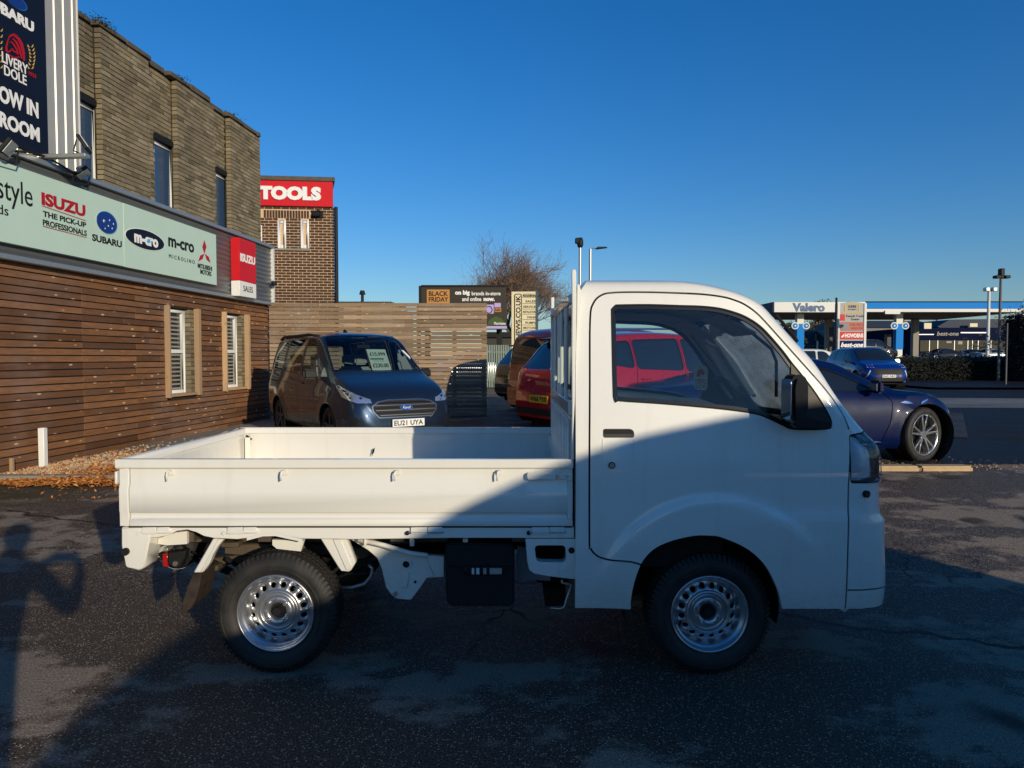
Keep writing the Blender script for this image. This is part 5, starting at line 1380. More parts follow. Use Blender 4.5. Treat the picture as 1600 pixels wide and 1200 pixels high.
plate('pressed_rib', [(628, 893), (640, 893), (637, 919), (625, 919)], 3.094, .01, parent=fb2, bev=.004)
plate('pressed_rib', [(664, 870), (668, 878), (678, 900), (674, 902), (662, 880)], 3.094, .01, parent=fb2, bev=.002)
mb = MB().tube([W(x, y, 3.07) for x, y in ((560, 843), (600, 852), (640, 864), (668, 868))], .012, 6); mb.build('frame_edge', M_white, fb2, smooth='all')
for (x0, x1, y1) in ((568, 572, 854), (640, 647, 854), (723, 731, 852)):
    a = XZ(x0, y1, 3.05); b = XZ(x1, 841, 3.05); MB().box(a[0], b[0], 3.05, 3.08, a[1], b[1]).build('bracket', M_white, truck, bev=.003)
mb = MB().tube([W(x, y, 3.2) for x, y in ((527, 918), (550, 918), (570, 912), (580, 900), (582, 888), (576, 882))], .009, 8); mb.build('brake_cable', M_galv, truck, smooth='all')
mb = MB().tube([W(x, y, 3.22) for x, y in ((520, 905), (545, 896), (565, 897), (580, 893))], .010, 8); mb.build('brake_cable', M_black, truck, smooth='all')
# battery/fuel box
bx = [XZ(x, y, 3.04) for x, y in ((695, 853), (700, 849), (720, 848), (798, 851), (804, 856), (804, 944), (800, 948), (704, 948), (699, 944), (696, 920))]
bb = MB().xz(bx, 3.04, 3.35).build('battery_box', M_black, truck, bev=.014, seg=3)
MB().xz([XZ(x, y, 3.032) for x, y in ((702, 884), (802, 885), (802, 888), (702, 887))], 3.03, 3.05).build('lid_line', M_blackgl, bb)
sl_ = plate('slotted_window', [(726, 886), (786, 886), (786, 899), (726, 899)], 3.026, .012, M_blackgl, bb, bev=.004)
for (x0, x1) in ((737, 741), (744, 749), (755, 760), (765, 784)):
    plate('slot', [(x0, 888), (x1, 888), (x1, 897.5), (x0, 897.5)], 3.021, .006, M_galv if x0 > 750 else M_polew, sl_, bev=.001)
# right hand bracket with window
outer = [XZ(x, y, 3.0) for x, y in ((821, 842), (900, 842), (900, 905), (889, 904), (857, 900), (835, 896), (827, 890), (824, 878))]
hole = round_poly([XZ(x, y, 3.0) for x, y in ((835, 852), (884, 852), (884, 879), (838, 878))], .02, 3)
def holed(name, outer, hole, y, t_, m, parent):
    bmh = bmesh.new()
    def loop(pts): 
        vs = [bmh.verts.new((p[0], y, p[1])) for p in pts]; return [bmh.edges.new((vs[i], vs[(i + 1) % len(vs)])) for i in range(len(vs))]
    es = loop(outer) + loop(hole); bmesh.ops.triangle_fill(bmh, edges=es, use_beauty=True)
    r_ = bmesh.ops.extrude_face_region(bmh, geom=list(bmh.faces)); bmesh.ops.translate(bmh, verts=[v for v in r_['geom'] if isinstance(v, bmesh.types.BMVert)], vec=(0, t_, 0))
    bmesh.ops.recalc_face_normals(bmh, faces=bmh.faces)
    return bm_obj(bmh, name, m, parent, smooth=True)
lb2 = holed('step_bracket', outer, hole, 3.0, .05, M_white, truck)
for f_ in lb2.data.polygons: f_.use_smooth = False
p = W(893, 860, 3.0); MB().cyl((p.x, 2.998, p.z), (p.x, 3.01, p.z), .014, n=20).build('bracket_hole', M_black, lb2)
p = W(878, 890, 3.0); MB().lathe((p.x, 3.0, p.z), [(.022, .002), (.020, -.004), (.010, -.004), (.009, -.010), (0, -.010)], 24, 'y').build('bolt', M_white, lb2, smooth=True)
plate('frame_plate', [(808, 852), (822, 856), (832, 880), (860, 900), (860, 908), (808, 905)], 3.16, .02, mat('blue_grey_bracket', (.20, .21, .23), .5), bev=.002)
mb = MB().tube([W(x, y, 3.06) for x, y in ((878, 905), (878, 911), (888, 912), (892, 914), (882, 948), (876, 951), (860, 950))], .006, 6); mb.build('wire_hook', M_bolt, truck, smooth='all')
plate('clutch_housing', [(848, 918), (884, 918), (884, 946), (852, 948)], 3.3, .2, M_under)
# headboard and guard frame behind the cab
hx = W(893, 700, YN).x
gf = MB()
gfx0, gfx1 = hx - .012, hx + .012
post = [XZ(x, y, 3.01) for x, y in ((893, 718), (893.5, 640), (893, 560), (893.5, 480), (893, 424), (894.5, 421), (899, 421), (900, 425), (900.5, 470), (899, 560), (897.5, 640), (897, 718))]
hd = MB().xz(post, 3.0, 3.03).build('headboard', M_white, truck, bev=.003)
ztop = W(0, 455, 3.05).z if False else 1.70
MB().xz([(hx - .012, .67), (hx + .008, .67), (hx + .008, 1.775), (hx - .012, 1.775)], YFAR - .03, YFAR).build('guard_post', M_white, hd, bev=.003)
MB().xz([XZ(x, y, 3.05) for x, y in ((900, 700), (902, 640), (901, 560), (904, 500), (908, 460), (905, 445), (901, 445), (900, 500), (898, 560), (898, 700))], 3.03, 3.06).build('guard_bracket', M_white, hd, bev=.003)
gm = mat('grey_guard_frame', (.25, .25, .25), .5)
zt_b, zm, zl_ = 1.66, 1.15, 1.0
MB().box(hx - .012, hx + .008, 3.03, YFAR - .03, 1.63, 1.67).build('guard_bar', M_white, hd, bev=.004)
MB().box(hx - .012, hx + .008, 3.03, YFAR - .03, 1.14, 1.20).build('guard_bar', M_white, hd, bev=.004)
for y in (3.30, 3.62, 3.80, 4.12):
    MB().cyl((hx, y, 1.19), (hx, y, 1.64), .011, n=10).build('guard_bar', M_white, hd, smooth=True)
MB().box(hx + .0, hx + .008, 3.03, YFAR - .03, .67, 1.141).build('headboard_panel', M_white, hd)
for i in range(13):
    y = 3.07 + i * .102; MB().box(hx - .014, hx + .0, y, y + .042, .70, 1.12).build('headboard_rib', M_white, hd, bev=.006)
MB().box(hx - .03, hx - .01, YFAR - .09, YFAR - .03, .80, .90).build('latch_catch', M_white, hd, bev=.004)

# ------------------------------------------------------------------ cars
def car_body(S_):
    L = S_['L']; top = pchip(S_['top']); belt = pchip(S_['belt']); bot = pchip(S_['bot']); plan = pchip(S_['plan']); inset = S_['inset']; Hg = S_['Hg']
    x0 = S_['top'][0][0]; x1 = S_['top'][-1][0]
    xs = [x0 + (x1 - x0) * (.5 - .5 * math.cos(PI * i / 14)) * 0 for i in range(0)]
    n = 74; xs = []
    for i in range(n + 1):
        t = i / n; t2 = .5 - .5 * math.cos(PI * t); xs.append(x0 + (x1 - x0) * (.45 * t + .55 * t2))
    low = pchip(S_.get('low', [(0, .90), (.06, .945), (.2, .975), (.5, 1.0), (.72, .995), (.86, .975), (.95, .955), (1, .94)]))
    bm = bmesh.new(); rings = []
    NL, NS, NTp = 13, 9, 10
    for x in xs:
        w = plan(x); zb = belt(x); zt = top(x); z0 = bot(x); h = max(.004, zt - zb); g = min(1, h / Hg)
        half = []
        for i in range(NL):
            t = i / (NL - 1); y = w * low(t)
            for (xa, ra) in ((S_['xf'], S_['ra']), (S_['xr'], S_['ra'])):       # flared arches
                d = math.hypot(x - xa, (z0 + (zb - z0) * t) - S_['wr']); y += .022 * sstep(ra + .13, ra + .03, d) * (1 if t < .8 else .3)
            half.append((y, z0 + (zb - z0) * t))
        ws = w * low(1); ze = zb + h * (.50 + .36 * g); we = ws - .05 - (inset - .05) * g
        for i in range(1, NS):
            t = i / (NS - 1); bulge = .018 * math.sin(PI * t) * g; half.append((ws + (we - ws) * t + bulge, zb + (ze - zb) * t))
        for i in range(1, NTp):
            a = PI / 2 * i / (NTp - 1); e = .72; half.append((we * max(0, math.cos(a))**e, ze + (zt - ze) * math.sin(a)**.85))
        half[-1] = (0.0, zt)
        pts = [Vector((x, -y, z)) for y, z in half] + [Vector((x, y, z)) for y, z in reversed(half[:-1])]
        rings.append([bm.verts.new(p) for p in pts])
    m = len(rings[0])
    for k in range(len(rings) - 1):
        for i in range(m - 1):
            bm.faces.new((rings[k][i], rings[k + 1][i], rings[k + 1][i + 1], rings[k][i + 1]))
    for r, fl in ((rings[0], 1), (rings[-1], 0)):
        for i in range(m // 2):
            a, b, c, d = r[i], r[i + 1], r[m - 2 - i], r[m - 1 - i]
            vs = []
            for v in (a, b, c, d):
                if v not in vs: vs.append(v)
            if len(vs) >= 3: bm.faces.new(vs if fl else vs[::-1])
    bm.normal_update()
    for f in bm.faces: f.smooth = True
    return bm
def patch(tree, poly, d, off, name, m, parent, g=.06, thick=.006, filt=None):
    """a panel draped on the body: 2D outline seen along -d"""
    d = Vector(d).normalized(); u, v = axes_for(d)
    bm = bmesh.new(); bm.faces.new([bm.verts.new((p[0], p[1], 0)) for p in poly]); 
    x0 = min(p[0] for p in poly); x1 = max(p[0] for p in poly); y0 = min(p[1] for p in poly); y1 = max(p[1] for p in poly)
    def cut(co, no): bmesh.ops.bisect_plane(bm, geom=list(bm.faces) + list(bm.edges) + list(bm.verts), plane_co=co, plane_no=no)
    k = 1
    while x0 + k * g < x1: cut((x0 + k * g, 0, 0), (1, 0, 0)); k += 1
    k = 1
    while y0 + k * g < y1: cut((0, y0 + k * g, 0), (0, 1, 0)); k += 1
    bad = []
    for w in bm.verts:
        o = u * w.co.x + v * w.co.y + d * 6
        hit, nn, _, _ = tree.ray_cast(o, -d)
        if hit is None: bad.append(w); continue
        w.co = hit + d * off
    if bad: bmesh.ops.delete(bm, geom=bad, context='VERTS')
    bm.normal_update()
    if sum(f.normal.dot(d) for f in bm.faces) < 0:
        for f in bm.faces: f.normal_flip()
    return bm_obj(bm, name, m, parent, thick=thick)
def spokes_wheel(parent, x, y, z, r, wd, s, style, rimm=M_alloy, rr=.68, steer=0):
    c = (0, 0, 0)
    prof = [(r * rr, .02), (r * rr * 1.03, .004), (r * .80, -.006), (r * .92, .002), (r * .975, .012), (r, .035), (r, wd - .035), (r * .97, wd - .01), (r * .85, wd), (r * rr, wd - .02)]
    t = MB().lathe(c, [(a, b * s) for a, b in prof], 56, 'y').build('wheel', M_tyre, parent, smooth='all')
    t.location = (x, y, z); t.rotation_euler = (0, 0, steer); 
    R1 = r * rr
    g = MB()
    for i in range(48):
        a0 = 2 * PI * i / 48; a1 = a0 + .07; q = []
        for (rad) in (r - .004, r + .002):
            for (aa, hh) in ((a0, .03), (a1, .03), (a1 + .03, wd - .03), (a0 + .03, wd - .03)): q.append((rad * math.cos(aa), hh * s, rad * math.sin(aa)))
        g.hexa(q)
    o = g.build('tread', M_tyre, t, fixn=False); o['kind'] = 'stuff'
    rim = MB().lathe(c, [(a, b * s) for a, b in ((R1, .024), (R1 * 1.02, .006), (R1 * .97, .004), (R1 * .94, .02), (R1 * .93, wd - .03))], 56, 'y').build('rim', rimm, t, smooth='all')
    MB().lathe(c, [(R1 * .93, .09 * s), (0, .10 * s)], 32, 'y').build('brake_disc', M_under, t)
    sp = MB(); ns = style['n']; pair = style.get('pair', 0)
    for i in range(ns):
        for q in ((-1, 1) if pair else (0,)):
            a = 2 * PI * i / ns + PI / 2 + q * pair; ai = 2 * PI * i / ns + PI / 2 + q * pair * .45; w0, w1 = style['w']
            pi_ = Vector((math.cos(ai), 0, math.sin(ai))) * R1 * .16; po = Vector((math.cos(a), 0, math.sin(a))) * R1 * .965; d = (po - pi_).normalized(); nrm = Vector((-d.z, 0, d.x))
            A = [pi_ - nrm * w0, pi_ + nrm * w0, po + nrm * w1, po - nrm * w1]
            sp.hexa([p + Vector((0, h * s, 0)) for p, h in zip(A, (.055, .055, .035, .035))] + [p + Vector((0, h * s, 0)) for p, h in zip(A, (.022, .022, .010, .010))])
    sp.cyl((0, .05 * s, 0), (0, .020 * s, 0), R1 * .22, R1 * .2, 20); sp.build('spokes', rimm, rim, bev=.003)
    return t
def plate_on(tree, parent, d, cy, cz, txt, m, w=.52, h=.112, off=.012, ax='y'):
    d = Vector(d); u, v = axes_for(d)
    hit, nn, _, _ = tree.ray_cast(u * cy + v * cz + d * 6, -d)
    if hit is None: return
    P = hit + d * off; Rr = Vector((0, 0, 1)).cross(d) if True else u
    Rr = -Vector((0, 0, 1)).cross(-d); Rr = Vector((-d.y, d.x, 0))
    mb = MB(); c = P
    pts = []
    for dd in (0, 1):
        for (a, b) in ((-w / 2, -h / 2), (w / 2, -h / 2), (w / 2, h / 2), (-w / 2, h / 2)): pts.append(c + Rr * a + Vector((0, 0, b)) + d * (.008 * dd))
    mb.hexa(pts); p = mb.build('number_plate', m, parent, bev=.002)
    lettering(txt, c + Rr * (-w * .45) + Vector((0, 0, -h * .34)) + d * .009, Rr, (0, 0, 1), w * .90, h * .68, M_ink, p, .001, bold=.02, local=True)
    return p
def make_car(name, label, cat, loc, head, S_, pm, wheel, group=None, **kw):
    root = empty(name, loc, label, cat, group, rz=head if head else 1e-9)
    bm = car_body(S_); tree = BVHTree.FromBMesh(bm)
    ra, wr = S_['ra'], S_['wr']
    glassm = kw.get('glass', M_dglass)
    for xa in (S_['xf'], S_['xr']):
        for d in ((0, -1, 0), (0, 1, 0)):
            pl = [(xa + ra * math.cos(PI * 2 * i / 24), wr + .01 + ra * math.sin(PI * 2 * i / 24)) for i in range(24)]
            bmesh.ops.delete(bm, geom=cut_poly(bm, pl, d, .15, lambda f: f.calc_center_median().z < S_['belt'][len(S_['belt']) // 2][1] + .02), context='FACES')
    cut_done = []
    belt = pchip(S_['belt'])
    def window(poly, d, nm, gm, facing, filt, seal=.022):
        po = offset_poly(poly, seal)
        if not cut_poly(bm, po, d, facing, filt): return
        inner = set(cut_poly(bm, poly, d, facing, filt)); ring_ = [f for f in cut_poly(bm, po, d, facing, filt) if f not in inner]
        gb = split_bm(bm, list(inner), False); sb = split_bm(bm, ring_, False); bmesh.ops.delete(bm, geom=list(inner) + ring_, context='FACES')
        push(gb, .006); w_ = bm_obj(gb, nm, gm, root); push(sb, -.001); bm_obj(sb, 'window_trim', M_blackgl, w_)
        return w_
    for pl in S_['side_win']:
        for d in ((0, -1, 0), (0, 1, 0)):
            window(round_poly(pl, .05, 3), d, 'side_window', glassm if kw.get('see') else M_dglass, .2, lambda f: f.calc_center_median().z > belt(f.calc_center_median().x) - .05, .02)
    xc, xh, yc_, yh = S_['screen']
    ws = window(round_poly([(xc, -yc_), (xc + .05, 0), (xc, yc_), (xh, yh), (xh + .03, 0), (xh, -yh)], .05, 3), (0, 0, 1), 'windscreen', kw.get('glass', M_dglass), .25, lambda f: f.calc_center_median().x > xh - .1, .025)
    if 'rear_win' in S_:
        window(round_poly(S_['rear_win'], .05, 3), (-1, 0, 0), 'rear_window', kw.get('glass', M_dglass), .12, lambda f: f.calc_center_median().x < -1.0, .02)
    if 'rear_top' in S_:
        window(round_poly(S_['rear_top'], .05, 3), (0, 0, 1), 'rear_window', M_dglass, .3, lambda f: f.calc_center_median().x < -.3, .02)
    # shut lines
    for ln in S_.get('seams', []):
        for d in ((0, -1, 0), (0, 1, 0)):
            bnd = cut_poly(bm, band_from_line(ln, .010), d, .15, lambda f: abs(f.normal.y) > .15)
            sb = split_bm(bm, bnd); push(sb, .012); bm_obj(sb, 'door_seam', M_rubber, root)
    body = bm_obj(bm, 'body', pm, root, thick=.01)
    Wd = max(p[1] for p in S_['plan'])
    xmn, xmx = S_['top'][0][0], S_['top'][-1][0]
    MB().box(xmn + .25, xmx - .25, -Wd * .72, Wd * .72, .18, .34).build('underbody', M_under, root)
    for xa in (S_['xf'], S_['xr']):
        for s in (1, -1):
            MB().lathe((xa, -s * (Wd - .02), wr + .01), [(ra - .004, 0), (ra - .004, .34 * s), (0, .35 * s)], 36, 'y').build('arch_liner', M_under, root, smooth=True)
            st = kw.get('steer', 0) if xa == S_['xf'] else 0
            spokes_wheel(root, xa, -s * (Wd - kw.get('track', .03)), wr, wr, .215, s, wheel[0], wheel[1], wheel[2] if len(wheel) > 2 else .68, st)
    clad = kw.get('clad')
    # door handles and mirrors
    for s in (1, -1):
        for (hx_, hz) in S_.get('handles', []):
            hit, _, _, _ = tree.ray_cast(Vector((hx_, -s * 5, hz)), Vector((0, s, 0)))
            if hit: MB().box(hx_ - .09, hx_ + .09, hit.y - .035 * (s == 1), hit.y + .035 * (s == -1), hz - .013, hz + .013).build('door_handle', kw.get('handlem', pm), root, bev=.01, seg=2)
        mx, mz = S_['mirror']; hit, _, _, _ = tree.ray_cast(Vector((mx, -s * 5, mz)), Vector((0, s, 0)))
        if hit:
            y0 = hit.y - s * .06; y1 = hit.y - s * .27; pts = []
            for (yy, sc) in ((y0, .8), (y1, 1)):
                pass
            ms = MB().hexa([(mx - .03, y0, mz - .06), (mx + .09, y0, mz - .06), (mx + .07, y1, mz - .07), (mx - .03, y1, mz - .07), (mx - .03, y0, mz + .08), (mx + .07, y0, mz + .08), (mx + .05, y1, mz + .09), (mx - .03, y1, mz + .09)]).build('door_mirror', kw.get('mirm', pm), root, bev=.03, seg=3)
            MB().box(mx, mx + .06, min(hit.y + s * .02, y0), max(hit.y + s * .02, y0), mz - .07, mz - .03).build('mirror_arm', M_black, ms)
            MB().box(mx - .036, mx - .031, min(y0, y1) + .02, max(y0, y1) - .03, mz - .03, mz + .05).build('mirror_glass', M_chrome, ms)
    return root, tree, body, ws
def fl(poly, sx): return [(p[0] * sx, p[1]) for p in poly]

MPV = dict(L=4.42, Hg=.75, inset=.155, wr=.325, ra=.375, xf=1.33, xr=-1.33,
    top=[(-2.20, .85), (-2.19, 1.2), (-2.14, 1.55), (-2.05, 1.74), (-1.85, 1.80), (-1.2, 1.835), (-.2, 1.84), (.34, 1.805), (.56, 1.73), (.83, 1.535), (1.10, 1.325), (1.30, 1.175), (1.5, 1.10), (1.8, 1.00), (2.02, .89), (2.13, .78), (2.19, .60), (2.21, .45)],
    belt=[(-2.20, .8), (-2.1, 1.10), (-1.5, 1.13), (0, 1.10), (1.0, 1.05), (1.4, 1.01), (1.8, .91), (2.05, .76), (2.15, .62), (2.21, .42)],
    bot=[(-2.2, .34), (-2.0, .26), (-1.5, .24), (1.5, .24), (2.0, .22), (2.15, .24), (2.21, .30)],
    plan=[(-2.20, .80), (-2.12, .87), (-1.8, .905), (0, .915), (1.3, .905), (1.75, .875), (2.0, .83), (2.12, .75), (2.18, .63), (2.21, .50)],
    side_win=[[(-2.0, 1.19), (-1.22, 1.17), (-1.22, 1.70), (-1.9, 1.68)], [(-1.10, 1.17), (-.18, 1.14), (-.18, 1.71), (-1.10, 1.71)], [(-.06, 1.13), (.78, 1.10), (.36, 1.62), (.22, 1.69), (-.06, 1.70)], [(.86, 1.10), (1.14, 1.10), (.90, 1.26)]],
    screen=(1.22, .45, .74, .63), rear_win=[(-.62, 1.62), (-.68, 1.15), (.68, 1.15), (.62, 1.62)],
    seams=[[(-.12, 1.72), (-.12, 1.1), (-.12, .34)], [(-1.16, 1.72), (-1.16, 1.1), (-1.0, .75), (-.93, .36)], [(.95, 1.12), (1.0, .95), (.93, .36)], [(-2.05, .98), (-1.16, .98)]],
    handles=[(.05, .98), (-.85, .98)], mirror=(.82, 1.13))
SUV = dict(L=4.3, Hg=.6, inset=.20, wr=.34, ra=.39, xf=1.32, xr=-1.30,
    top=[(-2.12, .80), (-2.10, 1.02), (-2.02, 1.14), (-1.86, 1.33), (-1.72, 1.50), (-1.6, 1.57), (-1.2, 1.635), (-.4, 1.665), (.1, 1.65), (.42, 1.56), (.8, 1.36), (1.12, 1.15), (1.3, 1.075), (1.7, .99), (1.98, .90), (2.08, .80), (2.14, .60), (2.15, .5)],
    belt=[(-2.12, .76), (-2.02, 1.05), (-1.5, 1.10), (-.5, 1.05), (.6, 1.0), (1.2, .97), (1.7, .88), (2.0, .76), (2.1, .62), (2.15, .45)],
    bot=[(-2.12, .38), (-1.95, .28), (-1.5, .25), (1.5, .25), (2.0, .24), (2.15, .3)],
    plan=[(-2.12, .72), (-2.02, .82), (-1.7, .89), (0, .905), (1.3, .90), (1.75, .86), (2.0, .74), (2.1, .60), (2.15, .48)],
    side_win=[[(-1.72, 1.22), (-1.05, 1.13), (-1.05, 1.50), (-1.42, 1.47)], [(-.97, 1.12), (-.12, 1.09), (-.12, 1.54), (-.97, 1.51)], [(-.03, 1.08), (.88, 1.05), (.45, 1.40), (.22, 1.52), (-.03, 1.54)]],
    screen=(1.10, .34, .70, .58), rear_win=[(-.56, 1.48), (-.66, 1.12), (.66, 1.12), (.56, 1.48)],
    seams=[[(-.08, 1.56), (-.08, 1.05), (-.08, .34)], [(-1.0, 1.54), (-1.0, 1.08), (-1.05, .8), (-.92, .4)], [(.95, 1.05), (.98, .9), (.90, .36)]],
    handles=[(.05, .93), (-.86, .96)], mirror=(.72, 1.07))
COUPE = dict(L=4.24, Hg=.4, inset=.24, wr=.335, ra=.375, xf=1.30, xr=-1.27,
    top=[(-2.10, .70), (-2.07, .90), (-1.95, .95), (-1.6, .99), (-1.2, 1.09), (-.75, 1.21), (-.35, 1.275), (0, 1.285), (.22, 1.25), (.5, 1.13), (.82, .96), (1.0, .90), (1.3, .865), (1.7, .79), (1.95, .68), (2.08, .54), (2.14, .42)],
    belt=[(-2.10, .66), (-1.95, .84), (-1.3, .86), (-.4, .82), (.6, .81), (1.0, .815), (1.35, .815), (1.65, .73), (1.9, .62), (2.05, .50), (2.14, .36)],
    bot=[(-2.1, .32), (-1.9, .2), (-1.5, .17), (1.5, .17), (2.0, .16), (2.14, .2)],
    plan=[(-2.10, .72), (-1.95, .82), (-1.5, .885), (-1.0, .87), (0, .85), (.8, .865), (1.3, .885), (1.65, .86), (1.9, .76), (2.05, .6), (2.14, .42)],
    side_win=[[(-.98, .95), (-.60, .91), (-.55, 1.07), (-.78, 1.07)], [(-.50, .90), (.66, .88), (.34, 1.04), (.10, 1.13), (-.20, 1.16), (-.46, 1.13)]],
    screen=(.82, .20, .66, .50), rear_top=[(-1.35, -.50), (-.72, -.46), (-.72, .46), (-1.35, .50)],
    seams=[[(.74, .86), (.84, .74), (.80, .5), (.70, .26)], [(-.55, 1.1), (-.6, .85), (-.66, .6), (-.5, .28)]],
    handles=[(-.42, .74)], mirror=(.56, .92))
for k_ in ('top', 'belt', 'bot', 'plan'): COUPE[k_] = [((1.35 + (x - 1.35) * .66 if x > 1.35 else x), y) for x, y in COUPE[k_]]
M_mpvp = paint('dark_blue_metallic_paint', (.016, .030, .058), .5, .30, .8)
M_redp = paint('cherry_red_metallic_paint', (.55, .010, .016), .45, .28)
M_burg = paint('burgundy_metallic_paint', (.26, .018, .014), .5, .3)
M_brownp = paint('dark_brown_metallic_paint', (.035, .022, .018), .5, .3)
M_coupe = paint('deep_blue_pearl_paint', (.001, .007, .050), .0, .4, .35)
M_suvb = paint('bright_blue_metallic_paint', (.002, .022, .19), .0, .33)
M_silver = paint('silver_paint', (.38, .39, .40), .7, .3)
M_blackp = paint('black_paint', (.01, .01, .012), .2, .3)
M_whitep = paint('white_van_paint', (.72, .72, .70), 0, .35)
rim5 = dict(n=5, w=(.030, .022)); rim10 = dict(n=10, w=(.016, .012)); rimpair = dict(n=5, pair=.20, w=(.014, .011))
def gz(x, y): return G(x, y)
def heading_loc(front_right, L, Wd, hd):
    """centre of a car whose front right (driver side) corner and heading are given"""
    h = Vector((math.cos(hd), math.sin(hd), 0)); l = Vector((-h.y, h.x, 0))
    c = Vector((*front_right, 0)) - h * L / 2 + l * Wd / 2; return Vector((c.x, c.y, gz(c.x, c.y)))
# --- dark blue people carrier
hd = R(-56); loc = heading_loc((-2.36, 9.85), 4.22, 1.77, hd)
mpv, tree, body, ws = make_car('people_carrier', 'dark blue metallic people carrier with a price card in its windscreen, before the timber fence', 'car', loc, hd, MPV, M_mpvp, (rim5, M_darkalloy), glass=M_glassmpv, see=True, mirm=M_black)
def lamp(tree, root, poly, d, m, nm, sides=(1, -1), off=.004, lens=True):
    d = Vector(d)
    for s in sides:
        dd = Vector((d.x, d.y * s, d.z)).normalized(); p = poly if s == 1 else [(-q[0], q[1]) for q in poly]
        if abs(d.y) < .01: p = [(q[0] * s, q[1]) for q in poly]
        l = patch(tree, p, dd, off, nm, m, root, g=.05, thick=.008)
    return l
# lamp outlines given as seen from a diagonal direction; u runs along (-d.y, d.x)
dg = Vector((1, -.9, 0)).normalized()
def side_to_diag(P, s=1):    # 3D point list to the diagonal view
    u = Vector((-dg.y, dg.x, 0)); return [(Vector(p).dot(u), p[2]) for p in P]
lamp(tree, mpv, side_to_diag([(2.06, -.44, .735), (2.00, -.64, .74), (1.80, -.84, .82), (1.60, -.88, .97), (1.64, -.85, .985), (1.90, -.74, .90), (2.06, -.48, .79)]), (dg.x, dg.y, 0), M_lamp, 'headlamp')
gr_p = [(-.50, .62), (-.42, .53), (.42, .53), (.50, .62), (.51, .68), (.42, .74), (.26, .765), (-.26, .765), (-.42, .74), (-.51, .68)]
grl = patch(tree, offset_poly(gr_p, .018), (1, 0, 0), .004, 'grille_surround', mat('satin_chrome', (.12, .15, .20), .35, metal=.8), mpv, thick=.01)
grl = patch(tree, gr_p, (1, 0, 0), .012, 'grille', M_black, mpv, thick=.008)
for k in range(6):
    z = .550 + k * .036; w_ = .42 if k in (0, 5) else .48
    patch(tree, [(-w_, z), (w_, z), (w_, z + .012), (-w_, z + .012)], (1, 0, 0), .026, 'grille_bar', M_blackgl if k % 2 else mat('dull_bar', (.12, .13, .14), .4, metal=.8), grl, thick=.006)
ov = patch(tree, [(.105 * math.cos(t_), .66 + .042 * math.sin(t_)) for t_ in [2 * PI * i / 24 for i in range(24)]], (1, 0, 0), .034, 'badge_rim', M_chrome, grl)
ov = patch(tree, [(.095 * math.cos(t_), .66 + .034 * math.sin(t_)) for t_ in [2 * PI * i / 24 for i in range(24)]], (1, 0, 0), .040, 'badge', M_blueoval, grl)
hit = tree.ray_cast(Vector((6, 0, .66)), Vector((-1, 0, 0)))[0]
lettering('Ford', Vector((hit.x + .043, -.065, .64)), (0, 1, 0), (0, 0, 1), .13, .042, M_inkw, ov, .002, shear=.35, local=True)
plate_on(tree, mpv, (1, 0, 0), .02, .435, 'EU21 UYA', M_platew, off=.03)
patch(tree, [(-.70, .26), (.70, .26), (.62, .36), (-.62, .36)], (1, 0, 0), .006, 'lower_grille', M_black, mpv)
for s in (1, -1):
    patch(tree, [(s * .66, .36), (s * .80, .38), (s * .80, .50), (s * .68, .47)], (1, 0, 0), .006, 'fog_lamp_recess', M_black, mpv)
    rl_ = MB().tube([(-1.85, -s * .68, 1.74), (-1.7, -s * .68, 1.78), (-.2, -s * .68, 1.79), (.25, -s * .66, 1.75)], .026, 8).build('roof_rail', M_black, mpv, smooth='all')
MB().hexa([(-.35, -.03, 1.83), (-.2, -.03, 1.83), (-.2, .03, 1.83), (-.35, .03, 1.83), (-.35, -.01, 1.90), (-.3, -.01, 1.90), (-.3, .01, 1.9), (-.35, .01, 1.9)]).build('aerial', M_black, mpv, bev=.004)
# interior
MB().box(.75, 1.25, -.72, .72, .75, 1.03).build('dashboard', M_black, mpv, bev=.03, seg=2)
MB().box(-2.0, .9, -.75, .75, .30, .42).build('cabin_floor', M_under, mpv)
for (x, ys) in ((-.15, (-.38, .38)), (-1.1, (-.5, 0, .5))):
    for y in ys:
        st = MB().box(x - .25, x + .27, y - .24, y + .24, .45, .65).build('seat', M_seat, mpv, bev=.04, seg=2)
        MB().hexa([(x - .3, y - .23, .6), (x - .17, y - .23, .6), (x - .17, y + .23, .6), (x - .3, y + .23, .6), (x - .42, y - .19, 1.22), (x - .33, y - .19, 1.24), (x - .33, y + .19, 1.24), (x - .42, y + .19, 1.22)]).build('seat_back', M_trim, st, bev=.04, seg=2)
        MB().box(x - .44, x - .34, y - .12, y + .12, 1.27, 1.46).build('headrest', M_trim, st, bev=.03, seg=2)
c = Vector((.62, -.38, 1.03)); q = Matrix.Rotation(R(-60), 3, 'Y')
MB().tube([c + q @ Vector((.19 * math.cos(t_), .19 * math.sin(t_), 0)) for t_ in [2 * PI * i / 32 for i in range(33)]], .016, 6).build('steering_wheel', M_black, mpv, smooth='all')
MB().box(.50, .56, -.12, .12, 1.55, 1.62).build('interior_mirror', M_black, mpv, bev=.01)
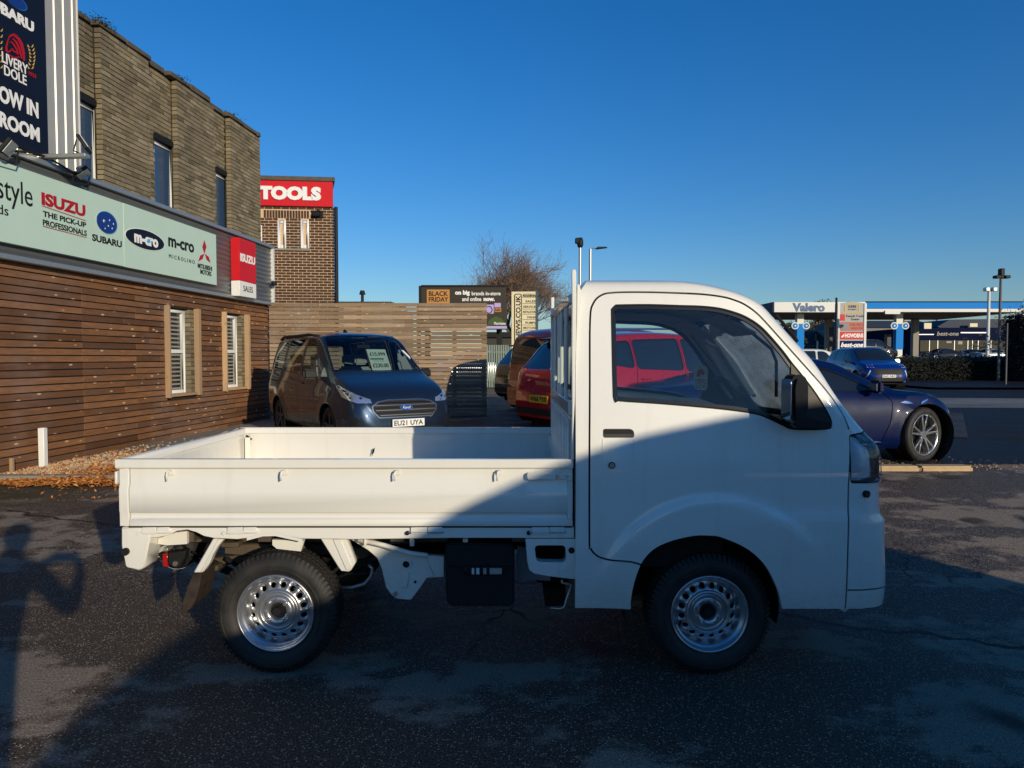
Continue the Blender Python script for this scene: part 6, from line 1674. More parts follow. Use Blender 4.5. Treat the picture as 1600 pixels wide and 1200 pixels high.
# price card standing behind the screen
cdm = mat('price_card', (.66, .78, .66), .5, var=.02)
for (cx_, cy_, cz_, w_, h_, dx) in ((.93, .22, 1.09, .34, .36, .16),):
    n_ = Vector((1, 0, .75)).normalized(); Uc = Vector((-.75, 0, 1)).normalized(); Rc = Vector((0, 1, 0)); O = Vector((.90, .02, 1.17))
    q4 = [O, O + Rc * w_, O + Rc * w_ + Uc * .46, O + Uc * .46]; mb = MB().hexa([p - n_ * .003 for p in q4] + q4); card = mb.build('price_card', cdm, mpv)
    lettering('£15,999', O + Rc * .03 + Uc * .31 + n_ * .002, Rc, Uc, .28, .085, M_ink, card, .001, bold=.02, local=True)
    lettering('£230.00', O + Rc * .03 + Uc * .08 + n_ * .002, Rc, Uc, .28, .085, M_ink, card, .001, bold=.02, local=True)
    mb = MB().hexa([O + Rc * a + Uc * b + n_ * k for k in (0, .003) for a, b in ((.02, .245), (.26, .245), (.26, .27), (.02, .27))]); mb.build('card_stripe', mat('teal_ink', (.02, .12, .14), .5), card)
    lettering('From only', O + Rc * .07 + Uc * .20 + n_ * .002, Rc, Uc, .18, .028, M_ink, card, .001, local=True)
O = Vector((.78, -.78, 1.16)); mb = MB().box(.14, .40, -.768, -.764, 1.17, 1.45); cw_ = mb.build('window_card', cdm, mpv)
for (i, t_) in enumerate((.36, .27)):
    mb = MB().box(.18, t_ + .0, -.772, -.769, 1.36 - i * .1, 1.40 - i * .1).build('card_print', M_ink, cw_)
stt = patch(tree, [(.80, .58), (.86, .60), (.98, .66), (.92, .68), (.80, .62)], (0, 0, 1), .006, 'windscreen_sticker', M_inkw, mpv, g=.1)

# --- parked row on the right of the fence, rears to us
hr = R(29)
def rear_loc(nr, Wd, L, hd):     # nr = near-right... rear corner closest to the viewer
    h = Vector((math.cos(hd), math.sin(hd), 0)); l = Vector((-h.y, h.x, 0)); c = Vector((*nr, 0)) + h * L / 2 + l * Wd / 2
    return Vector((c.x, c.y, gz(c.x, c.y)))
def rear_bits(root, tree, txt, body, lampz=(.86, 1.06), spoiler=True, clad=True, pz=.80):
    for s in (1, -1):
        d = Vector((-1, -s * .8, 0)).normalized(); u = Vector((-d.y, d.x, 0))
        P = [(-2.05, -s * .52, lampz[0] + .03), (-1.95, -s * .80, lampz[0]), (-1.70, -s * .89, lampz[1] - .02), (-1.78, -s * .86, lampz[1] + .02), (-2.02, -s * .66, lampz[1])]
        patch(tree, [(Vector(p).dot(u), p[2]) for p in P], d, .004, 'tail_lamp', M_red, root, g=.05)
    plate_on(tree, root, (-1, 0, 0), 0, pz, txt, M_platey, off=.02)
    if clad: patch(tree, [(-.70, .30), (.70, .30), (.70, .52), (-.70, .52)], (-1, 0, 0), .006, 'bumper_skirt', M_black, root)
    if spoiler: MB().hexa([(-1.80, -.56, 1.53), (-1.55, -.60, 1.53), (-1.55, .60, 1.53), (-1.80, .56, 1.53), (-1.84, -.54, 1.555), (-1.5, -.58, 1.60), (-1.5, .58, 1.60), (-1.84, .54, 1.555)]).build('roof_spoiler', M_blackgl, root, bev=.012)
    MB().tube([(-1.98, .0, 1.16), (-1.93, -.12, 1.24), (-1.86, -.34, 1.26)], .012, 5).build('rear_wiper', M_black, root)
redc, tree, body, _ = make_car('red_crossover', 'shiny cherry red crossover partly hidden behind the truck cab, nearest of the parked row', 'car', rear_loc((.90, 9.35), 1.78, 4.1, hr), hr, SUV, M_redp, (rim10, M_alloy), track=.04)
rear_bits(redc, tree, 'WI68 PXK', body, pz=.66)
for s in (1, -1): MB().tube([(-1.35, -s * .60, 1.63), (-1.2, -s * .61, 1.68), (0, -s * .61, 1.705), (.2, -s * .6, 1.66)], .016, 6).build('roof_rail', M_chrome, redc, smooth='all')
bur, tree, body, _ = make_car('burgundy_people_carrier', 'burgundy people carrier standing between the red crossover and the brown car', 'car', rear_loc((.80, 12.3), 1.75, 4.2, hr), hr, MPV, M_burg, (rim5, M_alloy))
rear_bits(bur, tree, 'WR17 KLO', body, (.80, 1.30), False, False, .92)
bro, tree, body, _ = make_car('brown_crossover', 'dark brown crossover farthest back in the parked row beside the fence end', 'car', rear_loc((.40, 15.9), 1.78, 4.1, hr), hr, SUV, M_brownp, (rim10, M_darkalloy))
rear_bits(bro, tree, 'WN67 BZE', body)
# --- blue coupe
hc = R(9); wc = Vector((5.06, 8.42, 0)); h = Vector((math.cos(hc), math.sin(hc), 0)); l = Vector((-h.y, h.x, 0))
cl = wc - h * COUPE['xf'] + l * (.885 - .04); cl.z = .115
cou, tree, body, _ = make_car('sports_coupe', 'low dark blue sports coupe with silver multi-spoke wheels in front of the road', 'car', cl, hc, COUPE, M_coupe, (rimpair, M_alloy, .755), steer=R(17), track=.045)
patch(tree, [(1.66, .60), (1.75, .57), (1.74, .645), (1.67, .665)], (0, -1, 0), .004, 'side_marker', mat('pale_marker_lens', (.8, .72, .6), .2), cou, g=.03)
for (x, z) in ((1.02, .735),):
    patch(tree, [(x - .08, z), (x - .02, z + .02), (x + .03, z + .015), (x + .08, z - .01), (x, z - .012)], (0, -1, 0), .005, 'wing_badge', M_chrome, cou, g=.03)
patch(tree, [(1.20, .715), (1.31, .765), (1.30, .78), (1.22, .745)], (0, -1, 0), .005, 'wing_slash', M_chrome, cou, g=.03)
# --- blue crossover on the road
hb = R(-93)
bsu, tree, body, _ = make_car('blue_crossover', 'bright blue crossover driving towards the camera on the far road', 'car', heading_loc((13.75, 26.9), 4.25, 1.78, hb), hb, SUV, M_suvb, (rimpair, M_darkalloy), mirm=M_blackgl)
dg = Vector((1, -.9, 0)).normalized()
for s in (1, -1):
    for k in range(3):
        y = .52 + k * .085; patch(tree, [(s * y, .84), (s * (y + .04), .84), (s * (y + .02), .93), (s * (y - .02), .93)], (1, 0, 0), .006, 'lamp_claw', M_letw, bsu, g=.1)
    patch(tree, [(s * .64, .72), (s * .67, .73), (s * .80, .44), (s * .765, .44)], (1, 0, 0), .008, 'running_light', M_letw, bsu, g=.1)
patch(tree, [(-.50, .56), (.50, .56), (.58, .78), (-.58, .78)], (1, 0, 0), .006, 'grille', M_black, bsu)
patch(tree, [(-.6, .30), (.6, .30), (.55, .46), (-.55, .46)], (1, 0, 0), .006, 'lower_grille', M_black, bsu)
patch(tree, [(-.72, .27), (.72, .27), (.7, .30), (-.7, .30)], (1, 0, 0), .01, 'bumper_blade', M_galv, bsu)
plate_on(tree, bsu, (1, 0, 0), 0, .50, 'DA21 NLC', M_platew, off=.02)
# --- silver car far beyond the fence end, seen through the gap
o, tree, body, _ = make_car('silver_hatchback', 'pale silver car just visible past the right end of the fence', 'car', Vector((-1.75, 31, gz(-1, 31))), R(195), SUV, M_silver, (rim5, M_alloy))
# --- unseen van behind the photographer: outline fitted to its shadow, white for bounce light
VAN = dict(MPV); VAN.update(L=5.6, Hg=1.0, inset=.16, wr=.34, ra=.40, xf=1.85, xr=-1.75,
    top=[(-2.95, 1.0), (-2.94, 1.8), (-2.88, 2.3), (-2.7, 2.52), (-1.5, 2.60), (-.57, 2.58), (-.165, 2.53), (.18, 2.46), (.32, 2.43), (.45, 2.39), (.63, 2.31), (.75, 2.24), (.88, 2.10), (.96, 1.93), (1.05, 1.87), (1.34, 1.82), (1.84, 1.63), (2.4, 1.42), (2.66, 1.1), (2.76, .85), (2.8, .6)],
    belt=[(-2.95, .9), (-2.8, 1.3), (0, 1.3), (1.4, 1.28), (2.2, 1.1), (2.6, .90), (2.8, .5)],
    bot=[(-2.95, .4), (-2.7, .28), (2.4, .26), (2.8, .3)],
    plan=[(-2.95, .93), (-2.8, .97), (0, .985), (1.8, .97), (2.3, .93), (2.6, .80), (2.74, .65), (2.8, .5)],
    side_win=[[(-.60, 1.40), (.72, 1.40), (.66, 1.9), (.45, 2.1), (-.60, 2.15)]], screen=(.95, .62, .78, .68), rear_win=[(-.7, 1.9), (-.7, 1.3), (.7, 1.3), (.7, 1.9)],
    seams=[[(-.7, 2.1), (-.7, .34)]], handles=[(-.5, 1.1)], mirror=(.55, 1.4))
vl = Vector((1.12 + 2.8, -1.2 - .985, 0))
make_car('delivery_van', 'tall white delivery van parked behind the photographer', 'van', vl, R(180), VAN, M_whitep, (rim5, M_darkalloy))

# ------------------------------------------------------------------ far background
def simple_sign(name, label, cat, Y, x0, y0, x1, y1, m, th=.12, thm=None):
    a = XZ(x0, y1, Y); b = XZ(x1, y0, Y)
    r = empty(name, ((a[0] + b[0]) / 2, Y, G((a[0] + b[0]) / 2, Y)), label, cat)
    MB().box(a[0], b[0], Y, Y + th, a[1], b[1]).build('panel', m, r, bev=.01)
    return r
def px_text(txt, Y, x0, x1, yb, yt, m, parent, bold=0.02, shear=0, dy=.003):
    a = W(x0, yb, Y - dy); b = W(x1, yt, Y - dy)
    return lettering(txt, a, (1, 0, 0), (0, 0, 1), b.x - a.x, b.z - a.z, m, parent, .002, bold, shear=shear)
def px_box(name, Y, x0, y0, x1, y1, m, parent, d0=.02, d1=0, bev=0):
    a = XZ(x0, y1, Y); b = XZ(x1, y0, Y); return MB().box(a[0], b[0], Y - d0, Y + d1, a[1], b[1]).build(name, m, parent, bev=bev)
# billboard
M_bill = mat('dark_taupe_billboard', (.045, .038, .030), .5, var=.05); M_lil = mat('lilac_ink', (.45, .36, .70), .5, var=.03); M_bf = mat('ochre_square', (.50, .24, .07), .5, var=.03)
Y = 30
bb_ = simple_sign('billboard', 'dark roadside billboard with an ochre square and white lettering above the fence', 'billboard', Y, 658, 447.5, 791, 514, M_bill, .3)
px_box('side_frame', Y, 655, 447, 658.3, 514, M_black, bb_, .1, .3)
px_box('top_frame', Y, 658, 445.5, 791, 448, M_black, bb_, .06, .3)
px_box('panel', Y, 750, 514.2, 791, 509, M_bill, bb_, 0, .1) if False else None
a = XZ(755, 510, Y); 
px_box('ochre_square', Y, 667, 452.5, 702.5, 474, M_bf, bb_, .02)
px_text('BLACK', Y, 670, 700, 462.5, 455, M_ink, bb_, dy=.024); px_text('FRIDAY', Y, 670, 700.5, 471.5, 464, M_ink, bb_, dy=.024)
px_text('on big', Y, 711, 734, 462.5, 453.5, M_inkw, bb_, .05); px_text('brands in-store', Y, 737, 782, 461.5, 455.5, M_inkw, bb_)
px_text('and online', Y, 722, 752, 470.5, 464, M_inkw, bb_); px_text('now.', Y, 755.5, 773, 470.5, 465.5, M_inkw, bb_, .06)
px_box('lilac_square', Y, 756, 476, 771.5, 492, M_lil, bb_, .02); px_box('lilac_tag', Y, 772.5, 473.5, 782.5, 480, M_lil, bb_, .02); px_box('price_tag', Y, 772.5, 481, 783, 487.5, M_bf, bb_, .02)
px_text('500', Y, 773, 782, 486.5, 482, M_ink, bb_, dy=.024)
Fb = Fr((0, Y, 0), (1, 0, 0))
c0 = XZ(764, 484, Y); MB().lathe((c0[0], Y - .024, c0[1]), [(.13, 0), (.16, -.01), (.13, -.02)], 20, 'y').build('ring_print', M_ink, bb_)
lo = empty('supermarket_panel', W(776, 508, Y - .3), 'lower advertising panel with a green hill and lilac footer beneath the billboard', 'billboard')
px_box('panel', Y - .3, 757, 490, 792, 515, M_bill, lo, 0, .1); px_box('lilac_footer', Y - .3, 757, 509.5, 792, 513.5, M_lil, lo, .02)
hl_ = [XZ(x, y, Y - .3) for x, y in ((762, 508), (763, 502), (768, 497), (775, 494.5), (783, 497), (788, 503), (789, 508))]; MB().xz(hl_, Y - .32, Y - .3).build('green_hill', mat('green_ink', (.06, .10, .03), .6), lo)
px_text('Morrisons', Y - .3, 772, 790, 507.5, 503, M_inkw, lo, dy=.026)
for x in (668, 780):
    p = W(x, 514, Y + .3); MB().box(p.x - .12, p.x + .12, Y + .3, Y + .5, 0, p.z).build('leg', M_black, bb_)
# cream trade sign
Y = 24; M_cream = mat('cream_sign', (.72, .64, .42), .5, var=.03)
ts = simple_sign('trade_sign', 'tall cream roadside trade sign with vertical lettering and a column of words', 'sign', Y, 799, 455.5, 841, 545, M_cream, .2)
rp = round_poly([XZ(803.5, 560, Y), XZ(815.5, 560, Y), XZ(815.5, 459, Y), XZ(803.5, 459, Y)], .08)
mb = MB().xz(rp, Y - .012, Y - .004); mb.build('outline', M_ink, ts); MB().xz(offset_poly(rp, -.03), Y - .02, Y - .013).build('inset', M_cream, ts)
a = W(813.5, 552, Y - .022); b = W(806, 461.5, Y - .022)
lettering('MATHEWS.CO.UK', a, (0, 0, 1), (-1, 0, 0), b.z - a.z, a.x - b.x, M_ink, ts, .002, .03)
for (y0, t_) in ((458, 'ELECTRICAL'), (468, 'SALES'), (476.5, 'SERVICE'), (484.5, 'INSTALLATION'), (493, 'FANS'), (501.5, 'PUMPS'), (509.5, 'MOTORS')):
    w_ = min(19, 3.1 * len(t_)); px_text(t_, Y, 836.5 - w_, 837, y0 + 4.6, y0 + 1.0, M_ink, ts)
    px_box('rule_line', Y, 816.5, y0 + 6.1, 837.5, y0 + 6.7, M_ink, ts, .006)
px_text('ENGINEERS', Y, 817, 837, 464.3, 461, M_ink, ts)
for x in (801, 839): p = W(x, 545, Y); MB().box(p.x - .05, p.x + .05, Y + .02, Y + .15, 0, p.z + .05).build('leg', M_polew, ts)
# low shed and palisade fence seen through the gap
p0 = XZ(757, 527, 34); p1 = XZ(812, 540, 34)
sh_ = empty('roadside_shed', (W(785, 540, 34).x, 34, .2), 'dark low shed behind the palisade fence in the gap', 'building')
MB().box(p0[0], p1[0], 34, 37, 0, p0[1]).build('wall', mat('dark_shed_wall', (.05, .05, .05), .7), sh_); MB().box(p0[0] - .2, p1[0] + .2, 33.8, 37.2, p0[1], p0[1] + .25).build('roof', M_black, sh_)
pf = empty('palisade_fence', (W(775, 560, 28).x, 28, .2), 'pale green palisade fence in the gap past the timber fence', 'fence')
Mpal = mat('pale_green_paling', (.22, .28, .24), .6)
for i in range(16):
    x = XZ(758 + i * 3.6, 560, 28)[0]; MB().box(x - .03, x + .03, 28, 28.02, .2, XZ(0, 539, 28)[1]).build('paling', Mpal, pf)
for z in (.5, 1.6): MB().box(XZ(756, 560, 28)[0], XZ(815, 560, 28)[0], 28.02, 28.06, z, z + .05).build('rail', Mpal, pf)
gv = MB()
# lamp posts
def pole(name, label, cat, Y, x, ytop, r, m, z0=None):
    p = W(x, ytop, Y); g_ = G(p.x, Y) if z0 is None else z0
    e = empty(name, (p.x, Y, g_), label, cat); MB().cyl((p.x, Y, g_ - .1), p, r * 1.25, r, 12).build('pole', m, e, smooth=True); return e, p
e, p = pole('camera_mast', 'grey mast topped by a black dome camera above the truck cab', 'camera mast', 22, 906.5, 383, .045, M_galv)
MB().lathe((p.x, p.y, p.z), [(0, .24), (.07, .23), (.10, .12), (.10, 0), (.06, -.08), (0, -.1)], 16, 'z').build('dome', M_black, e, smooth='all'); MB().box(p.x - .16, p.x - .02, 21.92, 22.08, p.z + .05, p.z + .22).build('floodlight', M_black, e, bev=.02)
e, p = pole('street_lamp', 'slim grey street lamp with one short arm behind the cab roof', 'street lamp', 34, 922.5, 389, .07, M_galv)
q = W(949, 387.5, 34); MB().tube([p, p + Vector((.1, 0, .03)), q + Vector((-.5, 0, -.03))], .035, 8).build('arm', M_galv, e); MB().hexa([(q.x - .55, 33.85, q.z - .06), (q.x, 33.9, q.z + .0), (q.x, 34.1, q.z + .0), (q.x - .55, 34.15, q.z - .06), (q.x - .5, 33.85, q.z + .05), (q.x - .05, 33.9, q.z + .05), (q.x - .05, 34.1, q.z + .05), (q.x - .5, 34.15, q.z + .05)]).build('lamp_head', M_black, e, bev=.02)
# bare tree
def bare_tree(name, label, cx, Y, ytop, spread, seed, g=None, nmax=5200):
    from collections import deque
    rr = random.Random(seed); p = W(cx, ytop, Y); H = p.z - G(p.x, Y); base = Vector((p.x, Y, G(p.x, Y)))
    e = empty(name, base, label, 'tree', g); tk = MB(); tw = MB(); cnt = 0
    Q = deque([(base, Vector((0, 0, 1)), H * .40, H * .022, 0)])
    while Q and cnt < nmax:
        p, d, L, r, lev = Q.popleft(); n = 3; pts = [p]; dd = d.copy(); q = p.copy()
        for i in range(n):
            dd = (dd + Vector((rr.gauss(0, .16), rr.gauss(0, .16), rr.gauss(.04, .08)))).normalized()
            if lev >= 4: dd = (dd + Vector((.12, 0, .02))).normalized()
            q = q + dd * L / n; pts.append(q.copy())
        (tk if lev < 3 else tw).tube(pts, [max(.0045, r * (1 - .45 * i / n)) for i in range(n + 1)], 6 if lev < 2 else (4 if lev < 3 else 3)); cnt += 1
        if lev >= 6: continue
        for i in range({0: 9, 1: 5, 2: 5, 3: 5, 4: 4, 5: 3}[lev]):
            t = rr.uniform(.4, 1) if lev else rr.uniform(.45, 1); j = min(n - 1, int(t * n)); s = pts[j].lerp(pts[j + 1], t * n - j)
            ax = dd.orthogonal().normalized(); ax.rotate(Matrix.Rotation(rr.uniform(0, 2 * PI), 3, dd)); ang = rr.uniform(.35, .9)
            nd = dd * math.cos(ang) + ax * math.sin(ang) * spread
            if lev < 3: nd.z = abs(nd.z) * .8 + .2
            nd.normalize(); Q.append((s, nd, L * rr.uniform(.58, .84), r * .5, lev + 1))
    tk.build('trunk', M_bark, e, fixn=False, smooth='all'); tw.build('crown', M_twig, e, fixn=False); return e
bare_tree('bare_tree', 'large leafless tree with fine brown twigs behind the cream trade sign', 822, 40, 378, 1.25, 5, nmax=12000)
# leaf crowns
def leaf_tree(name, label, px_, Y, ytop, w, m, seed, n=2600, g=None, zb=None, trunk=True, leaf=.10, shape=1):
    rr = random.Random(seed); p = W(px_, ytop, Y); base = Vector((p.x, Y, G(p.x, Y))); H = p.z - base.z
    e = empty(name, base, label, 'tree', g)
    if trunk:
        tk = MB().tube([base - Vector((0, 0, .1)), base + Vector((.1, 0, H * .4)), base + Vector((0, 0, H * .85))], [H * .035, H * .025, H * .008], 8)
        for i in range(7):
            t = rr.uniform(.3, .7); d = Vector((rr.gauss(0, 1), rr.gauss(0, 1), .6)).normalized(); tk.tube([base + Vector((0, 0, H * t)), base + Vector((0, 0, H * t)) + d * w * .4], [H * .012, .01], 5)
        tk.build('trunk', M_bark, e, smooth='all', fixn=False)
    lf = MB(); cl_ = [(Vector((rr.gauss(0, w * .26), rr.gauss(0, w * .26), H * rr.uniform(.42, .92))), rr.uniform(.12, .26) * w) for _ in range(26)]
    for c_, r_ in cl_:
        for i in range(n // 26):
            d = Vector((rr.gauss(0, 1), rr.gauss(0, 1), rr.gauss(0, .8))).normalized() * r_ * rr.random()**.4; q = base + c_ + d; s = leaf * rr.uniform(.5, 1.3)
            a = Vector((rr.gauss(0, 1), rr.gauss(0, 1), rr.gauss(0, 1))).normalized() * s; b = a.orthogonal().normalized() * s * .6
            lf.add([q - a, q + b, q + a, q - b], [(0, 1, 2, 3)])
    lf.build('crown', m, e, fixn=False); return e
# ---- petrol station (ground there is about 1.3 m higher)
ZG = 1.3; Y = 75
M_cwhite = mat('canopy_white', (.74, .73, .68), .6, var=.03, spec=.2); M_cblue = mat('canopy_blue', (.0, .20, .62), .6, spec=.15, var=.05); M_soffit = mat('canopy_soffit', (.16, .15, .13), .7, var=.2, vscale=.6); M_cnavy = mat('canopy_navy', (.006, .02, .06), .6, spec=.2)
cn = empty('petrol_canopy', (W(1400, 560, Y).x, Y, ZG), 'long white and blue petrol station canopy on blue and white columns', 'canopy')
a0 = XZ(1209, 488, Y); a1 = XZ(1310, 472, Y); b1 = XZ(1598, 471.5, Y); zb_ = XZ(0, 488, Y)[1]; zt_ = XZ(0, 472, Y)[1]
MB().box(a0[0], b1[0], Y, Y + 15, zb_, zt_ - .1).build('roof_deck', M_soffit, cn)
MB().box(a0[0], XZ(1352, 472, Y)[0], Y - .12, Y - .003, zb_, zt_).build('white_fascia', M_cwhite, cn, bev=.02)
xm_ = XZ(1352.3, 472, Y)[0]; z482 = XZ(0, 482.5, Y)[1]
MB().box(xm_, b1[0], Y - .14, Y - .003, z482, zt_ - .04).build('blue_fascia', M_cblue, cn, bev=.03); MB().box(xm_, b1[0], Y - .10, Y - .003, zb_ + .03, z482 - .004).build('white_fascia', M_cwhite, cn, bev=.02)
MB().box(xm_, b1[0], Y - .16, Y + .1, zt_ - .035, zt_ + .08).build('top_edge', M_cnavy, cn)
MB().box(a0[0] - .15, a0[0] - .003, Y - .1, Y + 15, zb_, zt_).build('navy_end', M_cnavy, cn)
vt = px_text('Valero', Y - .14, 1238, 1289, 487, 473.5, mat('blue_grey_letter', (.06, .12, .24), .4), cn, .05)
for (x, Yc) in ((1251, 77), (1406, 77), (1597, 77), (1296, 88), (1432, 88)):
    p = W(x, 500, Yc); f = 1 if Yc < 80 else 0
    c_ = MB().box(p.x - .38, p.x + .38, Yc, Yc + .6, ZG, zb_ - .002).build('column', M_cwhite if f else mat('grey_column', (.25, .24, .22), .6), cn, bev=.03)
    if f:
        za = W(0, 546, Yc).z; zb2 = W(0, 506, Yc).z; MB().box(p.x - .41, p.x + .41, Yc - .05, Yc + .5, za, zb2).build('blue_wrap', M_cblue, c_, bev=.02)
        for s in (-1, 1):
            for (rad, yy, m_) in ((.40, .0, M_cwhite), (.29, .03, M_cblue)):
                MB().lathe((p.x + s * .62, Yc - .06 - yy, W(0, 509, Yc).z), [(rad, .02), (rad, 0), (0, 0)], 20, 'y').build('disc_sign', m_, c_)
            MB().lathe((p.x + s * .62, Yc - .12, W(0, 509, Yc).z), [(.10, .0), (0, 0)], 12, 'y').build('disc_centre', M_cwhite, c_)
bs = px_box('hanging_sign', Y, 1381, 485, 1405, 491, M_cwhite, cn, .25, -.16, .02)
for (x, y0, y1) in ((1296, 512, 549), (1385, 522, 556)):
    px_box('fuel_pump', 84, x - 4, y0, x + 4, y1, mat('dark_pump', (.03, .035, .045), .4), cn, .6, 0, .05)
# totem sign
Y = 40; tz0 = XZ(0, 548, Y)[1]
tt = empty('totem_sign', (W(1331, 548, Y).x, Y, G(20, Y)), 'white roadside totem with stacked shop names under a small pediment', 'sign')
M_sil = mat('pale_grey_sign', (.42, .42, .40), .7, var=.03, spec=.1)
a = XZ(1309.5, 548, Y); b = XZ(1351, 474, Y)
ped = [a, (b[0], a[1]), b, XZ(1341, 472.5, Y), XZ(1332, 470.5, Y), XZ(1321, 473, Y), (a[0], b[1])]
MB().xz(ped, Y, Y + .25).build('panel', M_sil, tt, bev=.01)
for x in (1309.8, 1351.5): p = W(x, 500, Y); MB().box(p.x - .07, p.x + .07, Y - .05, Y + .3, .9, b[1]).build('post', M_cwhite, tt, bev=.01)
hp2 = [XZ(x, y, Y) for x, y in ((1316, 477), (1332, 471.8), (1347, 477))]; MB().xz(hp2, Y - .02, Y - .004).build('pediment', M_gold, tt)
hp3 = [XZ(x, y, Y) for x, y in ((1319, 476.2), (1332, 472.8), (1344, 476.2))]; MB().xz(hp3, Y - .026, Y - .021).build('pediment_inset', M_sil, tt)
for x in (1320.5, 1342): px_box('temple_column', Y, x - 1, 477, x + 1, 487.5, M_gold, tt)
px_box('temple_base', Y, 1316, 487.5, 1347, 489, M_gold, tt)
px_text('DUNNS', Y, 1325, 1338, 481, 476, M_ink, tt, .04); px_text('MONUMENTS', Y, 1325, 1338, 484.5, 482.5, M_ink, tt)
px_box('red_square', Y, 1312.5, 491, 1320, 501, M_signred, tt); px_text('Renault Trucks', Y, 1322, 1350, 495.5, 492, M_ink, tt, .03); px_text('Exeter', Y, 1330, 1343, 500.5, 497, M_ink, tt, .03)
px_box('pink_band', Y, 1311, 503, 1350.5, 516.5, mat('salmon_band', (.45, .22, .17), .7, var=.03, spec=.1), tt)
c0 = XZ(1319, 510, Y); mb = MB(); Fq = Fr((0, Y, 0), (1, 0, 0)); Fq.poly(mb, [(c0[0] + .25 * math.cos(t_), c0[1] + .18 * math.sin(t_)) for t_ in [2 * PI * i / 20 for i in range(20)]], .022, .03); mb.build('oval_emblem', mat('grey_print', (.28, .29, .32), .7, spec=.1), tt)
px_text('FAIR PRICE', Y, 1328, 1350, 509.5, 505, M_isred, tt, .03, dy=.022); px_text('WINDOWS', Y, 1329, 1349, 515, 511, M_isred, tt, .03, dy=.022)
px_box('red_band', Y, 1311, 518.5, 1350.5, 530, M_signred, tt); px_text('HOWDENS', Y, 1320, 1349, 527.5, 521, M_inkw, tt, .05, dy=.022)
MB().xz([XZ(x, y, Y) for x, y in ((1312, 523), (1314, 526), (1319, 521), (1318, 526), (1315, 528))], Y - .03, Y - .021).build('tick_mark', M_inkw, tt)
px_box('navy_band', Y, 1312, 532.5, 1349.5, 546, mat('navy_sign_band', (.006, .012, .08), .7, spec=.1), tt); px_text('best-one', Y, 1313.5, 1349, 542.5, 535, M_inkw, tt, .05, .3, dy=.022)
e, p = pole('lamp_column', 'thin dark pole with a small bracket just left of the totem sign', 'pole', 39, 1307, 465, .06, M_black, .9)
# shop
Y = 96
sp = empty('corner_shop', (W(1520, 556, Y).x, Y, ZG), 'long navy convenience shop with white lettering and lit window bays beyond the canopy', 'building')
x0 = XZ(1426, 556, Y)[0]; x1 = XZ(1640, 556, Y)[0]; M_snavy = mat('shop_navy', (.005, .009, .035), .8, var=.1, spec=.05)
MB().box(x0, x1, Y, Y + 14, ZG, W(0, 512, Y).z).build('wall', M_snavy, sp)
MB().box(x0 - .1, x1, Y - .5, Y - .003, W(0, 531, Y).z, W(0, 513, Y).z).build('fascia', M_snavy, sp)
xa = XZ(1496, 0, Y)[0]
MB().xz([(x0 + 4, W(0, 512, Y).z), (x1, W(0, 512, Y).z), (x1, W(0, 497, Y).z), (XZ(1500, 0, Y)[0], W(0, 499, Y).z), (XZ(1480, 0, Y)[0], W(0, 510, Y).z)], Y + .5, Y + 12).build('roof', mat('slate_blue_roof', (.035, .045, .075), .6, var=.15), sp)
px_text('best-one', Y - .5, 1464, 1498, 524.5, 518, mat('dull_cream_letter', (.32, .30, .24), .5), sp, .02, .2)
px_box('stripe', Y - .5, 1428, 522, 1459, 523.2, M_galv, sp); px_box('stripe', Y - .5, 1501, 519, 1545, 520.5, M_galv, sp)
wx = [1437, 1452, 1465, 1491, 1512, 1519, 1528, 1548, 1560, 1580]
for i in range(len(wx) - 1):
    f = px_box('window', Y, wx[i], 531.5, wx[i + 1] - 1.3, 549, M_dglass, sp, .08, -.01); px_box('frame', Y, wx[i + 1] - 1.3, 531, wx[i + 1], 550, M_galv, f, .14, 0)
for (xx, yy, w_, h_) in ((1478, 533, 8, 3), (1496, 533, 7, 5), (1468, 545, 3, 4)): px_box('window_poster', Y, xx, yy, xx + w_, yy + h_, mat('pale_poster', (.3, .3, .3), .6), sp, .12, -.085)
px_box('sign_square', Y, 1440, 505, 1451.5, 514, M_cream, sp, .6, -.4); px_box('sign_square', Y, 1511, 505.5, 1523, 511, M_cream, sp, .6, -.4)
# grey warehouse behind
Y = 112
wh = empty('grey_warehouse', (W(1395, 540, Y).x, Y, ZG), 'wide grey warehouse with a dark roof behind the canopy', 'building')
x0 = XZ(1345, 0, Y)[0]; x1 = XZ(1462, 0, Y)[0]
MB().box(x0, x1, Y, Y + 20, ZG, W(0, 512, Y).z).build('wall', mat('grey_cladding_wall', (.20, .20, .19), .6, var=.1), wh)
MB().hexa([(x0, Y - .3, W(0, 512, Y).z), (x1, Y - .3, W(0, 512, Y).z), (x1, Y + 20, W(0, 512, Y).z), (x0, Y + 20, W(0, 512, Y).z), (x0 + 1, Y + 6, W(0, 498, Y).z), (x1 - 1, Y + 6, W(0, 498, Y).z), (x1 - 1, Y + 14, W(0, 498, Y).z), (x0 + 1, Y + 14, W(0, 498, Y).z)]).build('roof', mat('dark_grey_roof', (.06, .062, .065), .6), wh)
px_box('window', Y, 1373, 518, 1381, 523.5, mat('pale_window', (.55, .55, .5), .4), wh, .1, -.01); px_box('pale_band', Y, 1345, 525, 1430, 536, mat('cream_wall_band', (.40, .37, .28), .6), wh, .08, -.01)
Y = 120
g2 = empty('striped_roof_house', (W(1275, 540, Y).x, Y, ZG), 'low house with a pale ribbed grey roof left of the totem sign', 'house')
x0 = XZ(1240, 0, Y)[0]; x1 = XZ(1309, 0, Y)[0]
MB().box(x0, x1, Y, Y + 12, ZG, W(0, 540, Y).z).build('wall', mat('dark_brick_wall', (.10, .07, .06), .8), g2)
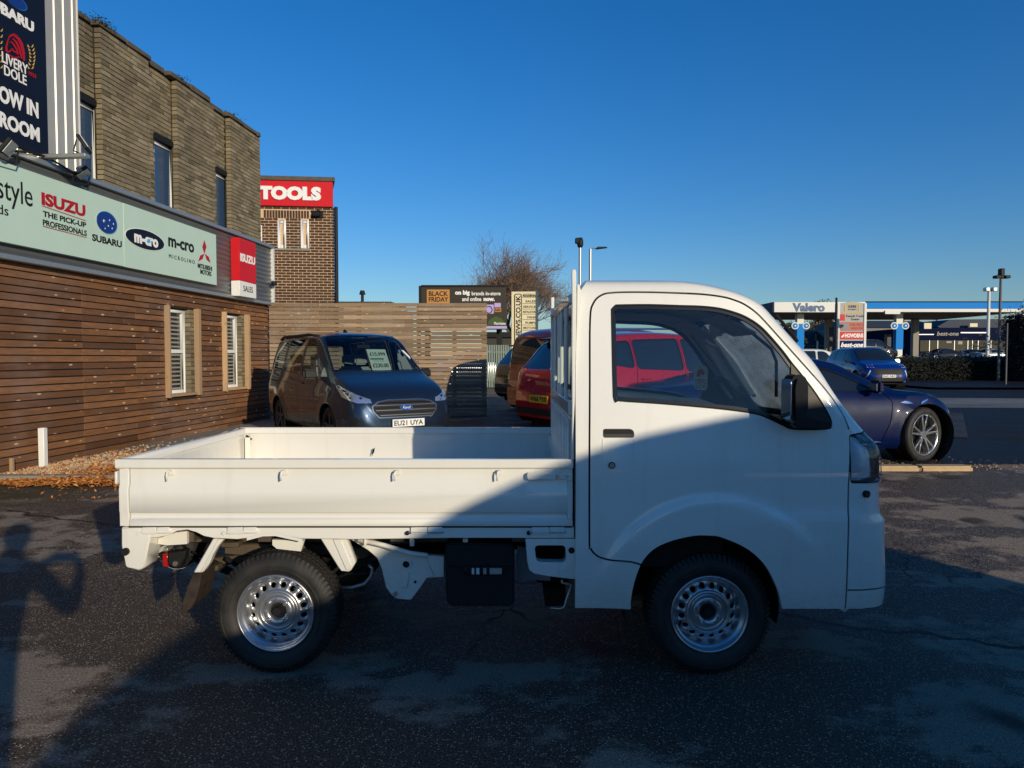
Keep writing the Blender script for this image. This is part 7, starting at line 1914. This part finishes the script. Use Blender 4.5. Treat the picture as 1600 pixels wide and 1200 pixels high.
rf_ = MB().hexa([(x0, Y - .4, W(0, 541, Y).z), (x1, Y - .4, W(0, 541, Y).z), (x1, Y + 6, W(0, 517, Y).z), (x0, Y + 6, W(0, 517, Y).z), (x0, Y - .4, W(0, 540, Y).z), (x1, Y - .4, W(0, 540, Y).z), (x1, Y + 6, W(0, 516, Y).z), (x0, Y + 6, W(0, 516, Y).z)]).build('roof', mat('ribbed_grey_roof', (.22, .22, .23), .6), g2)
for i in range(22):
    x = x0 + (x1 - x0) * (i + .5) / 22; MB().hexa([(x - .06, Y - .5, W(0, 540, Y).z + .0), (x + .06, Y - .5, W(0, 540, Y).z), (x + .06, Y + 6, W(0, 516, Y).z), (x - .06, Y + 6, W(0, 516, Y).z), (x - .06, Y - .5, W(0, 540, Y).z + .12), (x + .06, Y - .5, W(0, 540, Y).z + .12), (x + .06, Y + 6, W(0, 516, Y).z + .12), (x - .06, Y + 6, W(0, 516, Y).z + .12)]).build('roof_rib', M_black, rf_)
def house(label, Y, xa, xb, yw, yr, wm, rm):
    x0 = XZ(xa, 0, Y)[0]; x1 = XZ(xb, 0, Y)[0]; e = empty('distant_house', ((x0 + x1) / 2, Y, ZG), label, 'house', 'distant houses behind the petrol station')
    MB().box(x0, x1, Y, Y + 8, ZG, W(0, yw, Y).z).build('wall', wm, e)
    r = MB().yz([(Y - .3, W(0, yw, Y).z), (Y + 8.3, W(0, yw, Y).z), (Y + 4, W(0, yr, Y).z)], x0 - .3, x1 + .3).build('roof', rm, e)
    MB().box(x0 + 1, x0 + 1.7, Y + 3.7, Y + 4.4, W(0, yr, Y).z - .4, W(0, yr, Y).z + .9).build('chimney', wm, r)
M_hw = mat('cream_house_wall', (.45, .40, .30), .8); M_hb = mat('red_brick_house', (.22, .10, .06), .85); M_hr = mat('brown_tile_roof', (.11, .06, .045), .8)
house('brown roofed house seen between the two left canopy columns', 140, 1262, 1283, 515, 509, M_hb, M_hr)
house('cream house far right of the canopy columns', 150, 1432, 1462, 506, 500, M_hw, M_hr)
house('distant house showing past the left canopy end', 135, 1205, 1232, 534, 526, M_hw, M_hr)
for (x, Y, yt, w, m, lb_) in ((1226, 118, 503, 6, M_ever, 'dark evergreen beneath the left end of the canopy'), (1292, 130, 500, 7, M_autumn, 'autumn brown tree between the inner canopy column and the totem'), (1277, 145, 503, 5, M_ever, 'green tree behind the left canopy columns'), (1287, 160, 462, 6, M_ever, 'dark treetop poking above the white canopy edge'), (1262, 150, 511, 5, M_autumn, 'small brown tree over the ribbed roof'), (1478, 170, 499, 9, M_ever, 'distant evergreen behind the shop roof')):
    leaf_tree('distant_tree', lb_, x, Y, yt, w, m, int(x), 1500, 'trees beyond the petrol station', leaf=.3)
# vehicles beyond the hedge
o, tree, body, _ = make_car('white_van', 'white van waiting on the road left of the totem sign', 'van', Vector((W(1270, 560, 34.5).x, 34.5, .0)), R(-2), MPV, M_whitep, (rim5, M_darkalloy))
VAN2 = VAN
o, tree, body, _ = make_car('dark_van', 'dark van under the canopy just right of the totem sign', 'van', Vector((W(1362, 560, 66).x, 66, 1.3)), R(5), MPV, M_blackp, (rim5, M_darkalloy))
o, tree, body, _ = make_car('black_saloon', 'low black car parked in front of the shop', 'car', Vector((W(1470, 560, 70).x, 70, 1.05)), R(190), COUPE, M_blackp, (rim5, M_alloy))
o, tree, body, _ = make_car('silver_saloon', 'silver car half hidden beside the forecourt lamp column', 'car', Vector((W(1545, 560, 72).x, 72, 1.05)), R(185), COUPE, M_silver, (rim5, M_alloy))
o, tree, body, _ = make_car('blue_saloon', 'dark blue car between the black and silver ones before the shop', 'car', Vector((W(1515, 560, 80).x, 80, 1.1)), R(180), COUPE, M_coupe, (rim5, M_alloy))
# hedge
def hedge(name, label, x0, x1, y0, y1, z1, n, leaf, seed, m=M_hedge):
    rr = random.Random(seed); e = empty(name, ((x0 + x1) / 2, y0, G(x0, y0)), label, 'hedge')
    MB().box(x0 + .1, x1 - .1, y0 + .15, y1 - .1, 0, z1 - .12).build('stems', M_under, e)
    lf = MB()
    for i in range(n):
        f = rr.random(); x = rr.uniform(x0, x1)
        if f < .62: q = Vector((x, y0 + rr.gauss(0, .07), rr.uniform(G(x, y0), z1)))
        elif f < .92: q = Vector((x, rr.uniform(y0, y1), z1 + rr.gauss(0, .05)))
        else: q = Vector((rr.choice((x0, x1)) + rr.gauss(0, .06), rr.uniform(y0, y1), rr.uniform(G(x, y0), z1)))
        q.z += .06 * noise.noise(Vector((x * .9, 0, 0))); s = leaf * rr.uniform(.5, 1.4)
        a = Vector((rr.gauss(0, 1), rr.gauss(0, 1), rr.gauss(0, 1))).normalized() * s; b = a.orthogonal().normalized() * s * .6
        lf.add([q - a, q + b, q + a, q - b], [(0, 1, 2, 3)])
    lf.build('foliage', m, e, fixn=False); return e
xh = W(1352, 560, 34).x
hedge('low_hedge', 'long low dark hedge along the far pavement below the petrol station', xh, 46, 34.0, 35.6, W(0, 559.5, 34).z, 26000, .06, 3)
hedge('tall_hedge', 'tall dark hedge at the right edge beside the pavement', W(1566, 500, 33.6).x, 36, 32.0, 33.6, W(0, 489, 30).z, 26000, .06, 4)
# poles at right
e, p = pole('lamp_column', 'pale forecourt lamp column with two square heads', 'lamp post', 52, 1545.5, 452, .10, M_polew, 1.2)
for s in (-1, 1): MB().box(p.x + s * .12 - (0 if s > 0 else .30), p.x + s * .12 + (.30 if s > 0 else 0), 51.7, 52.1, p.z - .15, p.z + .12).build('lamp_head', M_galv, e, bev=.04)
MB().box(p.x - .25, p.x + .25, 51.95, 52.05, p.z - .08, p.z).build('cross_arm', M_galv, e)
e, p = pole('traffic_signal_mast', 'tall dark mast with signal cameras on top beside the tall hedge', 'mast', 33, 1564, 428, .055, mat('dull_mast', (.12, .12, .115), .6))
MB().box(p.x - .10, p.x + .10, 32.85, 33.1, p.z - .1, p.z + .25).build('signal_head', M_black, e, bev=.03); MB().cyl((p.x, 33, p.z - .2), (p.x, 33, p.z - .02), .14).build('collar', M_black, e)
for s in (-1, 1): MB().box(p.x + s * .22 - .12, p.x + s * .22 + .12, 32.8, 33.1, p.z - .22, p.z - .08).build('camera', M_black, e, bev=.02)
MB().box(p.x - .25, p.x + .25, 32.97, 33.03, p.z - .18, p.z - .14).build('cross_arm', M_black, e)
e, p = pole('thin_sign_post', 'thin grey post standing in front of the tall hedge', 'post', 29, 1574, 505, .03, mat('dull_mast', (.12, .12, .115), .6))
e, p = pole('small_post', 'slim post with a small box beyond the road, left of the totem', 'post', 42, 1277.5, 522, .04, M_galv, 1.0); MB().box(p.x - .1, p.x + .1, 41.9, 42.1, p.z - .4, p.z).build('box', M_black, e)
tag(MB().box(W(1352, 560, 37).x, 60, 37.5, 37.7, 0, W(0, 558.5, 37.5).z).build('forecourt_wall', M_conc, None), 'low pale wall just above the hedge line', 'wall')
leaf_tree('bushy_tree', 'twiggy brown bush above the tall hedge at the right edge', 1592, 36, 470, 3.2, M_autumn, 77, 900, leaf=.08)

# ------------------------------------------------------------------ photographer (behind the camera, seen only as a shadow)
def skin_body(name, joints, edges, radii, m, parent, sub=1):
    me = bpy.data.meshes.new(name); off = wofs(parent)
    me.from_pydata([tuple(Vector(j) - off) for j in joints], edges, []); o = link(name, me, parent)
    o.modifiers.new('skin', 'SKIN'); 
    for i, r in enumerate(radii): me.skin_vertices[0].data[i].radius = (r, r) if not isinstance(r, tuple) else r
    me.skin_vertices[0].data[0].use_root = True
    s = o.modifiers.new('sub', 'SUBSURF'); s.levels = sub; s.render_levels = sub
    dg_ = bpy.context.evaluated_depsgraph_get(); nm = bpy.data.meshes.new_from_object(o.evaluated_get(dg_)); o.modifiers.clear(); o.data = nm
    nm.materials.clear(); finish(nm, m, 'all'); return o
PX, PY = -.10, -.52
person = empty('person', (PX, PY, 0), 'standing person in a dark jacket holding up a phone with both hands', 'person')
P = lambda x, y, z: (PX + x, PY + y, z)
J = [P(0, 0, .95), P(0, -.01, 1.12), P(0, 0, 1.30), P(0, 0, 1.46), P(0, .01, 1.53), P(0, .03, 1.62), P(0, .02, 1.72),
     P(-.10, 0, .90), P(-.12, .01, .50), P(-.13, -.02, .09), P(-.15, .12, .04), P(.10, 0, .90), P(.12, .01, .50), P(.13, -.02, .09), P(.15, .12, .04),
     P(-.20, 0, 1.42), P(-.33, .10, 1.20), P(-.10, .40, 1.33), P(.20, 0, 1.42), P(.36, .10, 1.20), P(.24, .40, 1.33)]
E = [(0, 1), (1, 2), (2, 3), (3, 4), (4, 5), (5, 6), (0, 7), (7, 8), (8, 9), (9, 10), (0, 11), (11, 12), (12, 13), (13, 14), (3, 15), (15, 16), (16, 17), (3, 18), (18, 19), (19, 20)]
Rr_ = [(.17, .12), (.16, .11), (.18, .12), (.12, .09), .058, .085, .07, .10, .065, .045, .04, .10, .065, .045, .04, .075, .052, .03, .075, .052, .03]
skin_body('body', J, E, Rr_, mat('dark_jacket', (.03, .032, .04), .8), person, 2)
M_skin = mat('skin', (.45, .27, .20), .5)
hd_ = MB().lathe(P(0, .03, 1.66), [(0, .13), (.05, .12), (.078, .08), (.088, .02), (.082, -.04), (.06, -.10), (0, -.13)], 20, 'z').build('head', M_skin, person, smooth='all')
MB().tube([P(0, .11, 1.67), P(0, .138, 1.645), P(0, .115, 1.635)], .012, 6).build('nose', M_skin, hd_, smooth='all')
for s in (-1, 1):
    MB().lathe(P(.033 * s, .105, 1.68), [(0, .012), (.012, 0), (0, -.012)], 10, 'z').build('eye', M_ink, hd_, smooth='all'); MB().tube([P(.088 * s, .02, 1.69), P(.096 * s, .01, 1.66), P(.088 * s, .02, 1.63)], .010, 6).build('ear', M_skin, hd_, smooth='all')
MB().box(PX - .025, PX + .025, PY + .105, PY + .118, 1.592, 1.600).build('mouth', M_isred, hd_, bev=.003)
MB().lathe(P(0, .01, 1.70), [(0, .115), (.06, .10), (.094, .05), (.098, 0), (.09, -.05)], 20, 'z').build('hair', M_twig, hd_, smooth='all')
for s, wx_ in ((-1, -.10), (1, .24)):
    Hc = Vector(P(wx_, .40, 1.33)); Tg = Vector((.075 * s, -.06, 1.39))
    jj = [Hc, Hc.lerp(Tg, .35), Hc.lerp(Tg, .75)]; ee = [(0, 1), (1, 2)]; rr_ = [.028, .032, .030]
    for k in range(4):
        b0 = Tg + Vector((.004 * s, -.012, .03 - .02 * k)); b1 = b0 + Vector((.0, .03, .004)); b2 = b1 + Vector((-.02 * s, .005, 0)); n_ = len(jj); jj += [b0, b1, b2]; ee += [(2, n_), (n_, n_ + 1), (n_ + 1, n_ + 2)]; rr_ += [.010, .009, .008]
    b0 = Tg + Vector((.0, -.03, -.02)); b1 = b0 + Vector((-.025 * s, -.005, .02)); n_ = len(jj); jj += [b0, b1]; ee += [(2, n_), (n_, n_ + 1)]; rr_ += [.011, .009]
    skin_body('hand', jj, ee, rr_, M_skin, person, 1)
tag(MB().box(-.078, .078, -.058, -.05, 1.35, 1.43).build('phone', M_blackgl, None, bev=.003), 'black phone held up in both hands by the photographer', 'phone')
bpy.data.scenes.remove(TMP)
